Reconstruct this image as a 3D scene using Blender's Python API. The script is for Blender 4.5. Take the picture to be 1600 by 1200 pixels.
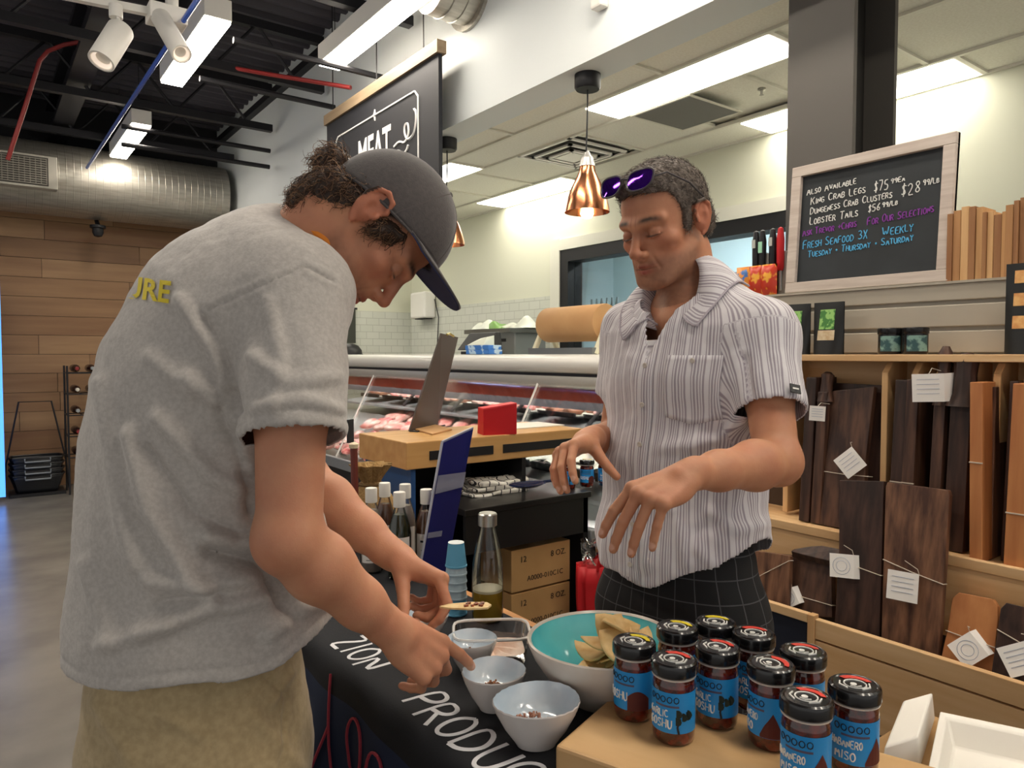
import bpy, bmesh, math, random
import numpy as np
from mathutils import Vector, Matrix, noise as mnoise
random.seed(7); np.random.seed(7)
for o in list(bpy.data.objects): bpy.data.objects.remove(o)
S = bpy.context.scene
COL = S.collection
# ------------------------------------------------------------------ camera
F_PX, CAMZ = 1130.0, 1.32
YAW, PITCH = math.radians(36.6), math.radians(2.28)
cam_d = bpy.data.cameras.new('camera'); cam = bpy.data.objects.new('camera', cam_d); COL.objects.link(cam)
cam.location = (0, 0, CAMZ); cam.rotation_euler = (math.pi/2-PITCH, 0, -YAW)
cam_d.sensor_width = 36; cam_d.lens = 36*F_PX/1600; cam_d.clip_start = .02; cam_d.clip_end = 60
S.camera = cam
# ------------------------------------------------------------------ world, exposure
w = bpy.data.worlds.new('world'); S.world = w; w.use_nodes = True
w.node_tree.nodes['Background'].inputs[0].default_value = (1.0, .97, .93, 1)
w.node_tree.nodes['Background'].inputs[1].default_value = .55
S.view_settings.view_transform = 'Standard'; S.view_settings.look = 'None'
S.view_settings.gamma = 1; S.view_settings.use_curve_mapping = False
S.view_settings.exposure = 0.2
STORE_LAMP = 30.0      # emission of the linear store lamps
TROFFER = 9.5          # emission of the butcher ceiling lamps
# ------------------------------------------------------------------ pixel -> ray helpers (1600x1200 frame)
CF = Vector((math.sin(YAW)*math.cos(PITCH), math.cos(YAW)*math.cos(PITCH), -math.sin(PITCH)))
CR = Vector((math.cos(YAW), -math.sin(YAW), 0)); CU = CR.cross(CF)
CP = Vector((0, 0, CAMZ))
def ray(px, py): return CF + CR*((px-800)/F_PX) - CU*((py-600)/F_PX)
def atX(px, py, X): r = ray(px, py); return CP + r*(X/r.x)
def atY(px, py, Y): r = ray(px, py); return CP + r*(Y/r.y)
def atZ(px, py, Z): r = ray(px, py); return CP + r*((Z-CAMZ)/r.z)
def atD(px, py, d): return CP + ray(px, py)*d
# ------------------------------------------------------------------ materials
def lin(c):
    if isinstance(c, str):
        c = c.lstrip('#'); c = [int(c[i:i+2], 16)/255 for i in (0, 2, 4)]
    return tuple((x/12.92 if x <= .04045 else ((x+.055)/1.055)**2.4) for x in c[:3])+(1,)
MATS = {}
def mat(name, col='#888888', rough=.5, metal=0, col2=None, nscale=8, ndet=4, stretch=None, bump=0, bscale=None, spec=.5,
        trans=0, ior=1.45, emit=0, alpha=1, coat=0, sheen=0, sss=0, attr=None, ramp=(.35, .65), ecol=None, wave=None, coords='Object'):
    if name in MATS: return MATS[name]
    m = bpy.data.materials.new(name); MATS[name] = m; m.use_nodes = True
    nt = m.node_tree; N = nt.nodes; L = nt.links; b = N['Principled BSDF']
    b.inputs['Base Color'].default_value = lin(col); b.inputs['Roughness'].default_value = rough
    b.inputs['Metallic'].default_value = metal; b.inputs['Specular IOR Level'].default_value = spec
    b.inputs['IOR'].default_value = ior
    if trans: b.inputs['Transmission Weight'].default_value = trans
    if alpha < 1: b.inputs['Alpha'].default_value = alpha
    if coat: b.inputs['Coat Weight'].default_value = coat; b.inputs['Coat Roughness'].default_value = .08
    if sheen: b.inputs['Sheen Weight'].default_value = sheen
    if sss:
        b.inputs['Subsurface Weight'].default_value = sss; b.inputs['Subsurface Radius'].default_value = (.012, .005, .003)
        b.inputs['Subsurface Scale'].default_value = .6
    if emit:
        b.inputs['Emission Color'].default_value = lin(ecol or col); b.inputs['Emission Strength'].default_value = emit
    tc = N.new('ShaderNodeTexCoord'); mp = N.new('ShaderNodeMapping'); L.new(tc.outputs[coords], mp.inputs[0])
    if stretch: mp.inputs['Scale'].default_value = stretch
    src = None
    if col2 or bump:
        nz = N.new('ShaderNodeTexNoise'); nz.inputs['Scale'].default_value = nscale; nz.inputs['Detail'].default_value = ndet
        L.new(mp.outputs[0], nz.inputs['Vector']); src = nz.outputs['Fac']
    if wave:
        wv = N.new('ShaderNodeTexWave'); wv.inputs['Scale'].default_value = wave[0]; wv.inputs['Distortion'].default_value = wave[1]
        wv.inputs['Detail'].default_value = 3; wv.inputs['Detail Scale'].default_value = 1.5; wv.bands_direction = wave[2]
        L.new(mp.outputs[0], wv.inputs['Vector'])
        mxw = N.new('ShaderNodeMix'); mxw.inputs[0].default_value = .55
        L.new(src, mxw.inputs[2]); L.new(wv.outputs['Fac'], mxw.inputs[3]); src = mxw.outputs[0]
    if col2:
        rp = N.new('ShaderNodeValToRGB'); rp.color_ramp.elements[0].position = ramp[0]; rp.color_ramp.elements[1].position = ramp[1]
        rp.color_ramp.elements[0].color = lin(col); rp.color_ramp.elements[1].color = lin(col2)
        L.new(src, rp.inputs[0]); L.new(rp.outputs[0], b.inputs['Base Color'])
    if attr:
        at = N.new('ShaderNodeAttribute'); at.attribute_name = attr; L.new(at.outputs['Color'], b.inputs['Base Color'])
    if bump:
        n2 = src
        if bscale:
            nb = N.new('ShaderNodeTexNoise'); nb.inputs['Scale'].default_value = bscale; nb.inputs['Detail'].default_value = 3
            L.new(mp.outputs[0], nb.inputs['Vector']); n2 = nb.outputs['Fac']
        bp = N.new('ShaderNodeBump'); bp.inputs['Strength'].default_value = bump; bp.inputs['Distance'].default_value = .01
        L.new(n2, bp.inputs['Height']); L.new(bp.outputs[0], b.inputs['Normal'])
    return m
def wood(name, c1, c2, axis='Z', scale=1.0, rough=.55, bump=.08, wv=6, ramp=(.3, .75)):
    st = {'X': (.6, 7, 7), 'Y': (7, .6, 7), 'Z': (7, 7, .6)}[axis]
    return mat(name, c1, rough, col2=c2, nscale=5*scale, ndet=6, stretch=tuple(s*scale for s in st), bump=bump, ramp=ramp)
# ------------------------------------------------------------------ geometry
def rotz(a): return Matrix.Rotation(a, 3, 'Z')
class MB:
    def __init__(s): s.v = []; s.f = []
    def add(s, vs, fs):
        n = len(s.v); s.v += [Vector(v) for v in vs]; s.f += [tuple(i+n for i in f) for f in fs]; return s
    def box(s, c, d, R=None):
        h = [x/2 for x in d]; c = Vector(c); vs = []
        for z in (-1, 1):
            for x, y in ((-1, -1), (1, -1), (1, 1), (-1, 1)):
                q = Vector((x*h[0], y*h[1], z*h[2])); vs.append(c+(R @ q if R else q))
        return s.add(vs, [(3, 2, 1, 0), (4, 5, 6, 7), (0, 1, 5, 4), (1, 2, 6, 5), (2, 3, 7, 6), (3, 0, 4, 7)])
    def box2(s, lo, hi):
        return s.box([(a+b)/2 for a, b in zip(lo, hi)], [abs(b-a) for a, b in zip(lo, hi)])
    def hexa(s, q0, q1):   # two quads (4 pts each) joined
        return s.add(list(q0)+list(q1), [(3, 2, 1, 0), (4, 5, 6, 7), (0, 1, 5, 4), (1, 2, 6, 5), (2, 3, 7, 6), (3, 0, 4, 7)])
    def tube(s, pts, r, n=8, closed=False, cap=True):
        pts = [Vector(p) for p in pts]; m = len(pts); rs = r if isinstance(r, (list, tuple)) else [r]*m
        prev = None; rings = []
        for i, p in enumerate(pts):
            a = pts[(i-1) % m] if (i > 0 or closed) else p; b = pts[(i+1) % m] if (i < m-1 or closed) else p
            t = (b-a); t = t.normalized() if t.length > 1e-9 else Vector((0, 0, 1))
            if prev is None: u = t.orthogonal().normalized()
            else:
                u = prev - t*prev.dot(t); u = u.normalized() if u.length > 1e-6 else t.orthogonal().normalized()
            prev = u; v = t.cross(u)
            rings.append([p+(u*math.cos(2*math.pi*k/n)+v*math.sin(2*math.pi*k/n))*rs[i] for k in range(n)])
        fs = []
        for i in range(m if closed else m-1):
            for k in range(n):
                j = (i+1) % m; fs.append((i*n+k, i*n+(k+1) % n, j*n+(k+1) % n, j*n+k))
        if cap and not closed: fs += [tuple(range(n-1, -1, -1)), tuple((m-1)*n+k for k in range(n))]
        return s.add([q for r_ in rings for q in r_], fs)
    def cyl(s, a, b, r0, r1=None, n=20): return s.tube([a, b], [r0, r0 if r1 is None else r1], n)
    def lathe(s, prof, n=32, c=(0, 0, 0), R=None, wob=None, caps=True):
        c = Vector(c); vs = []; fs = []
        for j, (r, z) in enumerate(prof):
            for k in range(n):
                a = 2*math.pi*k/n; rr = r*(wob(a, j/(len(prof)-1)) if wob else 1)
                q = Vector((rr*math.cos(a), rr*math.sin(a), z)); vs.append(c+(R @ q if R else q))
        for j in range(len(prof)-1):
            for k in range(n): fs.append((j*n+k, j*n+(k+1) % n, (j+1)*n+(k+1) % n, (j+1)*n+k))
        if caps and prof[0][0] > 1e-5: fs.append(tuple(range(n-1, -1, -1)))
        if caps and prof[-1][0] > 1e-5: fs.append(tuple((len(prof)-1)*n+k for k in range(n)))
        return s.add(vs, fs)
    def prism(s, poly, t, M=None):     # poly in local xy, thickness t along z from 0
        n = len(poly); vs = [Vector((x, y, 0)) for x, y in poly]+[Vector((x, y, t)) for x, y in poly]
        if M is not None: vs = [M @ v for v in vs]
        fs = [tuple(range(n-1, -1, -1)), tuple(range(n, 2*n))]+[(i, (i+1) % n, n+(i+1) % n, n+i) for i in range(n)]
        return s.add(vs, fs)
    def grid(s, fn, nu, nv, closeu=False):
        vs = [fn(i/(nu-1) if not closeu else i/nu, j/(nv-1)) for i in range(nu) for j in range(nv)]; fs = []
        for i in range(nu if closeu else nu-1):
            for j in range(nv-1):
                k = (i+1) % nu; fs.append((i*nv+j, k*nv+j, k*nv+j+1, i*nv+j+1))
        return s.add(vs, fs)
    def mesh(s, name, smooth=None, off=None):
        me = bpy.data.meshes.new(name)
        vs = [tuple(v-off) for v in s.v] if off is not None else [tuple(v) for v in s.v]
        me.from_pydata(vs, [], s.f); me.update()
        if smooth is not None:
            me.polygons.foreach_set('use_smooth', [True]*len(me.polygons)); me.set_sharp_from_angle(angle=math.radians(smooth))
        return me
    def build(s, name, m, parent=None, smooth=35, bevel=0, world=False, solid=0, sub=0):
        off = None
        if world and parent is not None: off = parent.location.copy() if parent.parent is None else parent.location+parent.parent.location
        me = s.mesh(name, smooth, off); me.materials.append(m)
        o = bpy.data.objects.new(name, me); COL.objects.link(o); o.parent = parent
        if solid: md = o.modifiers.new('solid', 'SOLIDIFY'); md.thickness = solid; md.offset = 0
        if sub: md = o.modifiers.new('sub', 'SUBSURF'); md.levels = md.render_levels = sub
        if bevel:
            md = o.modifiers.new('bevel', 'BEVEL'); md.width = bevel; md.segments = 2; md.limit_method = 'ANGLE'
        return o
def tag(o, label=None, cat=None, group=None, kind=None):
    if label: o['label'] = label
    if cat: o['category'] = cat
    if group: o['group'] = group
    if kind: o['kind'] = kind
    return o
def thing(name, label, cat, loc=(0, 0, 0), rz=0, group=None, R=None):
    o = bpy.data.objects.new(name, None); COL.objects.link(o); o.location = loc; o.empty_display_size = .05
    if R is not None: o.rotation_euler = R.to_euler()
    else: o.rotation_euler = (0, 0, rz)
    return tag(o, label, cat, group)
def copy_tree(o, parent=None):
    c = o.copy(); COL.objects.link(c); c.parent = parent
    for ch in [x for x in bpy.data.objects if x.parent == o]: copy_tree(ch, c)
    return c
def struct(name, mb, m, label=None, smooth=None, **k):
    o = mb.build(name, m, None, smooth, **k); return tag(o, label, None, None, 'structure')
def sempty(name, label, loc=(0, 0, 0)):
    o = bpy.data.objects.new(name, None); COL.objects.link(o); o.location = loc; return tag(o, label, None, None, 'structure')
# ------------------------------------------------------------------ hand lettering: strokes
GL = {'A': '0,0 .3,1 .6,0|.12,.38 .48,.38', 'B': '0,0 0,1 .4,.95 .5,.75 .35,.55 0,.52|.35,.55 .58,.3 .4,.03 0,0', 'C': '.55,.85 .35,1 .1,.85 0,.5 .1,.12 .35,0 .58,.15',
 'D': '0,0 0,1 .35,.95 .58,.6 .55,.3 .3,.03 0,0', 'E': '.55,1 0,1 0,0 .55,0|0,.52 .42,.52', 'F': '.55,1 0,1 0,0|0,.52 .42,.52', 'G': '.55,.85 .3,1 .08,.82 0,.45 .12,.08 .4,0 .58,.2 .58,.45 .32,.45',
 'H': '0,0 0,1|.55,0 .55,1|0,.5 .55,.5', 'I': '.1,0 .1,1', 'J': '.45,1 .45,.2 .3,0 .1,.05 0,.22', 'K': '0,0 0,1|.52,1 0,.42|.18,.58 .55,0', 'L': '0,1 0,0 .5,0',
 'M': '0,0 .08,1 .35,.3 .62,1 .7,0', 'N': '0,0 0,1 .52,0 .52,1', 'O': '.3,1 .08,.82 0,.5 .1,.12 .32,0 .54,.2 .6,.55 .5,.88 .3,1', 'P': '0,0 0,1 .4,.97 .54,.75 .4,.5 0,.45',
 'Q': '.3,1 .05,.8 0,.45 .12,.1 .35,0 .55,.25 .58,.6 .3,1|.35,.25 .62,-.05', 'R': '0,0 0,1 .4,.97 .53,.75 .38,.52 0,.48|.25,.5 .55,0', 'S': '.52,.86 .3,1 .06,.86 .1,.62 .45,.42 .53,.18 .3,0 0,.12',
 'T': '0,1 .6,1|.3,1 .3,0', 'U': '0,1 .02,.25 .2,0 .42,.03 .55,.3 .55,1', 'V': '0,1 .28,0 .56,1', 'W': '0,1 .18,0 .38,.7 .58,0 .78,1', 'X': '0,0 .5,1|0,1 .52,0', 'Y': '0,1 .28,.5 .56,1|.28,.5 .26,0', 'Z': '0,1 .55,1 0,0 .58,0',
 '0': '.28,1 .05,.8 0,.4 .15,.02 .4,.1 .52,.5 .45,.88 .28,1', '1': '.1,.8 .25,1 .25,0', '2': '.02,.8 .25,1 .5,.85 .45,.55 0,0 .55,0', '3': '.02,.9 .28,1 .5,.82 .38,.58 .18,.52 .45,.45 .55,.2 .3,0 0,.1', '5': '.5,1 .08,1 .05,.58 .35,.6 .53,.35 .35,.02 0,.08',
 '6': '.45,1 .12,.6 .02,.25 .25,0 .5,.18 .42,.45 .08,.38', '7': '0,1 .55,1 .18,0', '8': '.28,.52 .05,.75 .28,1 .5,.76 .28,.52 .02,.22 .28,0 .55,.22 .28,.52', '9': '.5,.6 .25,.5 .05,.72 .25,1 .5,.85 .5,.6 .4,0',
 '$': '.5,.8 .25,.92 .06,.75 .45,.32 .3,.08 .02,.18|.26,1.08 .26,-.08', '/': '0,-.1 .35,1.05', '+': '.05,.5 .5,.5|.28,.75 .28,.25', '*': '.1,.45 .2,.6 .3,.45 .2,.35 .1,.45 .25,.5', '.': '.05,0 .1,.06', '-': '.05,.5 .45,.5', '#': '.05,.3 .5,.35|.05,.6 .5,.65|.15,.1 .2,.85|.35,.1 .4,.85', ' ': ''}
def strokes(txt, h=1.0, gap=.22, jit=0.0, smallcaps=False):
    out = []; x = 0; first = True
    for ch in txt:
        sc = 1.0
        if smallcaps and ch.isalpha(): sc = 1.0 if first else .76
        first = not ch.isalpha()
        g = GL.get(ch.upper(), ''); wmax = .32 if ch == ' ' else .2
        jy = random.uniform(-jit, jit); sh = random.uniform(-jit, jit)
        for pl in g.split('|'):
            if not pl: continue
            pts = [tuple(float(t) for t in p.split(',')) for p in pl.split()]
            wmax = max(wmax, max(p[0] for p in pts))
            out.append([((x+(p[0]+sh*p[1])*sc)*h, (p[1]*sc+jy)*h) for p in pts])
        x += (wmax+gap)*sc
    return out, x*h
def smooth_pl(pl, n=2):
    for _ in range(n):
        if len(pl) < 3: return pl
        q = [pl[0]]
        for a, b in zip(pl[:-1], pl[1:]):
            q += [tuple(a[i]*.75+b[i]*.25 for i in range(len(a))), tuple(a[i]*.25+b[i]*.75 for i in range(len(a)))]
        pl = q+[pl[-1]]
    return pl
def letter_tubes(mb, txt, h, r, fn, x0=0, y0=0, width=None, jit=.04, n=4, smallcaps=False, gap=.22, sm=1):
    st, wd = strokes(txt, h, gap, jit, smallcaps); k = (width/wd) if width else 1
    for pl in st:
        p = smooth_pl([(x0+a*k, y0+b) for a, b in pl], sm)
        mb.tube([fn(*q) for q in p], r, n)
def text_mesh(txt, size, extr=.001, align='CENTER', bold=0):
    cu = bpy.data.curves.new('lettering', 'FONT'); cu.body = txt; cu.size = size; cu.extrude = extr; cu.align_x = align; cu.align_y = 'CENTER'; cu.offset = bold
    cu.resolution_u = 3
    o = bpy.data.objects.new('tmp', cu); COL.objects.link(o); dg = bpy.context.evaluated_depsgraph_get(); dg.update()
    me = bpy.data.meshes.new_from_object(o.evaluated_get(dg)); bpy.data.objects.remove(o); me.name = 'lettering'; return me
def text_obj(name, txt, size, m, parent, M4, sx=1, extr=.001, align='CENTER', bold=0):
    me = text_mesh(txt, size, extr, align, bold); me.transform(M4 @ Matrix.Diagonal((sx, 1, 1, 1))); me.materials.clear(); me.materials.append(m)
    o = bpy.data.objects.new(name, me); COL.objects.link(o); o.parent = parent; return o
def frame(o, x, y, z): return Matrix(((x[0], y[0], z[0], o[0]), (x[1], y[1], z[1], o[1]), (x[2], y[2], z[2], o[2]), (0, 0, 0, 1)))
# ================================================================== SETTING
m_conc = mat('polished_concrete', '#736f6a', .25, col2='#8a857e', nscale=2.2, ndet=8, bump=.02)
m_header = mat('wall_paint_daylit', '#dde3e4', .75, bump=.03, nscale=120)  # white wall, bluish daylight put into its base colour
m_bwall = mat('painted_wall_warm', '#d6d7c4', .7, bump=.03, nscale=120)
m_tileceil = mat('ceiling_tile', '#ecebe0', .9, col2='#e4e2d6', nscale=90, bump=.05)
m_tbar = mat('ceiling_grid_paint', '#dedccf', .5)
m_deck = mat('dark_ceiling_deck', '#4a4850', .6)
m_dark = mat('dark_steel', '#26262a', .5, metal=.3)
m_darkwall = mat('dark_upper_wall', '#2a2a2d', .9)
m_black = mat('black_paint', '#17171a', .45)
m_galv = mat('galvanised_steel', '#b9b6ac', .42, metal=.7, col2='#a3a096', nscale=5, stretch=(1, 8, 8), bump=.03)
m_white = mat('white_enamel', '#e6e4de', .4)
m_led = mat('lamp_diffuser', '#fff6e6', .5, emit=STORE_LAMP, ecol='#fff3e2')
m_trof = mat('troffer_diffuser', '#fffaf0', .5, emit=TROFFER, ecol='#fff8ea')
m_glass = mat('clear_glass', '#f4fbfa', .02, trans=1, ior=1.02, spec=.35, alpha=.35)
# floor
struct('floor', MB().box2((-5, -4, -.1), (6.5, 9.2, 0)), m_conc, 'polished grey concrete shop floor')
# far wall with horizontal wood planks
wb = sempty('wall_back', 'wood planked far wall of the shop', (0, 8.6, 0))
MB().box2((-3.6, .02, 0), (4.2, .14, 2.9)).build('wall_core', m_darkwall, wb, None)
MB().box2((-3.6, 0, 2.9), (4.2, .14, 4.4)).build('upper_panel', m_darkwall, wb, None)
planks = [wood('plank_oak_%d' % i, a, b, 'X', .6, .5) for i, (a, b) in enumerate((('#8a6748', '#a37f5a'), ('#7b5a3e', '#94704e'), ('#937050', '#ad8a64'), ('#845f43', '#9b7752')))]
random.seed(3)
for r_ in range(15):
    x = -3.6 - random.uniform(0, .8)
    while x < 2.4:
        L_ = random.uniform(.9, 1.9); x1 = min(x+L_, 2.4)
        if x1 > -1.2:
            MB().box2((max(x, -3.6)+.002, -.006-random.uniform(0, .006), r_*.19+.002), (x1-.002, .02, r_*.19+.188)).build('plank', random.choice(planks), wb, None)
        x = x1
# store ceiling: corrugated deck running along X
dk = MB(); prof = []
y = -3.0
while y < 8.7:
    prof += [(y, 3.86), (y+.07, 3.86), (y+.09, 3.82), (y+.13, 3.82), (y+.15, 3.86)]; y += .15
vs = [(-5, a, b) for a, b in prof]+[(2.3, a, b) for a, b in prof]; n_ = len(prof)
dk.add(vs, [(i, i+1, n_+i+1, n_+i) for i in range(n_-1)])
ceil = struct('ceiling', dk, m_deck, 'dark corrugated metal roof deck over the shop')
for Yj in (4.0, 5.4, 6.6, 7.8):
    j = MB()
    for z in (3.36, 3.72): j.box2((-4, Yj-.03, z-.03), (2.2, Yj+.03, z+.03))
    x = -4
    while x < 2.0:
        j.cyl((x, Yj, 3.36), (x+.3, Yj, 3.72), .012, n=6); j.cyl((x+.3, Yj, 3.72), (x+.6, Yj, 3.36), .012, n=6); x += .6
    struct('trim_%d' % (10+int(Yj)), j, m_dark, 'dark open web roof joist')
g = MB().box2((.62, 3, 3.42), (.78, 8.6, 3.46)).box2((.62, 3, 3.74), (.78, 8.6, 3.78)).box2((.69, 3, 3.44), (.71, 8.6, 3.76))
struct('trim_20', g, m_dark, 'dark roof girder running along the shop')
# header wall over the butcher opening + its soffit
hd = sempty('wall_header', 'white painted wall above the butcher opening', (2.25, 0, 2.645))
MB().box2((0, -3, 0), (.2, 8.6, 1.25)).build('wall_face', m_header, hd, None)
MB().box2((-.06, .5, 1.0), (0, 8.6, 1.06)).build('wall_rail', m_dark, hd, None)
# butcher room shell
wbk = sempty('wall_butcher', 'cream wall behind the meat counter with a long window', (4.0, 0, 0))
for lo, hi in (((0, -3, 0), (.12, 2.2, 2.72)), ((0, 4.68, 0), (.12, 7.42, 2.72)), ((0, 2.2, 2.2), (.12, 4.68, 2.72)), ((0, 2.2, 0), (.12, 4.68, 1.2))):
    MB().box2(lo, hi).build('wall_face', m_bwall, wbk, None)
m_tile = mat('white_wall_tile', '#cfd2c8', .25, col2='#d6d8cf', nscale=3)
nt = m_tile.node_tree; bk = nt.nodes.new('ShaderNodeTexBrick'); bk.inputs['Scale'].default_value = 1; bk.inputs['Brick Width'].default_value = .15; bk.inputs['Row Height'].default_value = .075
bk.inputs['Mortar Size'].default_value = .003; bk.inputs['Color1'].default_value = lin('#d2d4ca'); bk.inputs['Color2'].default_value = lin('#cdd0c5'); bk.inputs['Mortar'].default_value = lin('#b4b6ac')
cmb = nt.nodes.new('ShaderNodeCombineXYZ'); sp = nt.nodes.new('ShaderNodeSeparateXYZ'); ad = nt.nodes.new('ShaderNodeMath'); tcn = nt.nodes.new('ShaderNodeTexCoord')
nt.links.new(tcn.outputs['Object'], sp.inputs[0]); nt.links.new(sp.outputs[0], ad.inputs[0]); nt.links.new(sp.outputs[1], ad.inputs[1])
nt.links.new(ad.outputs[0], cmb.inputs[0]); nt.links.new(sp.outputs[2], cmb.inputs[1]); nt.links.new(cmb.outputs[0], bk.inputs['Vector'])
nt.links.new(bk.outputs['Color'], nt.nodes['Principled BSDF'].inputs['Base Color'])
MB().box2((-.012, 4.80, .9), (0, 7.3, 1.83)).build('tile_panel', m_tile, wbk, None)
wbf = sempty('wall_butcher_side', 'cream wall with white tiled lower half at the end of the meat counter', (2.45, 7.3, 0))
MB().box2((-.2, 0, 0), (1.7, .12, 2.72)).build('wall_face', m_bwall, wbf, None)
MB().box2((-.19, -.012, .6), (1.54, 0, 1.80)).build('tile_panel', m_tile, wbf, None)
# window in the butcher wall
win = sempty('window_1', 'black framed window into the bright cutting room', (4.0, 3.44, 1.2))
MB().box2((-.02, 1.14, 0), (.14, 1.24, 1.0)).box2((-.02, -1.24, .90), (.14, 1.14, 1.0)).box2((-.02, -1.24, 0), (.14, -1.18, .9)).box2((-.02, -.06, 0), (.14, .0, .9)).build('window_frame', m_black, win, None)
for a, b in ((-1.18, -.06), (0, 1.14)):
    MB().box2((.05, a, .0), (.056, b, .9)).build('window_pane', m_glass, win, None)
MB().box2((-.03, 1.24, -.3), (.0, 1.36, 1.1)).box2((-.03, -1.3, 1.0), (0, 1.24, 1.09)).build('window_casing', mat('casing_white', '#dddccf', .5), win, None)
# the cutting room beyond the window
m_room = mat('cutting_room_wall', '#cfe2e8', .7)
struct('wall_cutting_room', MB().box2((6.0, 1.2, 0), (6.1, 6.2, 2.8)).box2((4.12, 6.1, 0), (6.0, 6.2, 2.8)), m_room, 'pale blue wall of the cutting room')
struct('ceiling_cutting_room', MB().box2((4.12, 1.2, 2.72), (6.1, 6.2, 2.8)), m_white, 'white ceiling of the cutting room')
t = thing('strip_light', 'white strip light on the cutting room ceiling behind the window', 'light', (5.0, 4.0, 2.62))
MB().box2((-.09, -.6, .02), (.09, .6, .1)).build('housing', m_white, t, None); MB().box2((-.07, -.58, 0), (.07, .58, .02)).build('diffuser', mat('strip_diffuser', '#f4faff', .5, emit=60), t, None)
t = thing('wire_shelf', 'steel wall shelf rack in the cutting room behind the window', 'rack', (5.9, 3.6, 1.62))
MB().box2((-.3, -.55, .42), (0, .55, .46)).box2((-.3, -.55, 0), (-.27, -.52, .42)).box2((-.3, .52, 0), (-.27, .55, .42)).build('frame', mat('steel', '#8f9294', .35, metal=.8), t, None)
for i in range(5):
    MB().tube([(-.28, -.4+i*.2, .42), (-.33, -.4+i*.2, .30), (-.36, -.36+i*.2, .16), (-.30, -.34+i*.2, .1)], .008, 6).build('hook', MATS['steel'], t)
for i in range(6):
    p = atX(922+i*8, 470, 4.6); o = MB().lathe([(.012, 0), (.03, .02), (.03, .2), (.012, .24+.03*(i % 3)), (.008, .32)], 10).build('squeeze_bottle', mat('grey_plastic', '#77858a', .5), None); o.location = (4.62, p.y, 1.52)
    tag(o, 'grey bottle on a counter behind the window', 'bottle', 'bottles behind the window')
struct('trim_1', MB().box2((4.35, 2.3, 1.45), (4.9, 4.6, 1.52)), mat('steel', ''), 'steel counter in the cutting room')
# butcher ceiling: tiles in a T-bar grid, lamps and vents fill cells
cb = sempty('ceiling_butcher', 'white suspended tile ceiling over the meat counter', (2.45, 0, 2.69))
MB().box2((0, -3, .04), (1.67, 7.4, .1)).build('ceiling_slab', m_tileceil, cb, None)
lamps = [(1, 1.86), (1, 4.32+.12), (3, 1.86-.36), (3, 4.3), (1, -.6), (3, -.9), (1, 6.2)]
xs = [0, .30, .62, .94, 1.25, 1.55]          # long narrow bays
bays = [(0.0, .29), (.29, .6), (.6, 1.2), (1.2, 1.55)]
def lamp_spans(b): return [(y0, y0+1.2) for k, y0 in lamps if (k == 1 and b == 1) or (k == 3 and b == 3)]
tl = {}
for bi, (xa, xb) in enumerate(bays):
    y = -2.4
    spans = sorted(lamp_spans(bi)); cells = []
    if bi == 2: edges = [-2.4+.6*i+.42 for i in range(17)]; cells = list(zip(edges[:-1], edges[1:]))
    else:
        edges = [-2.4]
        for a, b in spans: edges += [a, b]
        edges.append(7.3); cells = []
        for i in range(len(edges)-1):
            a, b = edges[i], edges[i+1]
            if i % 2 == 1: continue
            n_ = max(1, round((b-a)/1.2)); cells += [(a+(b-a)*k/n_, a+(b-a)*(k+1)/n_) for k in range(n_)]
    for a, b in cells:
        if bi == 2 and (abs((a+b)/2-2.73) < .31 or abs((a+b)/2-3.77) < .28): continue
        MB().box2((xa+.012, a+.012, .012), (xb-.012, b-.012, .03)).build('ceiling_tile', m_tileceil, cb, None)
        tb = MB().box2((xa, b-.012, .0), (xb, b+.012, .02)); tb.build('grid_bar', m_tbar, cb, None)
for x in (.29, .6, 1.2, 1.545): MB().box2((x-.012, -2.4, -.002), (x+.012, 7.3, .018)).build('grid_bar', m_tbar, cb, None)
def troffer(bi, y0, label):
    xa, xb = bays[bi]; t = thing('ceiling_light', label, 'light', (2.45+(xa+xb)/2, y0+.6, 2.69)); hw = (xb-xa)/2-.012
    MB().box2((-hw, -.59, .004), (hw, .59, .03)).build('housing', m_white, t, None)
    MB().box2((-hw+.012, -.575, -.004), (hw-.012, .575, .004)).build('diffuser', m_trof, t, None); return t
troffer(1, 1.86, 'long bright recessed ceiling panel between the front copper pendant and the black column')
troffer(1, 4.44, 'recessed ceiling panel behind the second copper pendant by the sign')
troffer(3, 1.50-.0, 'recessed ceiling panel close to the cream wall above the chalkboard')
troffer(3, 4.3-.0, 'recessed ceiling panel by the wall behind the front copper pendant')
troffer(1, -.6, 'recessed ceiling panel over the slatted half wall'); troffer(1, 6.2, 'recessed ceiling panel at the far end of the meat counter hidden by the sign')
t = thing('return_vent', 'flat grey square return air grille in the butcher ceiling', 'vent', (2.45+.82, 2.75, 2.69))
MB().box2((-.21, -.2, -.004), (.21, .2, .01)).build('grille', mat('vent_grey', '#7b7b78', .8, bump=.3, nscale=200), t, None)
MB().box2((-.225, -.215, -.006), (.225, -.2, .0)).box2((-.225, .2, -.006), (.225, .215, 0)).box2((-.225, -.2, -.006), (-.21, .2, 0)).box2((.21, -.2, -.006), (.225, .2, 0)).build('frame', m_tbar, t, None)
t = thing('supply_diffuser', 'white square ceiling air diffuser with stepped louvres', 'vent', (2.45+.86, 3.76, 2.69))
for i, (a, z) in enumerate(((.27, 0), (.2, -.012), (.13, -.02))):
    b = a-.03
    fr = MB()
    for s_ in (-1, 1):
        fr.box((s_*(a-.012), 0, z), (.024, a*2, .012)); fr.box((0, s_*(a-.012), z), (a*2, .024, .012))
    fr.build('louvre', m_white, t, None)
MB().box2((-.27, -.27, .012), (.27, .27, .016)).build('backing', mat('vent_shadow', '#55544e', .9), t, None)
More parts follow.
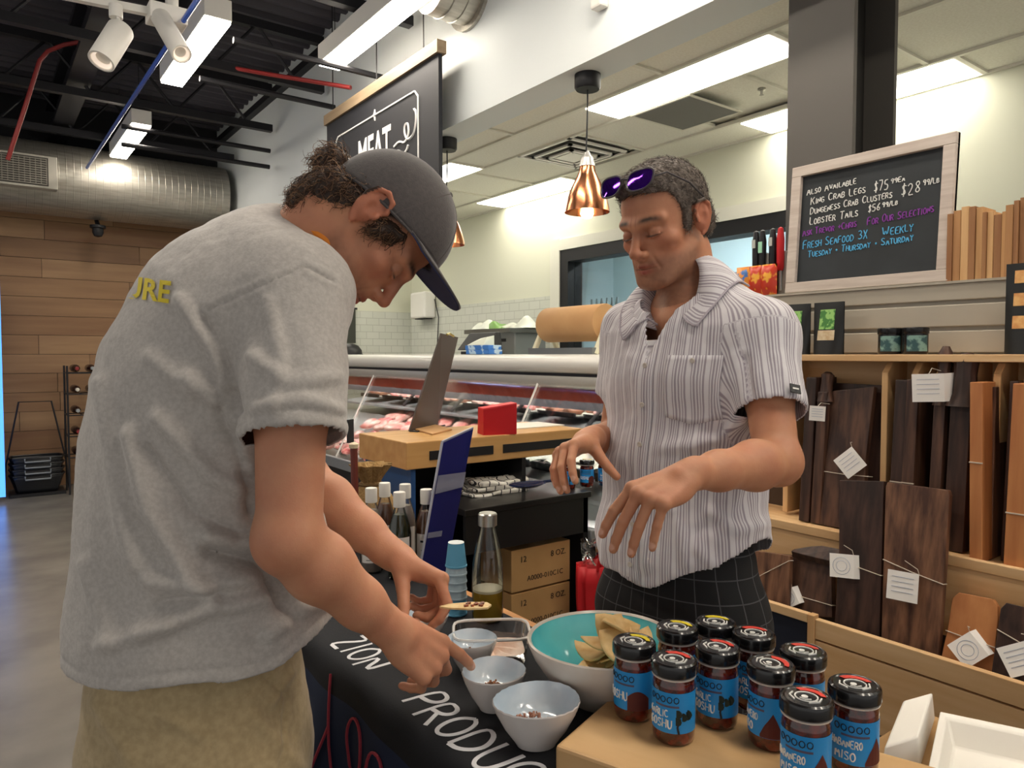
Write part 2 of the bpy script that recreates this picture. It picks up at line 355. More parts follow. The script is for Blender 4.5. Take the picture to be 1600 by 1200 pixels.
MB().box2((-.09, -.09, -.024), (.09, .09, -.016)).build('centre_plate', m_white, t, None)
t = thing('ceiling_sprinkler', 'tiny sprinkler head in the butcher ceiling', 'sprinkler', atZ(1190, 138, 2.69)); MB().lathe([(.02, 0), (.02, -.008), (.006, -.012), (.006, -.03), (.012, -.034)], 12).build('head', m_galv, t)
# slatted half wall on the right
hw_ = sempty('wall_slat', 'grey slatted half wall behind the pine rack', (2.25, 0, 0))
m_slat = mat('slatwall_paint', '#a9a294', .6, bump=.03, nscale=60)
MB().box2((.012, -.8, 0), (.14, 1.74, 1.525)).build('wall_core', m_slat, hw_, None)
z = 1.525
for i, hgt in enumerate((.06, .075, .075, .075, .075, .075, .075, .075, .075)):
    MB().box2((0, -.8, z-hgt+.012), (.014, 1.74, z)).build('slat', m_slat, hw_, None, bevel=.003); z -= hgt
MB().box2((-.005, -.8, 1.525), (.145, 1.74, 1.532)).build('wall_cap', m_slat, hw_, None)
# black steel column
cl = sempty('trim_2', 'black steel column rising behind the chalkboard', (2.42, 1.313, 0))
m_col = mat('column_paint_lit', '#57534f', .55); m_col2 = mat('column_paint_shaded', '#2b2926', .5)  # one paint in two tones: shade of the recessed web put into the darker
MB().box2((0, 0, 0), (.022, .248, 2.69)).build('flange', m_col, cl, None)
MB().box2((.28, 0, 0), (.302, .248, 2.69)).build('flange', m_col, cl, None)
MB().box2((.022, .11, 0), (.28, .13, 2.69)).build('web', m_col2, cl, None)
# ================================================================== CEILING FIXTURES
def linear_lamp(X, y0, label, vis=True):
    t = thing('linear_light', label, 'light', (X, y0+.6, 3.2))
    MB().box2((-.075, -.6, .004), (.075, .6, .12)).build('housing', m_white, t, None, bevel=.004)
    MB().box2((-.068, -.595, -.012), (.068, .595, .004)).build('diffuser', m_led, t, None)
    for yy in (-.5, .5): MB().cyl((0, yy, .12), (0, yy, .62), .003, n=5).build('suspension_wire', m_dark, t)
    return t
linear_lamp(1.14, 4.29, 'glowing linear pendant light beside the white track spotlights')
linear_lamp(1.14, 6.6, 'small far linear pendant light above the round duct')
linear_lamp(1.9, 3.36, 'white sided linear pendant light beside the hanging meat sign')
for i, (X, y0) in enumerate(((1.14, 1.83), (1.14, -.6), (1.9, .93), (-.6, 4.29), (-.6, 1.83), (1.9, -1.5))):
    linear_lamp(X, y0, 'linear pendant light hanging above the sampling table and the aisle').__setitem__('group', 'shop lights above the table and aisle')
# track rail with two spotlights
A = atD(60, -12, 3.3); B = atD(262, 32, 3.55); B.z = A.z = (A.z+B.z)/2
t = thing('track_rail', 'white lighting track hanging under the dark roof deck', 'rail', tuple((A+B)/2))
MB().hexa([A+Vector((0, -.018, 0)), B+Vector((0, -.018, 0)), B+Vector((0, .018, 0)), A+Vector((0, .018, 0))], [A+Vector((0, -.018, .035)), B+Vector((0, -.018, .035)), B+Vector((0, .018, .035)), A+Vector((0, .018, .035))]).build('rail', m_white, t, None, world=True)
MB().box2(B+Vector((-.09, -.06, -.03)), B+Vector((.08, .06, .05))).build('junction_box', m_white, t, None, world=True, bevel=.005)
MB().cyl(B+Vector((.02, 0, .05)), B+Vector((.03, 0, .8)), .03, n=12).build('stem', m_white, t, world=True)
def spot(pa, pb, r, mount, label):
    t = thing('track_spotlight', label, 'spotlight', tuple(pa))
    ax = (pb-pa).normalized(); Rm = ax.to_track_quat('Z', 'Y').to_matrix(); L_ = (pb-pa).length
    MB().lathe([(0.001, 0), (r*.9, .0), (r, .01), (r, L_), (r*.86, L_), (r*.8, L_-.03), (0.001, L_-.04)], 28, R=Rm).build('can', m_white, t)
    MB().lathe([(r*.55, L_-.02), (r*.78, L_-.005), (r*.78, L_-.004)], 24, R=Rm, caps=False).build('reflector', mat('reflector', '#e9d9c8', .3, emit=.6), t)
    mo = mount-pa; MB().tube([ax*.02, mo*.5+Vector((0, 0, .0)), mo], .009, 8).build('arm', m_white, t)
    MB().lathe([(.03, -.03), (.03, .03)], 14, c=mo+Vector((0, 0, .0))).build('adapter', m_white, t)
    return t
spot(atD(190, 45, 3.4), atD(158, 96, 3.3), .058, atD(181, 18, 3.42), 'white cylinder track spotlight seen from the side below the rail')
spot(atD(250, 26, 3.5), atD(284, 85, 3.35), .045, atD(262, 30, 3.55), 'slim white track spotlight under the junction box')
# pipes and conduit
m_red = mat('red_pipe', '#8e2b2a', .35)
o = MB().tube([atD(12, 250, 5.2), atD(40, 165, 5.2), atD(62, 95, 5.2), atD(75, 80, 5.2), atD(100, 70, 5.2), atD(145, 62, 5.2), atD(230, 80, 5.22), atD(330, 100, 5.2), atD(420, 116, 5.1), atD(548, 137, 4.9)], .015, 10).build('sprinkler_pipe', m_red, None)
tag(o, 'red sprinkler pipe bending under the dark roof deck', 'pipe')
o = MB().tube([atX(136, 262, .86), atX(312, -6, .86)], .013, 10).build('conduit', mat('blue_lit_conduit', '#4f74d0', .25, metal=.4), None)  # blue light falling on the conduit put into its base colour
tag(o, 'long conduit with blue light in its colour, running along the roof girder', 'pipe')
for i, (a, b) in enumerate((((480, 97), (597, 121)), ((380, 143), (523, 168)), ((360, 228), (422, 236)), ((350, 250), (421, 261)))):
    p = atX(b[0], b[1], 2.2); q = Vector((1.25 if i < 2 else 1.0, p.y, p.z))
    o = MB().cyl(q, p, .02, n=8).build('black_pipe', m_dark, None)
    tag(o, ['thin black pipe ending beside the end of the linear light', 'thin black pipe running below the red pipe to the white wall', 'short black pipe end by the far white wall', 'lowest black pipe end above the round duct'][i], 'pipe')
# big round duct along the far wall
t = thing('round_duct', 'big round galvanised duct in front of the wood wall', 'duct', (0, 8.15, 2.98))
pr_ = []
for i in range(86):
    x = -3+i*.06; pr_ += [(.335, x), (.335, x+.052), (.3365, x+.054), (.3365, x+.058)]
Rx = Matrix.Rotation(math.pi/2, 3, 'Y')
MB().lathe([(0.001, -3)]+pr_[:-4]+[(.335, 2.17), (.001, 2.17)], 40, R=Rx).build('duct_shell', m_galv, t)
g_ = MB().box2((-.05, -.42, -.17), (.62, -.30, .12)); g_.build('grille_box', mat('duct_grey', '#b9b6ab', .5), t, None, bevel=.006)
gl = MB()
for i in range(12): gl.box2((.0, -.432, -.14+i*.02), (.54, -.42, -.132+i*.02))
for i in range(14): gl.box2((.0+i*.041, -.431, -.14), (.006+i*.041, -.42, .09))
gl.build('grille_bars', mat('grille_bar', '#8d8a80', .5), t, None)
MB().box2((-.01, -.424, -.15), (.55, -.4205, .1)).build('grille_dark', mat('grille_dark', '#4b4844', .8), t, None)
for p in t.children:
    if p.name.startswith('grille'): p.location.x = .02
# short duct through the header wall
t = thing('wall_duct', 'spiral galvanised duct entering the white wall near the ceiling', 'duct', (2.25, 3.42, 3.32))
pr_ = []
for i in range(3): x = -.25+i*.08; pr_ += [(.17, x), (.17, x+.075), (.176, x+.077), (.176, x+.083)]
MB().lathe([(0.001, -.25)]+pr_+[(.17, 0), (.001, 0)], 32, R=Rx).build('duct_shell', m_galv, t)
MB().lathe([(.2, -.02), (.2, 0)], 32, R=Rx).build('collar', m_galv, t)
# security camera and small sensor
p = atD(153, 362, 7.1); t = thing('security_camera', 'small black dome camera under the round duct', 'camera', tuple(p))
MB().lathe([(.001, -.055), (.035, -.045), (.05, -.01), (.05, .03), (.07, .035), (.07, .06), (.001, .06)], 20).build('dome', m_black, t)
MB().cyl((0, 0, .06), (0, .1, .14), .02, n=10).build('bracket', m_black, t)
p = atX(943, 2, 2.25); t = thing('wall_sensor', 'small white alarm sensor at the top of the white wall', 'sensor', tuple(p)); MB().box2((-.05, -.035, -.04), (0, .035, .06)).build('case', m_white, t, None, bevel=.01)
# ------------------------------------------------------------------ MEAT sign
sg = thing('hanging_sign', 'black hanging banner reading MEAT with wooden top rail', 'sign', (2.1, 4.275, 2.15))
MB().box2((-.012, -.785, 0), (.012, .785, .84)).build('panel', mat('sign_black', '#15171f', .6), sg, None)
MB().box2((-.03, -.80, .83), (.03, .80, .9)).build('top_rail', wood('sign_rail', '#7d6a52', '#97836a', 'Y'), sg, None)
MB().box2((-.025, -.80, -.03), (.025, .80, .01)).build('bottom_rail', MATS['sign_rail'], sg, None)
for yy in (-.6, 0, .7): MB().cyl((0, yy, .9), (0, yy, 1.65), .004, n=5).build('hanging_wire', m_dark, sg)
m_sw = mat('sign_white', '#e8e8e6', .6)
sf = lambda x, y: Vector((-.014, -x, y))     # viewed from -X: image right = -Y
bd = MB()
ol = [(-.58, .70), (.52, .70), (.56, .66), (.56, .10), (.52, .06), (-.58, .06), (-.62, .10), (-.62, .66), (-.58, .70)]
for a, b in zip(ol[:-1], ol[1:]): bd.tube([sf(*a), sf(*b)], .006, 4)
bd.build('border_line', m_sw, sg)
orn = MB()
for k in range(4): orn.tube([sf(0, .70), sf(.035*math.cos(k*math.pi/2), .70+.035*math.sin(k*math.pi/2))], [.012, .004], 5)
orn.build('ornament', m_sw, sg)
text_obj('lettering', 'MEAT', .30, m_sw, sg, frame((-.0145, .02, .47), (0, -1, 0), (0, 0, 1), (-1, 0, 0)), sx=.62, bold=.006)
text_obj('lettering', 'QUALITY CUTS', .09, m_sw, sg, frame((-.0145, .02, .22), (0, -1, 0), (0, 0, 1), (-1, 0, 0)), sx=.8) if 0 else None
def swirl(sx):
    a = [(.26, .44), (.33, .46), (.40, .43), (.45, .47), (.44, .54), (.40, .54), (.395, .49), (.43, .44), (.50, .45), (.53, .51), (.535, .58), (.51, .6)]
    b = [(.26, .40), (.32, .41), (.37, .37), (.42, .38), (.44, .41)]
    c = [(.30, .26), (.36, .28), (.42, .27), (.45, .29)]
    for q in (a, b, c): MB().tube([sf(x*sx, y) for x, y in smooth_pl(q)], .008, 4).build('flourish', m_sw, sg)
swirl(1); swirl(-1)
# ------------------------------------------------------------------ copper pendants
m_copper = mat('copper', '#d08a62', .22, metal=1.0)
m_bulb = mat('bulb_glow', '#fff2d8', .4, emit=9, ecol='#ffe2b0')
def pendant(px, label):
    Xp = 2.36; r = ray(px, 400); y_ = Xp*r.y/r.x
    t = thing('pendant_lamp', label, 'lamp', (Xp, y_, 2.0), group='copper pendants over the meat counter')
    MB().lathe([(.001, .645), (.062, .645), (.062, .585), (.055, .575), (.001, .575)], 28).build('canopy', m_black, t)
    MB().tube([(0, 0, .58), (.004, .004, .5), (-.004, 0, .36), (-.008, .0, .27)], .004, 6).build('cord', m_dark, t)
    MB().lathe([(.006, .29), (.012, .28), (.018, .265), (.03, .255), (.034, .235), (.04, .215)], 20).build('socket', mat('socket_grey', '#c9c9c6', .35, metal=.5), t)
    MB().lathe([(.036, .216), (.04, .19), (.052, .165), (.075, .12), (.093, .07), (.104, .025), (.108, 0), (.106, 0), (.10, .025), (.088, .07), (.07, .12), (.047, .165), (.034, .19)], 40, caps=False).build('shade', m_copper, t)
    MB().lathe([(.001, -.032), (.022, -.026), (.032, -.008), (.03, .014), (.016, .04), (.014, .07), (.001, .072)], 20).build('bulb', m_bulb, t)
    return t
pendant(917, 'copper pendant lamp with grey socket hanging above the paper roll')
pendant(699, 'copper pendant lamp hanging beside the meat sign')
# ------------------------------------------------------------------ far corner: cooler edge, baskets, wine rack
t = thing('drinks_cooler', 'tall cooler with glowing blue door edge by the wood wall', 'cooler', (-.35, 8.2, 0))
MB().box2((-.55, -.3, .0), (.5, .36, 2.0)).build('body', m_black, t, None)
MB().box2((.47, -.32, .05), (.545, -.3, 1.98)).build('door_edge', mat('blue_glow', '#4c93ff', .4, emit=1.6), t, None)
bp = atZ(58, 770, 0)
t = thing('basket_stand', 'black wire stand with tall handle holding shopping baskets', 'stand', (bp.x, bp.y-.06, 0))
MB().box2((-.22, -.15, 0), (.22, .15, .03)).build('base', m_black, t, None)
MB().tube([(-.26, 0, .03), (-.24, 0, .3), (-.13, 0, .88), (.13, 0, .88), (.24, 0, .3), (.26, 0, .03)], .008, 6).build('handle_frame', m_dark, t)
for i in range(4):
    k = thing('shopping_basket', ['black shopping basket at the bottom of the stack', 'black shopping basket second in the stack', 'black shopping basket third in the stack', 'black shopping basket on top of the stack with folded handles'][i], 'basket', (bp.x, bp.y-.06, .032+i*.055))
    def bk_(u, v):
        a = u*2*math.pi; sx = .17+.05*v; sy = .11+.04*v; c, s_ = math.cos(a), math.sin(a); q = max(abs(c), abs(s_)); q = q**.6
        return Vector((sx*c/q, sy*s_/q, v*.16))
    b_ = MB().grid(bk_, 32, 6, True); b_.add([bk_(u/32, 0) for u in range(32)], [tuple(range(31, -1, -1))])
    b_.build('basket_shell', mat('black_plastic', '#1b1c1f', .4), k, solid=.004)
    MB().tube([bk_(u/32, 1) for u in range(32)], .009, 6, True).build('rim', MATS['black_plastic'], k)
    for s_ in (-1, 1): MB().tube([(-.1, s_*.15, .16), (-.1, s_*.165, .13), (.1, s_*.165, .13), (.1, s_*.15, .16)], .008, 6).build('handle', mat('grey_handle', '#7d8388', .4), k)
wr = atZ(118, 768, 0)
t = thing('wine_rack', 'black wire bottle rack against the wood wall', 'rack', (wr.x+.12, wr.y-.02, 0))
rk = MB()
for sx in (-.18, .18):
    for sy in (-.14, .14): rk.cyl((sx, sy, 0), (sx, sy, 1.22), .009, n=6)
for z in (.35, .55, .75, .95, 1.15):
    rk.tube([(-.18, -.14, z), (.18, -.14, z), (.18, .14, z), (-.18, .14, z)], .006, 5, True)
    for xx in (-.06, .06): rk.cyl((xx, -.14, z), (xx, .14, z), .005, n=5)
rk.build('frame', m_dark, t)
m_wine = mat('wine_glass', '#2a1414', .15); m_cap = [mat('foil_white', '#d8d2c6', .4), mat('foil_red', '#8c2a2c', .4), mat('foil_grey', '#9aa0a4', .4)]
for i, z in enumerate((.35, .55, .75, .95, 1.15)):
    for j, xx in enumerate((-.1, .03, .13)):
        b = thing('wine_bottle', 'wine bottle lying in the black wire rack', 'bottle', (wr.x+.12+xx, wr.y-.02, z+.045), group='bottles in the wire rack')
        Ry = Matrix.Rotation(math.pi/2, 3, 'X')
        MB().lathe([(.001, -.15), (.037, -.15), (.037, .04), (.03, .07), (.014, .1), (.013, .12)], 14, R=Ry).build('glass', m_wine, b)
        MB().lathe([(.016, .1), (.017, .17), (.001, .172)], 12, R=Ry).build('foil', m_cap[(i+j) % 3], b)
# ================================================================== MEAT COUNTER AREA
def thin_glass(name, tint=(1, 1, 1), refl=.9, extra=.03):
    m = bpy.data.materials.new(name); MATS[name] = m; m.use_nodes = True; nt = m.node_tree; nt.nodes.clear()
    out = nt.nodes.new('ShaderNodeOutputMaterial'); mx = nt.nodes.new('ShaderNodeMixShader'); tr = nt.nodes.new('ShaderNodeBsdfTransparent'); gl = nt.nodes.new('ShaderNodeBsdfGlossy')
    lw = nt.nodes.new('ShaderNodeFresnel'); lw.inputs[0].default_value = 1.35; tr.inputs[0].default_value = tuple(tint)+(1,); gl.inputs['Roughness'].default_value = .03
    mu = nt.nodes.new('ShaderNodeMath'); mu.operation = 'MULTIPLY_ADD'; mu.inputs[1].default_value = refl; mu.inputs[2].default_value = extra
    nt.links.new(lw.outputs[0], mu.inputs[0]); nt.links.new(mu.outputs[0], mx.inputs[0]); nt.links.new(tr.outputs[0], mx.inputs[1]); nt.links.new(gl.outputs[0], mx.inputs[2]); nt.links.new(mx.outputs[0], out.inputs[0])
    return m
m_cg = thin_glass('case_glass', (.94, .97, .96), .55, .02)
for o in win.children:
    if o.name.startswith('window_pane'): o.data.materials[0] = m_cg
m_canopy = mat('case_canopy', '#d2d1cc', .35, metal=.1); m_lip = mat('case_grey', '#8c9092', .4, metal=.4)
Y0, Y1, XC = 2.25, 6.3, .16
mc = thing('meat_case', 'long refrigerated meat display case with slanted glass front and pale canopy', 'display case', (2.4, 4.2, 0))
def ext(poly, m, name, y0=Y0, y1=Y1, **k):   # poly in (X, z)
    b = MB(); n = len(poly)
    b.add([(x+XC, y0, z) for x, z in poly]+[(x+XC, y1, z) for x, z in poly], [tuple(range(n)), tuple(range(2*n-1, n-1, -1))]+[(i, n+i, n+(i+1) % n, (i+1) % n) for i in range(n)])
    return b.build(name, m, mc, k.get('smooth', 40), world=True, bevel=k.get('bevel', 0))
ext([(2.06, .08), (3.1, .08), (3.1, .5), (2.02, .5)], m_black, 'base')
ext([(1.93, .5), (2.05, .5), (2.05, .555), (1.93, .575)], m_lip, 'front_lip', bevel=.006)
ext([(1.97, .5), (3.0, .5), (3.0, .82), (2.6, .815), (1.97, .55)], mat('case_deck', '#b9bcbb', .3, metal=.5), 'deck')
cp = [(2.27, 1.225)]+[(2.29-.055*math.cos(a), 1.27-.05*math.sin(a)*-1) for a in [math.radians(t) for t in (-40, 0, 40, 80)]]+[(2.4, 1.325), (3.05, 1.325), (3.05, 1.24), (2.4, 1.225)]
ext(cp, m_canopy, 'canopy', smooth=60)
ext([(2.262, 1.212), (2.42, 1.212), (2.42, 1.226), (2.262, 1.226)], m_dark, 'canopy_seam')
cq = [(2.265, 1.15), (2.245, 1.18), (2.25, 1.212), (2.40, 1.212), (2.42, 1.15)]
ext(cq, mat('glass_sheen_grey', '#b9b8b3', .25, metal=.3), 'glass_sheen_band', smooth=60)  # curved upper glass, its reflection put into a light grey colour
ext([(2.285, 1.085), (2.285, 1.15), (2.292, 1.15), (2.292, 1.085)], mat('red_strip', '#b8503f', .5), 'red_strip')
ext([(2.98, .6), (3.05, .6), (3.05, 1.24), (2.98, 1.24)], mat('case_back', '#a9adae', .45), 'back_panel')
ext([(2.55, .89), (2.98, .94), (2.98, .955), (2.55, .905)], m_lip, 'upper_shelf')
ext([(2.5, 1.02), (2.56, 1.02), (2.62, 1.12), (2.5, 1.12)], mat('case_dark_rail', '#4c5156', .4, metal=.4), 'light_rail')
ext([(2.32, 1.14), (2.32, 1.148), (2.40, 1.148), (2.40, 1.14)], mat('added_case_lamp', '#fff4ee', .5, emit=22), 'added_case_lamp')  # unseen glowing strips, added to brighten the case interior
ext([(2.6, 1.21), (2.6, 1.218), (2.7, 1.218), (2.7, 1.21)], mat('added_case_lamp', ''), 'added_case_lamp')
ys = [Y0, 3.02, 4.0, 5.0, Y1]
def gq(y0, y1): return MB().hexa([(1.955+XC, y0, .575), (1.955+XC, y1, .575), (2.27+XC, y1, 1.19), (2.27+XC, y0, 1.19)], [(1.961+XC, y0, .575), (1.961+XC, y1, .575), (2.276+XC, y1, 1.19), (2.276+XC, y0, 1.19)])
for a, b in zip(ys[:-1], ys[1:]): gq(a+.004, b-.004).build('glass_pane', m_cg, mc, None, world=True)
m_seal = mat('glass_seal', '#dcdcd8', .4)
for y in ys[1:-1]: MB().tube([(1.95+XC, y, .58), (2.266+XC, y, 1.19)], .006, 6).build('glass_seal', m_seal, mc, world=True)
MB().add([(1.97+XC, Y0, .5), (3.05+XC, Y0, .5), (3.05+XC, Y0, 1.24), (2.27+XC, Y0, 1.2)], [(0, 1, 2, 3)]).build('end_glass', m_cg, mc, None, world=True)
for y in (2.75, 3.35, 3.95, 4.55, 5.1): MB().hexa([(2.02+XC, y, .57), (2.95+XC, y, .64), (2.95+XC, y, .74), (2.02+XC, y, .66)], [(2.02+XC, y+.008, .57), (2.95+XC, y+.008, .64), (2.95+XC, y+.008, .74), (2.02+XC, y+.008, .66)]).build('divider', m_black, mc, None, world=True)
for y in (2.9, 3.6, 4.3, 5.0): MB().tube([(2.5+XC, y, .93), (2.72+XC, y, 1.12)], .012, 6).build('shelf_bracket', m_dark, mc, world=True)
# trays and meat
m_meat = mat('raw_meat', '#b8434a', .3, col2='#e6a39c', nscale=22, ndet=5, ramp=(.4, .62), bump=.2)
m_pork = mat('raw_pork', '#dd8b86', .3, col2='#f2cfc3', nscale=16, ndet=5, ramp=(.42, .6), bump=.2)
m_tray = mat('tray_black', '#26282b', .35); m_paper = mat('deli_paper', '#cfd3c6', .7)
random.seed(11)
def chop(p, rx, ry, h, rz, m, name, label, group, tilt=0):
    ph = [random.uniform(0, 6.28) for _ in range(3)]
    wob = lambda a: 1+.16*math.sin(2*a+ph[0])+.1*math.sin(3*a+ph[1])+.05*math.sin(5*a+ph[2])
    b = MB(); vs = []; n = 18
    prof = [(.001, 0), (.8, 0), (1, .3), (.98, .7), (.75, 1), (.35, .9), (.001, 1.0)]
    for (r_, z) in prof:
        for k in range(n):
            a = 2*math.pi*k/n; vs.append(Vector((rx*r_*wob(a)*math.cos(a), ry*r_*wob(a)*math.sin(a), h*z+.006*math.sin(3*a+ph[1])*r_*(z > 0))))
    fs = [(j*n+k, j*n+(k+1) % n, (j+1)*n+(k+1) % n, (j+1)*n+k) for j in range(len(prof)-1) for k in range(n)]
    b.add(vs, fs); o = b.build(name, m, None, 60); o.location = p; o.rotation_euler = (Matrix.Rotation(-(.38 if 'heap' in label else 0), 3, 'Y') @ Matrix.Rotation(rz, 3, 'Z') @ Matrix.Rotation(tilt, 3, 'X')).to_euler()
    return tag(o, label, 'meat', group)
def deckz(x): return .55+(x-1.97)*.42
for i in range(66):
    x = 2.05+.105*(i % 6)+random.uniform(-.02, .02); y = 3.3+.2*(i//6)+random.uniform(-.03, .03)
    lay = 1 if i % 3 == 0 else 0
    chop((x+XC, y, deckz(x)+.012+.03*lay), random.uniform(.07, .1), random.uniform(.055, .08), .03, random.uniform(0, 6), m_pork if i % 4 else m_meat, 'pork_chop', 'pink raw chop in the heap on the low deck of the meat case', 'raw chops heaped on the case deck', .15*lay)
for i in range(9):
    y = 2.45+i*.42; t = thing('meat_tray', 'black tray on the upper shelf of the meat case', 'tray', (2.77+XC, y, .957), group='trays on the upper case shelf')
    MB().box2((-.17, -.17, 0), (.17, .17, .008)).box2((-.17, -.17, 0), (-.155, .17, .03)).box2((.155, -.17, 0), (.17, .17, .03)).build('tray_shell', m_tray, t, None)
    MB().box2((-.15, -.15, .009), (.15, .15, .013)).build('liner', m_paper, t, None)
    for k in range(4):
        chop((2.68+XC+.17*(k % 2), y-.07+.14*(k//2), .972), .065, .05, .035, random.uniform(0, 6), (m_meat, m_pork, mat('sausage_brown', '#8d5a44', .4, col2='#a8745a', nscale=12))[i % 3], 'meat_cut', 'cut of meat on a lined black tray inside the meat case', 'cuts on the upper case shelf')
for i in range(8):
    y = 2.35+i*.24; t = thing('sliced_meat_tray', 'lined tray of pale goods on the case deck behind the counter', 'tray', (2.34+XC, y, .735), group='pale trays on the case deck')
    MB().box2((-.2, -.1, 0), (.2, .1, .01)).box2((-.2, -.1, 0), (-.18, .1, .04)).box2((.18, -.1, 0), (.2, .1, .04)).build('tray_shell', m_tray, t, None)
    MB().grid(lambda u, v: Vector((-.17+.34*u, -.09+.18*v, .03+.02*math.sin(9*u+i)*math.sin(7*v+i*2))), 12, 8).build('liner', m_paper, t)
# things on the case top
ctop = 1.325
def on_case(px, X): r = ray(px, 555); return Vector((X, X*r.y/r.x, ctop))
p = on_case(900, 2.7)
t = thing('paper_roll_dispenser', 'roll of brown kraft paper on a wooden cutter stand on the case', 'paper roll', tuple(p))
Ry_ = Matrix.Rotation(math.pi/2, 3, 'X')
m_kraft = mat('kraft_paper', '#bb8f60', .7, col2='#c69c6c', nscale=4)
MB().lathe([(.03, -.24), (.098, -.24), (.1, -.235), (.1, .235), (.098, .24), (.03, .24)], 40, c=(0, 0, .17), R=Ry_).build('paper_roll', m_kraft, t)
MB().lathe([(.001, -.28), (.012, -.28), (.012, .28), (.001, .28)], 12, c=(0, 0, .17), R=Ry_).build('spindle', m_dark, t)
m_stand = mat('stand_wood', '#d3cfb4', .5)
for s_ in (-1, 1):
    MB().tube([(-.1, s_*.262, .0), (-.015, s_*.262, .17), (0, s_*.262, .2), (.015, s_*.262, .17), (.1, s_*.262, 0)], .017, 8).build('side_frame', m_stand, t)
MB().box2((-.13, -.27, .0), (-.1, .27, .035)).build('cutter_bar', mat('steel', ''), t, None)
MB().box2((.07, -.27, .0), (.1, .27, .02)).build('rear_bar', m_stand, t, None)
p = on_case(748, 2.75)
t = thing('till_screen', 'black till monitor seen from behind on the meat case', 'monitor', tuple(p))
MB().hexa([(-.05, -.2, .03), (-.05, .2, .03), (.06, .2, .03), (.06, -.2, .03)], [(.03, -.16, .15), (.03, .16, .15), (.07, .16, .15), (.07, -.16, .15)]).build('screen_shell', m_black, t, None, bevel=.008)
MB().box2((-.08, -.1, 0), (.08, .1, .02)).build('foot', m_black, t, None); MB().box2((-.0, -.04, .02), (.04, .04, .06)).build('neck', m_black, t, None)
m_gb = mat('glove_box_blue', '#3e78c4', .5, col2='#b9d3e8', nscale=14, ramp=(.5, .55))
for i in range(2):
    p = on_case(756, 2.58); o = MB().box2((-.05, -.13, 0), (.05, .13, .028)).build('glove_box', m_gb, None, None, bevel=.002); o.location = (p.x, p.y+.01*i, ctop+.0285*i+.001)
    tag(o, ['lower blue and white glove box on the meat case', 'upper blue and white glove box on the meat case'][i], 'box')
o = MB().hexa([(-.04, -.1, 0), (.04, -.1, 0), (.04, .09, 0), (-.04, .09, 0)], [(-.01, -.09, .05), (.04, -.1, .06), (.04, .05, .045), (-.01, .03, .03)]).build('folded_paper', mat('note_paper', '#dfe5d6', .7), None, None); p = on_case(750, 2.58); o.location = (p.x, p.y, ctop+.059)
tag(o, 'pale folded paper lying on the blue glove boxes', 'paper')
p = on_case(800, 3.2)
t = thing('label_scale', 'grey steel label scale machine behind the meat case', 'machine', (3.58, p.y*3.58/3.2, .9))
MB().box2((-.12, -.2, .0), (.2, .22, .62)).build('body', mat('machine_grey', '#8f918d', .4, metal=.4), t, None, bevel=.01)
MB().box2((-.2, -.24, .60), (.22, .42, .635)).build('platter', mat('machine_top', '#77766f', .35, metal=.6), t, None)
for i in range(3):
    for j in range(2): MB().lathe([(.001, .0), (.012, 0), (.012, .012), (.001, .014)], 10, c=(-.13, -.02+i*.05, .38+j*.06), R=Matrix.Rotation(-math.pi/2, 3, 'Y')).build('button', m_black, t)
MB().box2((-.125, -.08, .53), (-.118, .12, .555)).build('slot', m_black, t, None)
MB().tube([(-.13, -.12, .32), (-.18, -.14, .40), (-.18, -.16, .42)], .008, 6).build('lever', m_black, t)
MB().box2((-.3, -.5, -.1), (.38, .6, 0)).build('stand_top', m_lip, t, None); MB().box2((-.28, -.48, -.9), (.38, .58, -.1)).build('stand_body', m_lip, t, None)
for i in range(4):
    pz = (t.location.x-.05+.03*i, t.location.y+.28-.14*i, 1.54)
    ph = i*1.7
    b = MB().grid(lambda u, v: Vector((-.1+.2*u, -.12+.24*v, (.05+.03*math.sin(5*u+ph)+.025*math.sin(8*v+ph*2))*math.sin(math.pi*u)**.5*math.sin(math.pi*v)**.5)), 14, 14)
    o = b.build('plastic_bag', mat('bag_film_%d' % (i % 3), ('#cfd2c6', '#6f9a4a', '#b9bcae')[i % 3], .35), None, 50); o.location = pz
    tag(o, ['crumpled pale plastic bag on the machine end towards the tiled corner', 'green packet lying among plastic bags on the machine', 'crumpled plastic bag in the middle of the machine top', 'pale plastic bag on the machine end towards the paper roll'][i], 'bag')
p = on_case(541, 2.72); t = thing('mixing_bowl', 'black upturned bowl at the far end of the meat case top', 'bowl', (p.x, min(p.y, 6.15), ctop+.001))
MB().lathe([(.001, .1), (.04, .1), (.09, .08), (.12, .04), (.125, 0), (.12, 0)], 24).build('shell', m_black, t)
MB().lathe([(.125, 0), (.132, 0), (.132, .006), (.125, .006)], 24).build('rim', m_dark, t)
p = atX(648, 475, 3.9); t = thing('wall_dispenser', 'white paper towel dispenser on the tiled wall', 'dispenser', (4.0-.012, 6.9, 1.72))
MB().box2((-.14, -.16, 0), (0, .16, .28)).build('case', m_white, t, None, bevel=.02); MB().box2((-.1, -.12, -.01), (-.02, .12, .0)).build('slot', m_dark, t, None)
MB().tube([(-.02, -.17, .2), (-.02, -.25, .0), (-.02, -.22, -.3), (-.02, -.24, -.7)], .006, 5).build('cable', m_dark, t)
t = thing('wall_board', 'dark notice board on the tiled wall past the meat case', 'board', (3.0, 7.285, 1.45))
MB().box2((-.35, -.02, 0), (.3, 0, .36)).build('panel', mat('board_green', '#3c3f38', .6), t, None); MB().box2((-.37, -.025, .36), (.32, 0, .38)).build('frame', m_dark, t, None)
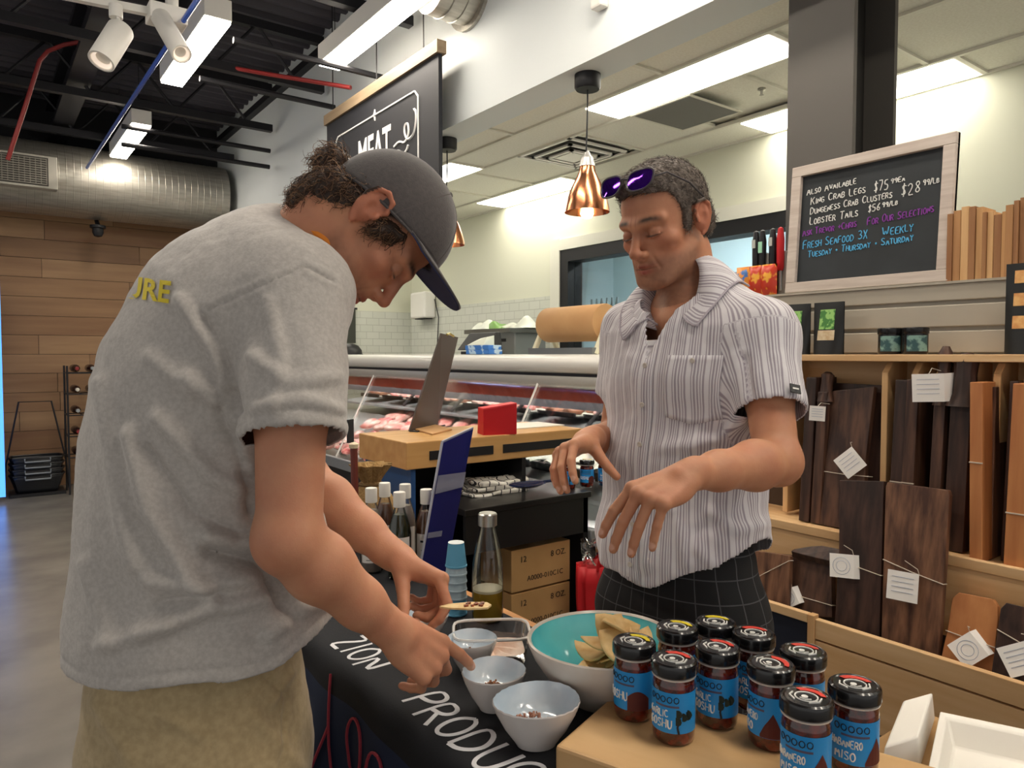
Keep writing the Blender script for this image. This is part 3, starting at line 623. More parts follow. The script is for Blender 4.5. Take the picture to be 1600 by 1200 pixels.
# ------------------------------------------------------------------ wood topped till counter
m_oakc = wood('counter_oak', '#b98b52', '#cda26a', 'X', .8, .4)
ct = thing('till_counter', 'counter with thick light wood top and blue side panel', 'counter', (1.3, 2.42, 0))
m_blue = mat('counter_blue', '#1f4a80', .5)
MB().box2((0, 0, .885), (.90, .42, .99)).build('wood_top', m_oakc, ct, None, bevel=.004)
for a, b in ((.10, .40), (.45, .84)): MB().box2((a, -.004, .915), (b, .01, .95)).build('slot', m_black, ct, None)
MB().box2((.03, .02, 0), (.05, .42, .885)).build('side_panel', m_blue, ct, None)
MB().box2((.05, .39, 0), (.6, .41, .885)).build('back_panel', m_black, ct, None)
MB().box2((.55, .0, 0), (.57, .39, .885)).build('right_panel', m_black, ct, None)
m_bt = mat('black_top', '#1c1b1b', .3)
MB().box2((.16, -.16, .715), (.80, .37, .74)).build('shelf', m_bt, ct, None, bevel=.003)
MB().box2((.17, -.15, .565), (.79, -.13, .715)).build('apron', mat('black_front', '#151414', .45), ct, None)
MB().box2((.765, -.15, 0), (.79, .3, .715)).build('shelf_leg', m_black, ct, None)
# menu panel, red box, paper
bl, br = atZ(640, 674, .992), atZ(684, 664, .992); db = (bl-CP).dot(CF); de = (br-CP).dot(CF)
tl_, tr_ = atD(690, 521, db+.08), atD(716, 527, de+.05)
t = thing('menu_panel', 'tall dark menu panel leaning on the wood counter top', 'sign', tuple(bl))
n_ = (br-bl).cross(tl_-bl).normalized()*.007
MB().hexa([bl, br, tr_, tl_], [bl-n_, br-n_, tr_-n_, tl_-n_]).build('panel', mat('menu_dark', '#4c433d', .5), t, None, world=True)
MB().tube([tl_.lerp(tr_, .3), tl_.lerp(tr_, .45)+Vector((0, 0, .008)), tl_.lerp(tr_, .7)], .006, 6).build('clip', mat('brass', '#b2a25a', .4, metal=.5), t, world=True)
MB().tube([bl, bl+Vector((.02, -.03, 0)), br+Vector((.02, -.03, 0))], .004, 5).build('foot_wire', m_dark, t, world=True)
a_ = [atZ(648, 672, .9915), atZ(676, 680, .9915), atZ(706, 672, .9915), atZ(676, 664, .9915)]
o = MB().add(a_+[q+Vector((0, 0, .006)) for q in a_], [(3, 2, 1, 0), (4, 5, 6, 7), (0, 1, 5, 4), (1, 2, 6, 5), (2, 3, 7, 6), (3, 0, 4, 7)]).build('paper_bag', m_kraft, None, None); tag(o, 'flat brown paper bag on the wood counter', 'paper bag')
p = atZ(779, 678, .99); t = thing('red_card_box', 'bright red cardboard box on the wood counter', 'box', tuple(p), rz=math.radians(-18))
m_redb = mat('bright_red', '#c41a22', .5)
MB().hexa([(-.075, -.03, 0), (.07, -.03, 0), (.07, .06, 0), (-.075, .06, 0)], [(-.08, -.045, .108), (.065, -.045, .128), (.065, .03, .128), (-.08, .03, .108)]).build('shell', m_redb, t, None)
MB().hexa([(-.08, -.046, .106), (.065, -.046, .126), (.065, .031, .126), (-.08, .031, .106)], [(-.08, -.046, .112), (.065, -.046, .132), (.065, .031, .132), (-.08, .031, .112)]).build('lid', mat('red_lid', '#d8323a', .5), t, None)
p = atZ(850, 668, .9915); o = MB().box2((-.14, -.1, 0), (.16, .1, .004)).build('price_sheet', mat('sheet_white', '#d9d6cc', .6), None, None); o.location = (p.x-.02, p.y+.12, .9905); tag(o, 'white printed sheet on the wood counter', 'paper')
# towels, pan and jars on the black shelf
m_plaid = mat('towel_white', '#e8e4da', .9)
nt = m_plaid.node_tree; tcn = nt.nodes.new('ShaderNodeTexCoord'); sp = nt.nodes.new('ShaderNodeSeparateXYZ'); nt.links.new(tcn.outputs['Object'], sp.inputs[0]); last = None
for ax in (0, 1):
    mo = nt.nodes.new('ShaderNodeMath'); mo.operation = 'PINGPONG'; mo.inputs[1].default_value = .022; nt.links.new(sp.outputs[ax], mo.inputs[0])
    lt = nt.nodes.new('ShaderNodeMath'); lt.operation = 'LESS_THAN'; lt.inputs[1].default_value = .0025; nt.links.new(mo.outputs[0], lt.inputs[0])
    if last is None: last = lt
    else:
        mx = nt.nodes.new('ShaderNodeMath'); mx.operation = 'MAXIMUM'; nt.links.new(last.outputs[0], mx.inputs[0]); nt.links.new(lt.outputs[0], mx.inputs[1]); last = mx
mc_ = nt.nodes.new('ShaderNodeMix'); mc_.data_type = 'RGBA'; mc_.inputs[6].default_value = lin('#e8e4da'); mc_.inputs[7].default_value = lin('#2c2c30'); nt.links.new(last.outputs[0], mc_.inputs[0]); nt.links.new(mc_.outputs[2], nt.nodes['Principled BSDF'].inputs['Base Color'])
p = atZ(782, 772, .74)
for i in range(3):
    ph = i*2.1
    def tw(u, v):
        a = u*2*math.pi; rx, ry = .15-.008*i, .075; c, s_ = math.cos(a), math.sin(a); q = max(abs(c), abs(s_))**.75
        hgt = [0, .0, .35, .8, 1, 1][min(int(v*5), 5)]; k_ = [0, .96, 1, 1, .96, 0][min(int(v*5), 5)]
        w_ = 1+.03*math.sin(5*a+ph)
        return Vector((rx*c/q*k_*w_, ry*s_/q*k_*w_, .016*hgt+(.003*math.sin(7*a+ph) if 0 < hgt else 0)+.006*math.sin(3*c+ph)*(hgt > 0)))
    o = MB().grid(tw, 40, 6, True).build('tea_towel', m_plaid, None, 60); o.location = (p.x+.01*i, p.y+.06, .741+.0195*i); o.rotation_euler = (0, 0, .05*i-.05)
    tag(o, ['folded checked tea towel at the bottom of the pile', 'folded checked tea towel in the middle of the pile', 'folded black and white checked tea towel on top of the pile'][i], 'towel')
p = atZ(800, 752, .805); t = thing('navy_dish', 'shiny dark oval dish lying on the tea towels', 'dish', (p.x-.02, p.y-.13, .803))
MB().lathe([(.001, 0), (.05, 0), (.085, .012), (.083, .014), (.045, .005), (.001, .005)], 28, R=Matrix.Diagonal((1, .6, 1))).build('plate', mat('navy_glaze', '#1a2340', .12), t)
MB().tube([(.08, 0, .012), (.13, -.01, .014), (.17, -.02, .012)], .006, 6).build('handle', MATS['navy_glaze'], t)
# cartons under the shelf
m_card = mat('carton', '#b08a58', .75, col2='#bb9562', nscale=6, bump=.03)
m_ink = mat('carton_ink', '#2a211a', .8)
for i in range(3):
    t = thing('carton', ['brown carton of twelve jars on top of the stack under the counter', 'brown carton of twelve jars second in the stack under the counter', 'brown carton at the bottom of the stack under the counter'][i], 'box', (1.86, 2.41, (.365, .185, .004)[i]))
    MB().box2((-.155, -.11, 0), (.155, .11, .172)).build('carton_body', m_card, t, None, bevel=.002)
    MB().box2((-.155, -.004, .172), (.155, .004, .1745)).build('flap_seam', mat('tape', '#c7a878', .4), t, None)
    fr = lambda x, z: frame((x, -.1112, z), (1, 0, 0), (0, 0, 1), (0, -1, 0))
    text_obj('lettering', '12', .034, m_ink, t, fr(-.095, .128), extr=.0004); text_obj('lettering', '8 OZ.', .034, m_ink, t, fr(.09, .128), extr=.0004)
    text_obj('lettering', 'A0000-010C1C', .03, m_ink, t, fr(.02, .045), extr=.0004)
p = Vector((2.02, 2.14, 0)); t = thing('red_tote', 'red bag standing on the floor beside the cartons', 'bag', tuple(p))
MB().grid(lambda u, v: Vector(((.075+.012*math.sin(9*u*6.28))*math.cos(u*6.28)*(1+.1*v), (.06+.01*math.sin(7*u*6.28+v*5))*math.sin(u*6.28)*(1+.1*v), .47*v)), 40, 8, True).build('bag_shell', m_redb, t, solid=.003)
MB().tube([(-.05, -.06, .46), (-.05, -.07, .53), (.04, -.07, .53), (.05, -.06, .46)], .006, 6).build('handle', m_redb, t)
m_film = thin_glass('clear_film', (.95, .95, .96), .8, .12)
o = MB().grid(lambda u, v: Vector(((.05+.02*math.sin(5*u*6.28+v*4))*math.cos(u*6.28), (.05+.02*math.sin(4*u*6.28+v*6))*math.sin(u*6.28), .09*v)), 30, 7, True).build('clear_bag', m_film, None, 50); o.location = (2.02, 2.14, .475)
tag(o, 'crumpled clear plastic bag stuffed above the red bag', 'bag')
# ------------------------------------------------------------------ display stand beyond the table: crate, packets, sack
t = thing('display_stand', 'low wooden display stand between the table and the blue counter', 'stand', (1.0, 2.55, 0))
m_crate = wood('crate_wood', '#a07a4c', '#bd9868', 'X', 1)
MB().box2((-.3, -.3, .66), (.28, .32, .70)).build('stand_top', m_crate, t, None)
for sx in (-.27, .25):
    for sy in (-.27, .29): MB().box2((sx-.02, sy-.02, 0), (sx+.02, sy+.02, .66)).build('leg', m_crate, t, None)
t = thing('wooden_crate', 'open wooden crate of snack packets beside the meat case', 'crate', (.90, 2.62, .70))
for lo, hi in (((-.17, -.14, 0), (.17, .14, .012)), ((-.17, -.15, 0), (.17, -.138, .1)), ((-.17, .138, 0), (.17, .15, .16)), ((-.18, -.15, 0), (-.168, .15, .13)), ((.168, -.15, 0), (.18, .15, .13))): MB().box2(lo, hi).build('board', m_crate, t, None)
cols = ('#d9a53a', '#a8456b', '#8d8fd0', '#e0d6bc', '#c9783a', '#7a3b58')
for i in range(9):
    ph = i; t2 = MB().grid(lambda u, v: Vector((-.045+.09*u, (.02*math.sin(math.pi*u)**.6*math.sin(math.pi*v)**.5)*(1)+.003*math.sin(20*v), .13*v)), 8, 10).grid(lambda u, v: Vector((-.045+.09*u, -.02*math.sin(math.pi*u)**.6*math.sin(math.pi*v)**.5, .13*v)), 8, 10)
    o = t2.build('snack_packet', mat('packet_%d' % (i % 6), cols[i % 6], .35, col2='#e9dcc8', nscale=20, ramp=(.55, .6)), None, 60); o.location = (.79+.1*(i % 3), 2.53+.085*(i//3), .74); o.rotation_euler = (-.2, .1*math.sin(i*2), .4*math.sin(i))
    tag(o, '%s snack packet standing in the wooden crate' % ('orange', 'magenta', 'lavender', 'cream', 'amber', 'plum')[i % 6], 'packet', 'packets in the crate')
p = atD(580, 790, 2.3)
m_jute = mat('burlap', '#a38455', .95, col2='#8a6b40', nscale=120, bump=.5, bscale=160)
t = thing('burlap_sack', 'small burlap sack with frayed tied neck behind the bottles', 'sack', (p.x, p.y, .70))
MB().lathe([(.001, 0), (.075, 0), (.095, .05), (.092, .11), (.07, .17), (.036, .205), (.03, .22), (.045, .25), (.062, .275), (.05, .27), (.03, .25), (.001, .24)], 36, wob=lambda a, v: 1+(.05+.12*(v > .55))*math.sin(9*a+4*v)+.03*math.sin(4*a)).build('sack_body', m_jute, t)
MB().tube([(.034*math.cos(a), .034*math.sin(a), .212) for a in np.linspace(0, 6.28, 16)[:-1]], .006, 6, True).build('twine', mat('twine', '#6d5433', .9), t)
MB().tube([(.09, 0, .1), (.07, -.07, .12), (-.02, -.095, .13), (-.09, -.03, .12)], .004, 5).build('band', MATS['twine'], t)
p = atD(556, 770, 2.2); q = atD(553, 700, 2.2)
t = thing('price_stick', 'dark red stick carrying a small black price tag', 'price tag', (p.x, p.y, .70))
MB().cyl((0, 0, 0), q-Vector((p.x, p.y, .70)), .011, n=10).build('stick', mat('stick_red', '#6b2f25', .5), t)
e_ = q-Vector((p.x, p.y, .70)); MB().lathe([(.001, 0), (.014, .0), (.016, .012), (.001, .02)], 10, c=e_).build('knob', mat('stick_tip', '#d9c7a8', .5), t)
MB().box(e_+Vector((-.02, -.02, .055)), (.03, .006, .07), rotz(.6)).build('tag', m_black, t, None)
# ================================================================== SAMPLING TABLE
TZ = .72
m_ply = wood('table_edge', '#b9783c', '#cf9350', 'Y', 1)
t = thing('folding_table', 'narrow folding table with an orange wooden edge', 'table', (.78, 1.15, 0))
MB().box2((-.195, -.95, .69), (.222, 1.0, .717)).build('tabletop', m_ply, t, None, bevel=.003)
for yy in (-.8, .85):
    for xx in (-.17, .17): MB().cyl((xx, yy, 0), (xx, yy, .69), .014, n=10).build('leg', m_dark, t)
    MB().cyl((-.17, yy, .2), (.17, yy, .2), .01, n=8).build('leg_brace', m_dark, t)
# cloth: flat on the top, hanging down the near long side and far end
m_cloth = mat('navy_cloth', '#101219', .85, bump=.05, nscale=250)
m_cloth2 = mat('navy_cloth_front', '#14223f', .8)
cl = thing('tablecloth', 'dark navy printed cloth hanging over the near side of the table', 'tablecloth', (.56, 1.15, TZ))
def clothp(u, v):      # u along Y, v from far edge over top to hem
    y = .17+1.98*u; s_ = v*1.12
    if s_ < .405: return Vector((.975-s_, y, TZ+.0005))
    s2 = s_-.405; wv = .018*math.sin(y*17)+.012*math.sin(y*31+1)
    k = min(1, s2/.3)
    if s2 < .03: a = s2/.03*math.pi/2; return Vector((.57-.019*math.sin(a), y, TZ-.019*(1-math.cos(a))))
    return Vector((.551-.012*k+wv*k-.03*k, y, TZ-.019-(s2-.03)))
b = MB(); NU, NV = 120, 70
b.grid(clothp, NU, NV)
o = b.build('cloth', m_cloth, cl, 80, world=True)
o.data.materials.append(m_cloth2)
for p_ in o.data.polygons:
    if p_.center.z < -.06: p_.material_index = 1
m_print = mat('cloth_print_white', '#d8d8dc', .8); m_printr = mat('cloth_print_red', '#a03545', .8)
def flat(x, y): return None
lt = MB()   # white script along the near edge of the top: letters stand towards -X side reader
fn = lambda a, b_: Vector((.575+b_, 1.62-a, TZ+.002))
letter_tubes(lt, 'ZION', .07, .0045, fn, x0=.20, y0=.0, jit=.08, gap=.16, sm=2)
for v in lt.v: v.z = TZ+.0012+(v.z-TZ-.002)*.12
lt.build('print_word', m_print, cl, world=True)
lt = MB(); letter_tubes(lt, 'PRODUCTS', .075, .005, fn, x0=.52, y0=.0, jit=.08, gap=.16, sm=2)
for v in lt.v: v.z = TZ+.0012+(v.z-TZ-.002)*.12
lt.build('print_word', m_print, cl, world=True)
fr_ = lambda a, b_: (lambda q: q+Vector((-.004, 0, 0)))(clothp((1.35-a-.17)/1.98, (.405+.05+(.52-b_)-.12)/1.12))
lt = MB()
for pl in ([(.0, .13), (.02, .24), (.05, .33)], [(.11, .14), (.06, .28), (.03, .42)], [(.12, .28), (.10, .34), (.13, .38), (.17, .36), (.18, .29), (.15, .26), (.12, .28)], [(.21, .3), (.22, .36), (.27, .36), (.28, .3), (.25, .27), (.21, .3)]):
    lt.tube([fr_(*q) for q in smooth_pl(pl, 2)], .0028, 4)
lt.build('print_word', m_printr, cl, world=True)
lt = MB(); lt.tube([fn(.03+.05*math.cos(a), .04+.03*math.sin(a)) for a in np.linspace(0, 6.0, 20)], .006, 4)
for v in lt.v: v.z = TZ+.0012+(v.z-TZ-.002)*.12
lt.build('print_emblem', m_print, cl, world=True)
lt = MB(); lt.box(fn(.03, .04)+Vector((0, 0, .0)), (.03, .05, .002)); lt.build('print_emblem', mat('print_red', '#c23a3a', .7), cl, None, world=True)
# ------------------------------------------------------------------ cutting board
BO = Vector((.885, .858, TZ+.002)); bx_, by_ = Vector((.33, -.944, 0)), Vector((-.944, -.33, 0))
m_maple = wood('maple', '#cda06a', '#e2bc88', 'X', .7, .45, ramp=(.25, .8))
t = thing('cutting_board', 'thick maple board carrying the chilli oil jars', 'cutting board', tuple(BO), R=Matrix((bx_, by_, Vector((0, 0, 1)))).transposed() if False else None)
ang = math.atan2(bx_.y, bx_.x); t.rotation_euler = (0, 0, ang)
MB().box2((0, -.245, 0), (.46, 0, .04)).build('board', m_maple, t, None, bevel=.005)
BZ = TZ+.042
# ------------------------------------------------------------------ jars
m_oil = mat('chilli_oil', '#3a0d08', .12, col2='#7a2412', nscale=60, ndet=4, ramp=(.45, .7), coat=1)
m_lid = mat('jar_lid', '#121214', .25, coat=.5)
m_rim = mat('jar_rim', '#cfc8c2', .2); m_lab = mat('label_blue', '#2492da', .4); m_wh = mat('print_white', '#ecebe6', .5); m_bk = mat('print_black', '#1a1720', .5)
m_ored = mat('print_orange_red', '#e0473a', .5); m_yel = mat('print_yellow', '#e8d22e', .5); m_rock = mat('print_brown', '#5a2018', .6)
def jar_proto(kind):
    t = thing('chilli_jar', 'jar', 'jar')
    MB().lathe([(.001, 0), (.026, 0), (.0295, .004), (.0305, .012), (.0305, .082), (.029, .089), (.0265, .093), (.0265, .098)], 36).build('glass_body', m_oil, t)
    MB().lathe([(.0268, .0935), (.0315, .0945), (.0322, .097), (.0268, .0985)], 36).build('glass_rim', m_rim, t)
    ld = MB().lathe([(.0318, .098), (.0335, .100), (.0335, .112), (.0325, .1155), (.030, .1175), (.028, .1172), (.0265, .116), (.001, .1165)], 40).build('lid', m_lid, t)
    lc = m_yel if kind == 'mild' else m_ored
    z = .1172
    cr = [(.0245*math.cos(a), .0245*math.sin(a)) for a in np.linspace(.4, 2.3, 14)]+[(.016*math.cos(a)+.001, .012*math.sin(a)+.004) for a in np.linspace(2.3, .4, 14)]
    MB().prism(cr, .0006, Matrix.Translation((0, 0, z-.0004))).build('lid_print', lc, ld, None)
    lp = MB()
    lp.tube([(.014*math.cos(a), .013*math.sin(a)-.002, z) for a in np.linspace(0, 6.28, 24)[:-1]], .0011, 4, True)
    lp.lathe([(.001, .0006), (.0042, .0006), (.0042, 0)], 14, c=(-.002, -.002, z-.0003))
    lp.tube([(-.018, .004, z), (-.02, -.006, z), (-.012, -.016, z)], .0013, 4); lp.tube([(.018, .002, z), (.017, -.01, z), (.006, -.018, z)], .0013, 4)
    lp.tube([(-.007, -.008, z), (0, -.011, z), (.007, -.007, z)], .001, 4)
    lp.build('lid_print', m_wh, ld)
    R_ = .0309
    cy = lambda a, zz, r=R_: Vector((r*math.sin(a/R_), -r*math.cos(a/R_), zz))       # a: arc length, 0 = front (-Y)
    MB().grid(lambda u, v: cy(-.068+.136*u, .02+.058*v), 40, 2).build('label', m_lab, t, 80)
    lb = [c for c in t.children if c.name.startswith('label')][0]
    def wtext(s, h, a0, z0, m, r, wd=None):
        q = MB(); letter_tubes(q, s, h, r, lambda a, zz: cy(a, zz, R_+.0003), a0, z0, wd, .06, 3, sm=1); q.build('label_print', m, lb)
    # brand line: dark outlined blocks
    q = MB()
    for k in range(5): q.tube([cy(-.028+k*.0095+.0036*math.cos(a), .068+.0042*math.sin(a), R_+.0003) for a in np.linspace(0, 6.28, 10)[:-1]], .0008, 3, True)
    q.build('label_print', m_bk, lb)
    wtext('BRAND', .006, -.022, .0555, m_bk, .0006, .036) if 0 else None
    q = MB(); q.grid(lambda u, v: cy(-.022+.036*u, .057+.003*v, R_+.0003), 10, 2); q.build('label_print', mat('print_dull', '#54506a', .5), lb)
    if kind == 'mild':
        wtext('GOSHU', .013, -.034, .034, m_wh, .0012, .04)
        q = MB(); q.grid(lambda u, v: cy(.004+.034*u, .02+(.016+.014*math.sin(2.6*u+.4))*v, R_+.0004), 14, 3); q.build('label_print', m_rock, lb)
    elif kind == 'garlic':
        wtext('GARLIC', .010, -.034, .043, m_wh, .001, .034); wtext('GOSHU', .012, -.034, .027, m_wh, .0012, .04)
        q = MB()
        for k in range(5): q.lathe([(.001, .0008), (.0062, .0008), (.0062, 0)], 10, c=cy(.012+.008*math.cos(k*1.9)+.003*k, .044+.006*math.sin(k*2.3), R_), R=Matrix.Rotation(math.pi/2, 3, 'X'))
        q.build('label_print', mat('print_dark_green', '#1d2a20', .6), lb)
        q = MB(); q.tube([cy(.014, .02, R_+.0003), cy(.012, .03, R_+.0003), cy(.016, .042, R_+.0003)], .0018, 4); q.build('label_print', m_bk, lb)
    else:
        wtext('HABANERO', .010, -.036, .042, m_wh, .001, .042); wtext('MISO', .011, -.03, .026, m_wh, .0011, .028)
        q = MB(); q.add([cy(.008+.006*k, .0205, R_+.0005) for k in range(6)]+[cy(.008+.006*k, .0205+(.004, .017, .026, .036, .024, .01)[k], R_+.0005) for k in range(6)], [(k, k+1, 7+k, 6+k) for k in range(5)]); q.build('label_print', m_rock, lb, None)
    return t
protos = {k: jar_proto(k) for k in ('mild', 'garlic', 'habanero')}
jl = [(990, 1122, 'mild', 'yellow topped chilli jar nearest the turquoise bowl', -.55), (1057, 1094, 'mild', 'yellow topped chilli jar between the bowl and a red topped jar', -.3), (1117, 1084, 'mild', 'yellow topped chilli jar at the far edge of the board', .1),
      (1052, 1157, 'garlic', 'red topped garlic jar nearest the small wavy bowl', -.25), (1120, 1133, 'garlic', 'red topped garlic jar beside the garlic jar next to the wavy bowl', -.3), (1176, 1106, 'garlic', 'red topped jar half hidden beside the yellow topped jar at the board edge', .2),
      (1203, 1166, 'habanero', 'red topped jar with a pale torn label patch in the middle of the board', -.9), (1253, 1141, 'habanero', 'red topped jar at the far edge hidden behind two jars', .1),
      (1258, 1232, 'habanero', 'red topped habanero jar beside the one nearest the takeaway box', -.2), (1333, 1207, 'habanero', 'red topped habanero jar nearest the foam takeaway box', .25)]
used = set()
for px, py, k, lab, rz in jl:
    o = protos[k] if k not in used else copy_tree(protos[k]); used.add(k)
    p = atZ(px, py-5, BZ); o.location = (p.x, p.y, BZ+.0008)
    toC = math.atan2(-p.y, -p.x); o.rotation_euler = (0, 0, toC+math.pi/2+rz*.8); o['label'] = lab; o['group'] = 'chilli jars on the maple board'
for i, (px, py) in enumerate(((888, 755), (917, 752), (945, 750))):
    o = copy_tree(protos[('garlic', 'mild', 'garlic')[i]]); p = atZ(px, py+8, .74); o.location = (p.x, min(p.y, 2.6), .741); toC = math.atan2(-p.y, -p.x); o.rotation_euler = (0, 0, toC+math.pi/2+.3*i-.2)
    o['label'] = ['blue labelled jar on the black shelf beside the towels', 'blue labelled jar in the middle of three on the black shelf', 'blue labelled jar on the black shelf nearest the striped shirt'][i]; o['group'] = 'blue labelled jars on the black shelf'
# ------------------------------------------------------------------ bowls
m_pot = mat('bowl_glaze', '#d9d2c8', .25, col2='#cbbfb2', nscale=9, bump=.03); m_turq = mat('turquoise_glaze', '#3cbecb', .15, col2='#74dbe0', nscale=7, coat=.6)
p = atZ(944, 1003, TZ+.1)
bw = thing('serving_bowl', 'large white bowl with turquoise inside holding tortilla chips', 'bowl', (p.x, p.y, TZ+.0015))
MB().lathe([(.001, 0), (.06, 0), (.065, .004), (.095, .035), (.122, .075), (.133, .1), (.1335, .106), (.130, .108), (.126, .104)], 56, wob=lambda a, v: 1+.012*math.sin(3*a)*v, caps=False).build('outer_wall', m_pot, bw)
MB().lathe([(.1275, .105), (.116, .075), (.09, .04), (.06, .018), (.001, .014)], 56, wob=lambda a, v: 1+.012*math.sin(3*a)*(1-v), caps=False).build('inside', m_turq, bw)
m_chip = mat('tortilla_chip', '#d8ab6a', .7, col2='#e8c88e', nscale=26, bump=.3, bscale=60)
random.seed(5)
for i in range(18):
    s_ = random.uniform(.034, .046); cv = random.uniform(.15, .35)
    def cpf(u, v):
        a = u*2*math.pi; rr = v/(1+.42*abs(math.sin(1.5*a)))*1.15; x = s_*rr*math.cos(a); y = s_*rr*math.sin(a); return Vector((x, y, cv*(x*x-.3*y*y)/s_))
    o = MB().grid(cpf, 18, 5, True).build('tortilla_chip', m_chip, None, 60, solid=.003)
    a = random.uniform(0, 6.28); r_ = random.uniform(.0, .05) if i > 5 else .05; o.location = (p.x+.012+r_*math.cos(a)*.85, p.y-.028+r_*math.sin(a)*.85, TZ+.052+.0042*i)
    o.rotation_euler = (random.uniform(-.7, .7), random.uniform(-.7, .7), a)
    tag(o, 'golden tortilla chip heaped in the turquoise bowl', 'chip', 'tortilla chips in the bowl')
m_bi = mat('pale_blue_glaze', '#c4d6e4', .15, col2='#e4ecf2', nscale=12, coat=.5)
m_bo = mat('small_bowl_white', '#d8d2ce', .25)
m_bit = mat('spice_bits', '#4a2c1c', .6, col2='#a36a45', nscale=80); m_bit2 = mat('spice_bits_red', '#8a4a34', .6, col2='#c09078', nscale=80)
def small_bowl(px, py, rx, ry, hgt, label, mb_, nb, seed, rz=0, flare=.12):
    p = atZ(px, py, TZ+hgt); t = thing('dip_bowl', label, 'bowl', (p.x, p.y, TZ+.0015), rz=rz)
    D = Matrix.Diagonal((rx, ry, 1)); wb_ = lambda a, v: 1+.035*v*math.sin(22*a)*.4+flare*v*max(0, math.cos(a-1.2))**3
    wi = lambda a, v: wb_(a, 1-v)
    MB().lathe([(.001, 0), (.45, 0), (.48, .004), (.72, hgt*.4), (.93, hgt*.8), (1.0, hgt), (.985, hgt+.002)], 48, R=D, wob=wb_, caps=False).build('outer_wall', m_bo, t)
    MB().lathe([(.985, hgt+.002), (.955, hgt*.9), (.82, hgt*.6), (.66, hgt*.48), (.45, hgt*.42), (.001, hgt*.40)], 48, R=D, wob=wi, caps=False).build('inside', m_bi, t)
    random.seed(seed); q = MB()
    for _ in range(nb):
        a = random.uniform(0, 6.28); r_ = random.uniform(0, .45); s_ = random.uniform(.0018, .0042)
        q.box((rx*r_*math.cos(a)-rx*.1, ry*r_*math.sin(a), hgt*.48+random.uniform(0, .014)*(1-r_)), (s_, s_*1.4, s_), Matrix.Rotation(random.uniform(0, 3), 3, 'Z') @ Matrix.Rotation(random.uniform(0, 3), 3, 'X'))
    s = q.build('spice_bits', mb_, t, None); s['kind'] = 'stuff'; return t
small_bowl(772, 1050, .056, .052, .062, 'small pale blue bowl of dark crunchy bits beside the hand', m_bit, 110, 1)
small_bowl(838, 1097, .068, .056, .066, 'small pale blue wavy bowl with a few red crumbs next to the board', m_bit2, 60, 2, rz=-.5, flare=.2)
small_bowl(737, 1000, .05, .046, .058, 'small pale blue bowl behind the pointing finger', m_bit, 30, 3)
small_bowl(668, 962, .045, .045, .045, 'small pale bowl under the hand that holds the chip', m_bit2, 20, 4)
# plastic tub
p = atZ(768, 985, TZ+.055); m_plas = thin_glass('clear_plastic', (.93, .93, .94), .6, .1)
t = thing('plastic_tub', 'clear rectangular plastic tub of pale dip beside the bottle', 'tub', (p.x, p.y, TZ+.0015), rz=-.55)
def tub(u, v, e=1):
    a = u*2*math.pi; c, s_ = math.cos(a), math.sin(a); q = (abs(c)**5+abs(s_)**5)**.2; k = .86+.14*v; return Vector((.075*c/q*k, .055*s_/q*k, .055*v))
b = MB().grid(tub, 40, 5, True); b.add([tub(u/40, 0) for u in range(40)], [tuple(range(39, -1, -1))]); b.build('tub_wall', m_plas, t, 50)
MB().tube([tub(u/40, 1) for u in range(40)], .003, 6, True).build('rim', mat('tub_rim', '#d5d3d0', .2), t)
MB().grid(lambda u, v: tub(u, .15)*(.001+.97*v)+Vector((0, 0, .02+.006*math.sin(9*u*6.28)*v*(1-v)*4-.008*v)), 30, 6, True).build('dip', mat('pink_dip', '#e0b9a0', .5, col2='#ecd6c4', nscale=30, bump=.4), t)
# glass water bottle with golden drink
m_bott = thin_glass('bottle_glass', (.97, .98, .98), .9, .04)
p = atZ(762, 968, TZ); t = thing('glass_bottle', 'tall clear glass bottle with steel cap and golden drink', 'bottle', (p.x, p.y, TZ+.0015))
MB().lathe([(.001, 0), (.032, 0), (.0355, .006), (.0355, .10), (.034, .13), (.027, .17), (.019, .2), (.0165, .215), (.0165, .228)], 36, caps=False).build('glass', m_bott, t)
MB().lathe([(.001, .003), (.031, .003), (.0335, .008), (.0335, .066), (.001, .066)], 36).build('drink', mat('golden_drink', '#b08d28', .1, col2='#c4a23c', nscale=3, coat=.4), t)
MB().lathe([(.001, .0665), (.0335, .0665), (.0335, .072), (.029, .073), (.001, .071)], 36).build('foam', mat('foam', '#d9d2b4', .6), t)
MB().lathe([(.02, .214), (.0215, .215), (.0215, .24), (.019, .243), (.001, .243)], 28).build('cap', mat('brushed_steel', '#b4b3ae', .28, metal=.9), t)
# blue paper cups, upside down stack
m_cupb = mat('cup_blue', '#5fa5c8', .6); m_cupw = mat('cup_rim_white', '#dfe5e6', .5); m_cupg = mat('cup_pale', '#a9bfcb', .6)
p = atZ(713, 960, TZ)
for i in range(7):
    c = thing('paper_cup', ('top blue paper cup of the upside-down stack' if i == 6 else 'paper cup inside the upside-down stack by the bottle'), 'cup', (p.x, p.y, TZ+.002+i*.0185), group='stacked paper cups')
    MB().lathe([(.0245, 0), (.0255, .001), (.0255, .004), (.0245, .005), (.0185, .055), (.0175, .055), (.0165, .053), (.001, .053)], 28).build('cup_wall', m_cupb if i in (0, 1, 6) else m_cupg, c)
    MB().lathe([(.0176, .0552), (.0186, .0552), (.0186, .0562), (.0176, .0562)], 28).build('foot_ring', m_cupw, c)
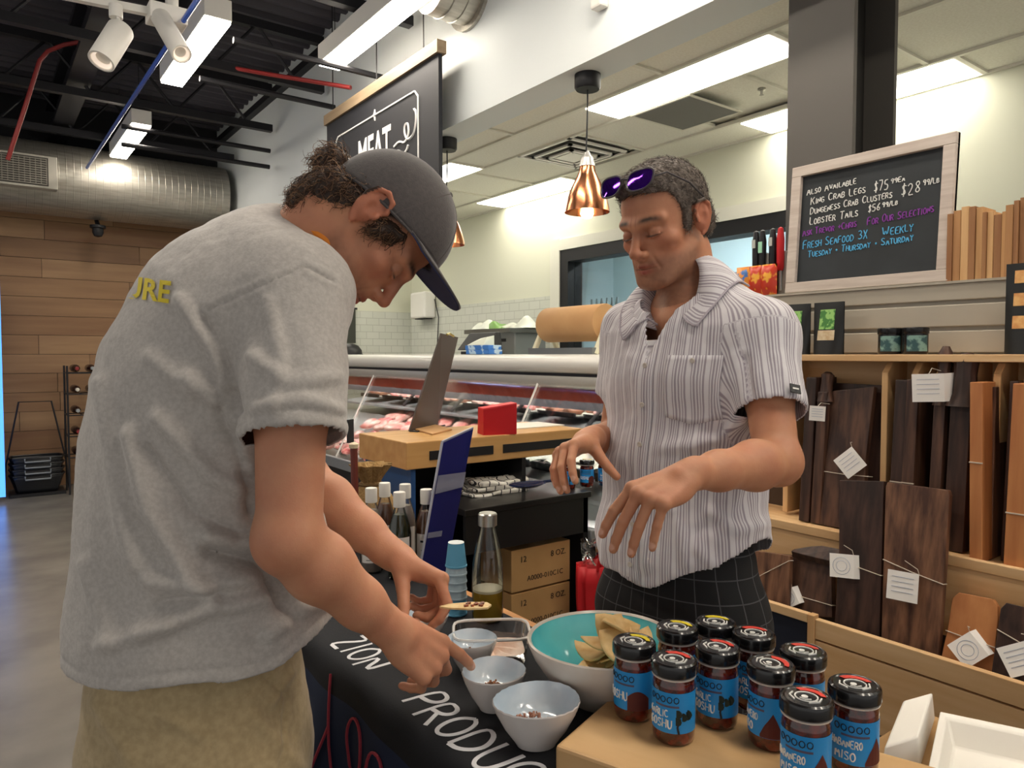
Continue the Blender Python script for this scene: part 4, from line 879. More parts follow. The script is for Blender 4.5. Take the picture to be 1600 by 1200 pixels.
# blue standing sign panel
bl, br = atZ(652, 905, TZ+.003), atZ(696, 893, TZ+.003); db = (bl-CP).dot(CF); de = (br-CP).dot(CF)
tl_, tr_ = atD(690, 690, db+.03), atD(738, 668, de+.03); n_ = (br-bl).cross(tl_-bl).normalized()*.005
t = thing('blue_panel', 'leaning dark blue panel with white edge and strips of clear tape', 'sign', tuple(bl))
MB().hexa([bl, br, tr_, tl_], [bl+n_, br+n_, tr_+n_, tl_+n_]).build('panel', mat('panel_blue', '#161f66', .3), t, None, world=True)
MB().tube([bl+n_*.5, tl_+n_*.5], .0035, 4).build('edge_trim', mat('edge_white', '#b9bccb', .5), t, world=True); MB().tube([tl_+n_*.5, tr_+n_*.5], .0035, 4).build('edge_trim', MATS['edge_white'], t, world=True)
qd = lambda u, v: (bl.lerp(br, u)).lerp(tl_.lerp(tr_, u), v)
sg_ = -1 if n_.dot(CP-bl) < 0 else 1
nn = n_.normalized()*sg_*.0062+(n_ if sg_ > 0 else Vector((0, 0, 0)))
for k, (v0, v1, dv) in enumerate(((.62, .70, -.03), (.66, .755, -.06), (.30, .34, -.02))):
    b = MB().add([qd(0, v0)+nn*(1+.02*k), qd(.97 if k < 2 else .5, v0+dv)+nn, qd(.97 if k < 2 else .5, v1+dv)+nn, qd(0, v1)+nn], [(0, 1, 2, 3)]); b.build('tape_strip', mat('clear_tape', '#a9aec4', .2, alpha=.55), t, None, world=True)
# white capped bottles
m_capw = mat('bottle_cap_white', '#e6e2da', .45); m_sauce = [mat('sauce_0', '#9b8f86', .2), mat('sauce_1', '#2a3018', .15), mat('sauce_2', '#6b4530', .2)]
m_lw = mat('bottle_label', '#e4dfd8', .6)
bo = [(534, 768, 2.02, 0, 'white capped label bottle hidden behind the forearm'), (580, 766, 2.0, 0, 'white capped bottle in front of the burlap sack'), (601, 754, 2.08, 2, 'tallest looking white capped bottle beside the sack'), (633, 761, 2.06, 0, 'white capped bottle behind the dark green bottle'), (624, 769, 1.94, 1, 'white capped bottle with dark green contents and a printed label'), (666, 762, 1.98, 2, 'white capped bottle touching the blue panel')]
for px, py, d, k, lab in bo:
    q = atD(px, py, d); t = thing('sauce_bottle', lab, 'bottle', (q.x, q.y, TZ+.0015), group='white capped bottles on the table', rz=random.uniform(-.4, .4))
    H = .232; toC = math.atan2(-q.y, -q.x)+math.pi/2; t.rotation_euler.z = toC
    MB().lathe([(.001, 0), (.028, 0), (.031, .005), (.031, .12), (.027, .145), (.018, .175), (.0135, .19), (.0135, .2)], 28, caps=False).build('glass', m_bott, t)
    MB().lathe([(.001, .004), (.027, .004), (.029, .01), (.029, .118), (.024, .146), (.015, .172), (.001, .172)], 24).build('sauce', m_sauce[k], t)
    MB().lathe([(.0155, .192), (.0165, .193), (.0165, H-.003), (.0155, H), (.001, H)], 24).build('cap', m_capw, t)
    lb = MB().grid(lambda u, v: Vector((.0316*math.sin(-.95+1.9*u), -.0316*math.cos(-.95+1.9*u), .03+.085*v)), 16, 2).build('label', m_lw, t, 80)
    pr = MB()
    for a, z in ((-.4, .095), (-.15, .088), (.05, .094), (.3, .099)): pr.box((.032*math.sin(a), -.032*math.cos(a), z), (.008, .002, .005), rotz(a))
    pr.build('label_print', m_bk, lb, None)
    for k2 in range(4): MB().grid(lambda u, v: Vector((.0319*math.sin(-.5+1.0*u), -.0319*math.cos(-.5+1.0*u), .07-.011*k2+.002*v)), 8, 2).build('label_line', mat('print_grey', '#77736d', .6), lb, 80)
# foam takeaway box on a small stool
t = thing('stool', 'small wooden stool between the table and the pine rack', 'stool', (1.30, .48, 0))
MB().box2((-.2, -.2, .58), (.2, .17, .61)).build('seat', m_crate, t, None)
for sx in (-.17, .17):
    for sy in (-.17, .14): MB().box2((sx-.02, sy-.02, 0), (sx+.02, sy+.02, .58)).build('leg', m_crate, t, None)
m_foam = mat('white_foam', '#efebe2', .75)
c0, c1, c2 = atZ(1378, 1168, .64), atZ(1455, 1090, .665), atZ(1462, 1190, .62)
t = thing('takeaway_box', 'open white foam takeaway box beside the pine rack', 'box', (1.42, .5, .612))
def tray(b, o_, ex, ey, h, wall=.022):
    up = Vector((0, 0, 1)); fx = lambda u, v, z: o_+ex*u+ey*v+up*z
    pts = lambda i, z: [fx(i, i, z), fx(1-i, i, z), fx(1-i, 1-i, z), fx(i, 1-i, z)]
    r0, r1, r2 = pts(0, h), pts(.07, h), pts(.14, .004); r3 = pts(.1, 0)
    b.add(r0+r1+r2+r3, [(0, 1, 5, 4), (1, 2, 6, 5), (2, 3, 7, 6), (3, 0, 4, 7), (4, 5, 9, 8), (5, 6, 10, 9), (6, 7, 11, 10), (7, 4, 8, 11), (8, 9, 10, 11), (1, 0, 12, 13), (2, 1, 13, 14), (3, 2, 14, 15), (0, 3, 15, 12), (15, 14, 13, 12)])
a0 = Vector((1.50, .40, .612)); e1 = Vector((.10, -.23, 0)); e2 = Vector((-.22, -.10, 0))
q_ = lambda x, y: atZ(x, y, .655)
o_, e1, e2 = q_(1468, 1112), q_(1660, 1152)-q_(1468, 1112), q_(1436, 1262)-q_(1468, 1112); o_.z = .612
b = MB(); tray(b, o_, e1, e2, .045); b.build('base_half', m_foam, t, 50, world=True, bevel=.004)
b = MB(); o_, e1, e2 = q_(1408, 1094), q_(1462, 1090)-q_(1408, 1094), q_(1376, 1172)-q_(1408, 1094); o_.z = .6125; up_ = Vector((0, 0, .045)); b.hexa([o_, o_+e2, o_+e1+e2, o_+e1], [o_+up_+e1*.08+e2*.04, o_+up_+e1*.08+e2*.96, o_+up_+e1*.92+e2*.96+Vector((0, 0, .012)), o_+up_+e1*.92+e2*.04+Vector((0, 0, .012))]); b.build('lid_half', m_foam, t, 50, world=True, bevel=.004)
# ================================================================== CHALKBOARD, SHELF GOODS, PINE RACK
a, b_, c, d = atX(1235, 262, 2.24), atX(1497, 197, 2.24), atX(1222, 458, 2.2), atX(1472, 436, 2.2)
yL, yR = 1.455, .932; zB, zT = 1.533, 1.968; lean = .035
cb_ = thing('chalkboard', 'framed chalkboard with handwritten seafood prices standing on the half wall', 'chalkboard', (2.27, (yL+yR)/2, zB))
hw2 = (yL-yR)/2; hh = zT-zB
Rl = Matrix.Rotation(math.atan2(lean, hh), 3, 'Y')
cb_.rotation_euler = (0, math.atan2(lean, hh), 0)
m_frame = wood('frame_greywash', '#b5a79c', '#cdc2b8', 'Y', 1.4, .7)
MB().box2((0, -hw2, 0), (.012, hw2, hh)).build('slate', mat('slate', '#24282b', .7, col2='#2c3135', nscale=6), cb_, None)
fw = .035
for lo, hi in (((-.014, -hw2, 0), (.014, hw2, fw)), ((-.014, -hw2, hh-fw), (.014, hw2, hh)), ((-.014, -hw2, fw), (.014, -hw2+fw, hh-fw)), ((-.014, hw2-fw, fw), (.014, hw2, hh-fw))): MB().box2(lo, hi).build('frame_rail', m_frame, cb_, None, bevel=.002)
m_chw = mat('chalk_white', '#dcdcd8', .9); m_chp = mat('chalk_purple', '#8a3fa0', .9); m_chb = mat('chalk_blue', '#5ab0dd', .9)
IW = 2*(hw2-fw)
cf = lambda x, y: Vector((-.0008, hw2-fw-x, y))
random.seed(21)
def chalk(txt, x, y, h, m, wd, sl=.0, sc=True, r=.0017):
    q = MB(); letter_tubes(q, txt, h, r, lambda a, b: cf(a, b+sl*(a-x)), x, y+.016, wd, .05, 4, sc); q.build('chalk_line', m, cb_)
chalk('ALSO AVAILABLE', .018, .318, .022, m_chw, .175, .04)
chalk('KING CRAB LEGS', .035, .283, .024, m_chw, .19, .04); chalk('$75', .25, .286, .032, m_chw, .048, .05); chalk('99EA', .30, .303, .015, m_chw, .045, .05)
chalk('DUNGENESS CRAB CLUSTERS', .035, .249, .023, m_chw, .275, .04); chalk('$28', .335, .258, .036, m_chw, .06, .05); chalk('99/LB', .397, .279, .017, m_chw, .048, .03)
chalk('LOBSTER TAILS', .035, .214, .025, m_chw, .17, .03); chalk('$56', .235, .224, .023, m_chw, .04, .05); chalk('99/LB', .278, .233, .015, m_chw, .05, .05)
chalk('ASK TREVOR +CHRIS', .012, .178, .022, m_chp, .19, .035); chalk('FOR OUR SELECTIONS', .235, .184, .024, m_chp, .2, .05)
chalk('FRESH SEAFOOD 3X', .016, .134, .028, m_chb, .225, .035); chalk('WEEKLY', .285, .142, .028, m_chb, .095, .06)
chalk('TUESDAY * THURSDAY * SATURDAY', .036, .103, .022, m_chb, .345, .04)
# grilling planks standing on the half wall
random.seed(9)
m_ced = [wood('cedar_%d' % i, x, y, 'Z', 1.2, .65) for i, (x, y) in enumerate((('#b98a58', '#cfa573'), ('#a2744a', '#ba8b5c'), ('#c79a66', '#dcb482'), ('#8c5e3c', '#a67a50')))]
y = .938; i = 0
while y > .66:
    wd = random.uniform(.009, .022); hg = .195+.02*math.sin(i*.7)+random.uniform(-.008, .008)
    o = MB().box2((2.255+random.uniform(0, .01), y-wd+.0008, 1.5325), (2.35, y, 1.5325+hg)).build('grilling_plank', m_ced[i % 4] if i % 5 else m_ced[3], None, None, bevel=.001)
    tag(o, 'thin cedar grilling plank in the upright row beside the chalkboard', 'plank', 'grilling planks in a row'); y -= wd; i += 1
# packets on the half wall left of the board
m_therm = mat('thermo_black', '#1c1c20', .4)
for i, (px, top, kind) in enumerate(((1181, 352, 0), (1191, 350, 1), (1207, 347, 0), (1219, 355, 2))):
    p = atX(px, 455, 2.32); h = (1.52+.25-.01*i)
    t = thing('hanging_probe_pack', ['black thermometer in a clear pack beside the chalkboard', 'black thermometer with a green display in a clear pack', 'black handled probe in a clear pack touching the board', 'red handled tool pack behind the chalkboard edge'][i], 'thermometer', (2.33, p.y, 1.532))
    MB().box2((-.004, -.02, 0), (.004, .02, .16)).build('card', mat('blister_card', '#a9a7a2', .3), t, None)
    MB().lathe([(.009, .09), (.013, .10), (.014, .2), (.009, .24), (.001, .245)], 12, c=(-.012, 0, 0)).build('handle', m_therm if kind < 2 else m_redb, t)
    MB().cyl((-.01, 0, .02), (-.012, 0, .1), .004, n=8).build('probe', MATS['brushed_steel'], t)
    if kind == 1: MB().box2((-.028, -.008, .16), (-.025, .008, .2)).build('display', mat('lcd_green', '#9fd6b4', .3), t, None)
    if kind == 0: MB().box2((-.029, -.007, .18), (-.026, .007, .21)).build('display', mat('lcd_grey', '#b9bcb4', .3), t, None)
m_chilibag = mat('red_snack_bag', '#c23a24', .3, col2='#e7a83a', nscale=30, ndet=2, ramp=(.5, .58))
for i in range(3):
    px = (1166, 1185, 1203)[i]; p = atX(px, 450, 2.29)
    b = MB().grid(lambda u, v: Vector((-.02*math.sin(math.pi*u)**.6*math.sin(math.pi*v)**.5, -.035+.07*u, .11*v)), 8, 9).grid(lambda u, v: Vector((.02*math.sin(math.pi*u)**.6*math.sin(math.pi*v)**.5, -.035+.07*u, .11*v)), 8, 9)
    o = b.build('snack_bag', (mat('blue_orange_bag', '#d8892c', .3, col2='#3f6fae', nscale=25, ramp=(.52, .56)), m_chilibag, m_chilibag)[i], None, 60); o.location = (2.28, p.y, 1.534); tag(o, ['orange and blue snack bag on the half wall', 'red snack bag with yellow flames beside the orange bag', 'red snack bag with yellow flames against the chalkboard frame'][i], 'bag')
# ------------------------------------------------------------------ pine rack
m_pine = wood('pine', '#cb9f6c', '#e4c294', 'Y', .8, .55); m_pinev = wood('pine_upright', '#c99b68', '#e0bc8c', 'Z', .8, .55)
pr = thing('pine_rack', 'two tier pine display rack holding walnut boards', 'rack', (2.05, .7, 0))
B = lambda n, lo, hi, m=m_pine: MB().box2(lo, hi).build(n, m, pr, None, world=True, bevel=.002)
B('shelf', (2.09, -.4, 1.302), (2.245, 1.66, 1.322)); B('back_rail', (2.225, -.4, 1.20), (2.243, 1.66, 1.302)); B('back_panel', (2.232, -.4, .2), (2.243, 1.66, 1.20), mat('rack_back', '#4a3a2c', .8))
B('upper_ledge', (1.99, -.4, .78), (2.23, 1.66, .80)); B('upper_front', (1.985, -.4, .60), (2.003, 1.66, .785)); B('upper_lip', (1.98, -.4, .785), (2.0, 1.66, .812))
B('lower_ledge', (1.87, -.4, .42), (2.0, 1.28, .44)); B('lower_front', (1.85, -.4, .535), (1.87, 1.085, .59)); B('lower_apron', (1.852, -.4, .34), (1.868, 1.085, .53))
B('lower_post', (1.845, 1.085, .30), (1.87, 1.105, .60), m_pinev); B('left_front', (1.845, 1.105, .575), (1.865, 1.66, .60)); B('left_back', (1.87, 1.105, .2), (1.98, 1.66, .42), mat('rack_back', ''))
B('foot_plinth', (1.88, -.4, 0), (2.22, 1.66, .2), mat('rack_back', ''))
B('navy_sign', (1.855, 1.11, .44), (1.86, 1.3, .572), mat('sign_navy', '#151b2c', .6))
for px in (1232, 1385, 1432, 1470, 1519, 1560, 1608, 1660, 1310):
    r = ray(px, 600); yy = 2.12*r.y/r.x
    if px == 1310: continue
    MB().prism([(2.11, .81), (2.235, .81), (2.235, 1.30), (2.14, 1.30), (2.11, 1.27)], .018, Matrix(((1, 0, 0, 0), (0, 0, 1, yy-.009), (0, 1, 0, 0), (0, 0, 0, 1)))).build('divider', m_pinev, pr, None, world=True, bevel=.002)
# walnut boards
m_wal = [wood('walnut_%d' % i, x, y, 'Z', 1.1, .5, ramp=(.38, .66)) for i, (x, y) in enumerate((('#33201a', '#644636'), ('#271813', '#4a3229'), ('#452b20', '#825c44')))]
m_cher = wood('cherry', '#a8683c', '#c28450', 'Z', 1, .5)
m_tag = mat('paper_tag', '#f0ece6', .8); m_str = mat('string', '#cbbfae', .9); m_tagp = mat('tag_print', '#8f9ab4', .8)
def hangtag(t, base, c, nrm, up, s, fold=True, ring=True):
    """folded square paper tag hanging on string: c centre (world), nrm towards viewer, up in plane"""
    rt = up.cross(nrm).normalized(); up = nrm.cross(rt).normalized()
    q = [c+rt*(x*s/2)+up*(y*s/2) for x, y in ((-1, -1), (1, -1), (1, 1), (-1, 1))]
    tg = MB().hexa([v-nrm*.0006 for v in q], [v+nrm*.0006 for v in q]).build('tag', m_tag, t, None, world=True)
    if fold:
        f = [q[1], q[2], q[2]+rt*s*.35-nrm*s*.5, q[1]+rt*s*.35-nrm*s*.5]
        MB().hexa([v-nrm*.0005 for v in f], [v+nrm*.0005 for v in f]).build('tag_fold', m_tag, t, None, world=True)
    if ring:
        for rr in (.36, .22): MB().tube([c+nrm*.0012+rt*(s*rr*math.cos(a))+up*(s*rr*math.sin(a)) for a in np.linspace(0, 6.28, 25)[:-1]], .0005, 3, True).build('tag_print', m_tagp, t, world=True)
    else:
        for k in range(4): MB().tube([c+nrm*.0012+rt*(-s*.35)+up*(s*(.3-.17*k)), c+nrm*.0012+rt*(s*.35)+up*(s*(.3-.17*k))], .0005, 3).build('tag_print', m_tagp, t, world=True)
    return q
def face_board(name, label, quad, X0, X1, th, m, strv=None, tagspec=None, shape=None):
    bl, br, tr, tl = [atX(px, py, X0 if k < 2 else X1) for k, (px, py) in enumerate(quad)]
    t = thing(name, label, 'cutting board', tuple((bl+br)/2)); n = (br-bl).cross(tl-bl).normalized(); n = n if n.dot(CP-bl) > 0 else -n
    poly = shape or [(0, 0), (1, 0), (1, .97), (.97, 1), (.03, 1), (0, .97)]
    P_ = lambda u, v: (bl.lerp(br, u)).lerp(tl.lerp(tr, u), v)
    q = [P_(u, v) for u, v in poly]; k = len(q)
    MB().add(q+[v-n*th for v in q], [tuple(range(k)), tuple(range(2*k-1, k-1, -1))]+[(i, k+i, k+(i+1) % k, (i+1) % k) for i in range(k)]).build('board', m, t, None, world=True, bevel=.0015)
    if strv is not None:
        v0, v1 = strv; MB().tube([P_(-.003, v0)-n*th, P_(-.003, v0)+n*.002, P_(.5, (v0+v1)/2-.005)+n*.003, P_(1.003, v1)+n*.002, P_(1.003, v1)-n*th], .0014, 5).build('string', m_str, t, world=True)
    if tagspec:
        px, py, s, rot, fold, ring = tagspec; r = ray(px, py); dd = (bl+n*.02-CP).dot(n)/r.dot(n); c = CP+r*dd
        nv = (n*.7+(CP-c).normalized()*.3).normalized(); up = Matrix.Rotation(rot, 3, nv) @ Vector((0, 0, 1)); up = (up-nv*up.dot(nv)).normalized()
        q = hangtag(t, None, c, nv, up, s, fold, ring)
        top = max(q, key=lambda v: v.z); MB().tube([top, top+Vector((0, .004, .012)), c+n*-.01+Vector((0, 0, s*.9))], .001, 4).build('tag_string', m_str, t, world=True)
    return t
face_board('walnut_board', 'wide dark walnut board with curved edge and a square tag on string, upper tier', [(1272, 818), (1352, 832), (1366, 604), (1291, 612)], 2.06, 2.115, .02, m_wal[0], (.40, .38), (1328, 723, .068, .75, False, False), [(0, 0), (.95, 0), (.92, .5), (1, 1), (.04, 1), (.14, .75), (.12, .55), (.03, .3)])
face_board('walnut_board', 'dark walnut board standing behind the wide tagged board, upper tier', [(1296, 800), (1388, 812), (1382, 602), (1303, 598)], 2.11, 2.155, .018, m_wal[1])
face_board('long_walnut_board', 'long narrow near black board with a ring printed tag on string', [(1304, 974), (1374, 996), (1381, 752), (1312, 747)], 1.905, 1.97, .02, m_wal[1], (.445, .39), (1315, 884, .064, .1, True, True), [(0, 0), (1, 0), (1, 1), (0, .985), (.03, .9), (.01, .8), (.04, .5)])
face_board('long_walnut_board', 'long striped walnut board with a folded text tag on string', [(1377, 998), (1466, 1026), (1484, 766), (1384, 753)], 1.90, 1.965, .02, m_wal[2], (.50, .43), (1410, 916, .074, .02, False, False))
face_board('cherry_board', 'orange cherry board with a big ring printed tag, lower tier', [(1470, 1030), (1550, 1062), (1562, 938), (1490, 924)], 1.90, 1.95, .02, m_cher, (.42, .40), (1512, 1016, .062, .8, True, True), [(0, 0), (1, 0), (1, .75), (.97, .92), (.85, 1), (.12, 1), (.0, .9), (.02, .5)])
face_board('walnut_board', 'rounded dark walnut board with a tilted white tag, lower tier end', [(1549, 1050), (1640, 1082), (1640, 958), (1565, 940)], 1.89, 1.94, .02, m_wal[1], (.6, .42), (1592, 1030, .066, .55, False, False), [(0, 0), (1, 0), (1, 1), (.1, 1), (0, .9)])
face_board('walnut_board', 'low wide walnut board with a tilted ring printed tag above the navy sign', [(1172, 960), (1300, 965), (1299, 872), (1175, 862)], 1.93, 1.965, .02, m_wal[0], (.55, .2), (1232, 935, .05, .6, True, True))
face_board('walnut_board', 'reddish walnut board behind the striped shirt with a knotted string', [(1160, 940), (1232, 950), (1234, 868), (1160, 858)], 1.905, 1.93, .018, m_wal[2], (.3, .9))
face_board('paddle_board', 'dark paddle board lying in the short bin with its handle out', [(1235, 862), (1312, 880), (1312, 852), (1245, 853)], 1.94, 1.97, .02, m_wal[1], None, None, [(0, .1), (.3, 0), (1, 0), (1, .8), (.6, 1), (.35, .95), (.02, .5)])
# edge-on boards filed between the dividers
def filed(px, yb, yt, wpx, m, label, handle=0, tg=None, string=None, lean=0.0, X0=2.06, name='walnut_board'):
    r = ray(px, 650); yy = X0*r.y/r.x; dep = (Vector((X0, yy, 1))-CP).dot(CF); th = wpx*dep/F_PX/.82
    zb = .803; zt = atX(px, yt, X0).z
    t = thing(name, label, 'cutting board', (X0, yy, zb)); H = zt-zb; hb = H-handle
    MB().hexa([(0, -th/2, 0), (.13, -th/2, 0), (.13, th/2, 0), (0, th/2, 0)], [(.03, -th/2+lean, hb), (.15, -th/2+lean, hb), (.15, th/2+lean, hb), (.03, th/2+lean, hb)]).build('board', m, t, None, bevel=.002)
    if handle:
        MB().tube([(.05, lean, hb-.03), (.05, lean*1.1, hb), (.055, lean*1.15, hb+handle*.5), (.06, lean*1.2, hb+handle*.85), (.062, lean*1.2, hb+handle)], [th*.9, th*.62, th*.55, th*.62, th*.3], 10).build('handle', m, t)
    if string: MB().box((.0+.03*string, lean*string, H*string), (.004, th*1.04, .003)).build('string', m_str, t, None)
    if tg:
        px2, py2, s, rot, fold = tg; c = atX(px2, py2, X0-.015); hangtag(t, None, c, Vector((-.9, -.43, 0)).normalized(), Matrix.Rotation(rot, 3, 'X') @ Vector((0, 0, 1)), s, fold, False)
        MB().tube([c+Vector((0, 0, s*.45)), c+Vector((.02, 0, s*.7)), c+Vector((.05, -.01, s*.6))], .0012, 4).build('tag_string', m_str, t, world=True)
    return t
filed(1258, 800, 590, 14, m_wal[1], 'dark board partly behind the sleeve in the first slot')
filed(1276, 800, 582, 13, m_wal[0], 'dark walnut paddle with a pointed handle and a hanging tag beside the sleeve', .06, (1277, 646, .045, .05, False))
filed(1399, 750, 594, 15, m_wal[1], 'dark board filed edge on in the slot with white string', 0, None, .36)
filed(1417, 750, 593, 15, m_wal[0], 'brown board filed edge on next to the stringed board', 0, None, .36)
filed(1460, 750, 541, 14, m_wal[0], 'tall walnut paddle with a big open folded tag on its handle', .13, (1450, 606, .075, -.05, True))
filed(1493, 860, 552, 24, m_wal[1], 'thick black walnut paddle with a rounded handle', .11, None, None, 0)
filed(1530, 860, 598, 15, m_cher, 'narrow light brown board leaning in the slot with white string', 0, None, .55, .02, 2.0, 'cherry_board')
filed(1546, 860, 605, 14, m_wal[2], 'olive brown board behind the leaning light board', 0, None, None, .012)
filed(1592, 890, 600, 26, m_cher, 'wide cherry board at the end slot with a tag on its edge', 0, None, .3, 0, 2.0, 'cherry_board')
filed(1576, 890, 596, 10, m_wal[0], 'thin dark board beside the wide cherry board')
# goods on the pine shelf
m_jb = mat('black_jar', '#1a1a1c', .25); m_jl = mat('teal_label', '#33555a', .4, col2='#7fa39a', nscale=40, ramp=(.5, .6))
for i, px in enumerate((1383, 1422)):
    p = atX(px, 548, 2.13); t = thing('spice_jar', ['black jar with teal label on the side of the green labelled pouch', 'black jar with teal label on the side of the tall black packet'][i], 'jar', (p.x+.03, p.y, 1.323))
    t.rotation_euler.z = math.atan2(-p.y, -p.x)+math.pi/2+.2*i
    MB().lathe([(.001, 0), (.031, 0), (.033, .004), (.033, .058), (.031, .06)], 28).build('jar_body', m_jb, t)
    MB().lathe([(.034, .058), (.035, .06), (.035, .074), (.033, .076), (.001, .076)], 28).build('lid', m_jb, t)
    MB().grid(lambda u, v: Vector((.0336*math.sin(-.9+1.8*u), -.0336*math.cos(-.9+1.8*u), .008+.045*v)), 16, 2).build('label', m_jl, t, 80)
m_pouch = mat('black_pouch', '#1b1c1c', .35); m_grn = mat('green_label', '#3f7a35', .4, col2='#8fc06a', nscale=40, ramp=(.5, .55)); m_crm = mat('pouch_window', '#cdbfa2', .4, col2='#b89f7c', nscale=60)
def pouch(y, label, wd, hg, rz, win_):
    t = thing('coffee_pouch', label, 'pouch', (2.175, y, 1.3225), rz=rz)
    MB().grid(lambda u, v: Vector((-.028*(1-v)*math.sin(math.pi*u)**.5-.002, -wd/2+wd*u, hg*v)), 12, 10).grid(lambda u, v: Vector((.02*(1-v)*math.sin(math.pi*u)**.5+.002, -wd/2+wd*u, hg*v)), 12, 10).build('pouch_body', m_pouch, t, 60)
    f = lambda u, v: Vector((-.028*(1-v)*math.sin(math.pi*u)**.5-.0035, -wd/2+wd*u, hg*v))
    if win_ == 1:
        MB().grid(lambda u, v: f(.25+.5*u, .48+.38*v), 8, 6).build('label', m_grn, t, 60); MB().grid(lambda u, v: f(.22+.56*u, .27+.19*v), 8, 5).build('window', m_crm, t, 60)
    elif win_ == 2:
        for k in range(3): MB().grid(lambda u, v: f(.3+.55*u, .78-.25*k+.14*v), 8, 4).build('window', mat('wood_chip_window', '#c98a4c', .4, col2='#e0b070', nscale=50), t, 60)
pouch(atX(1288, 540, 2.15).y, 'black pouch with green label and cream window on the pine shelf', .10, .165, 0, 1)
pouch(atX(1236, 540, 2.15).y, 'black pouch with green label half hidden by the shoulder', .10, .165, .1, 1)
pouch(atX(1606, 540, 2.12).y, 'tall black packet with orange windows at the shelf end', .14, .235, 0, 2)
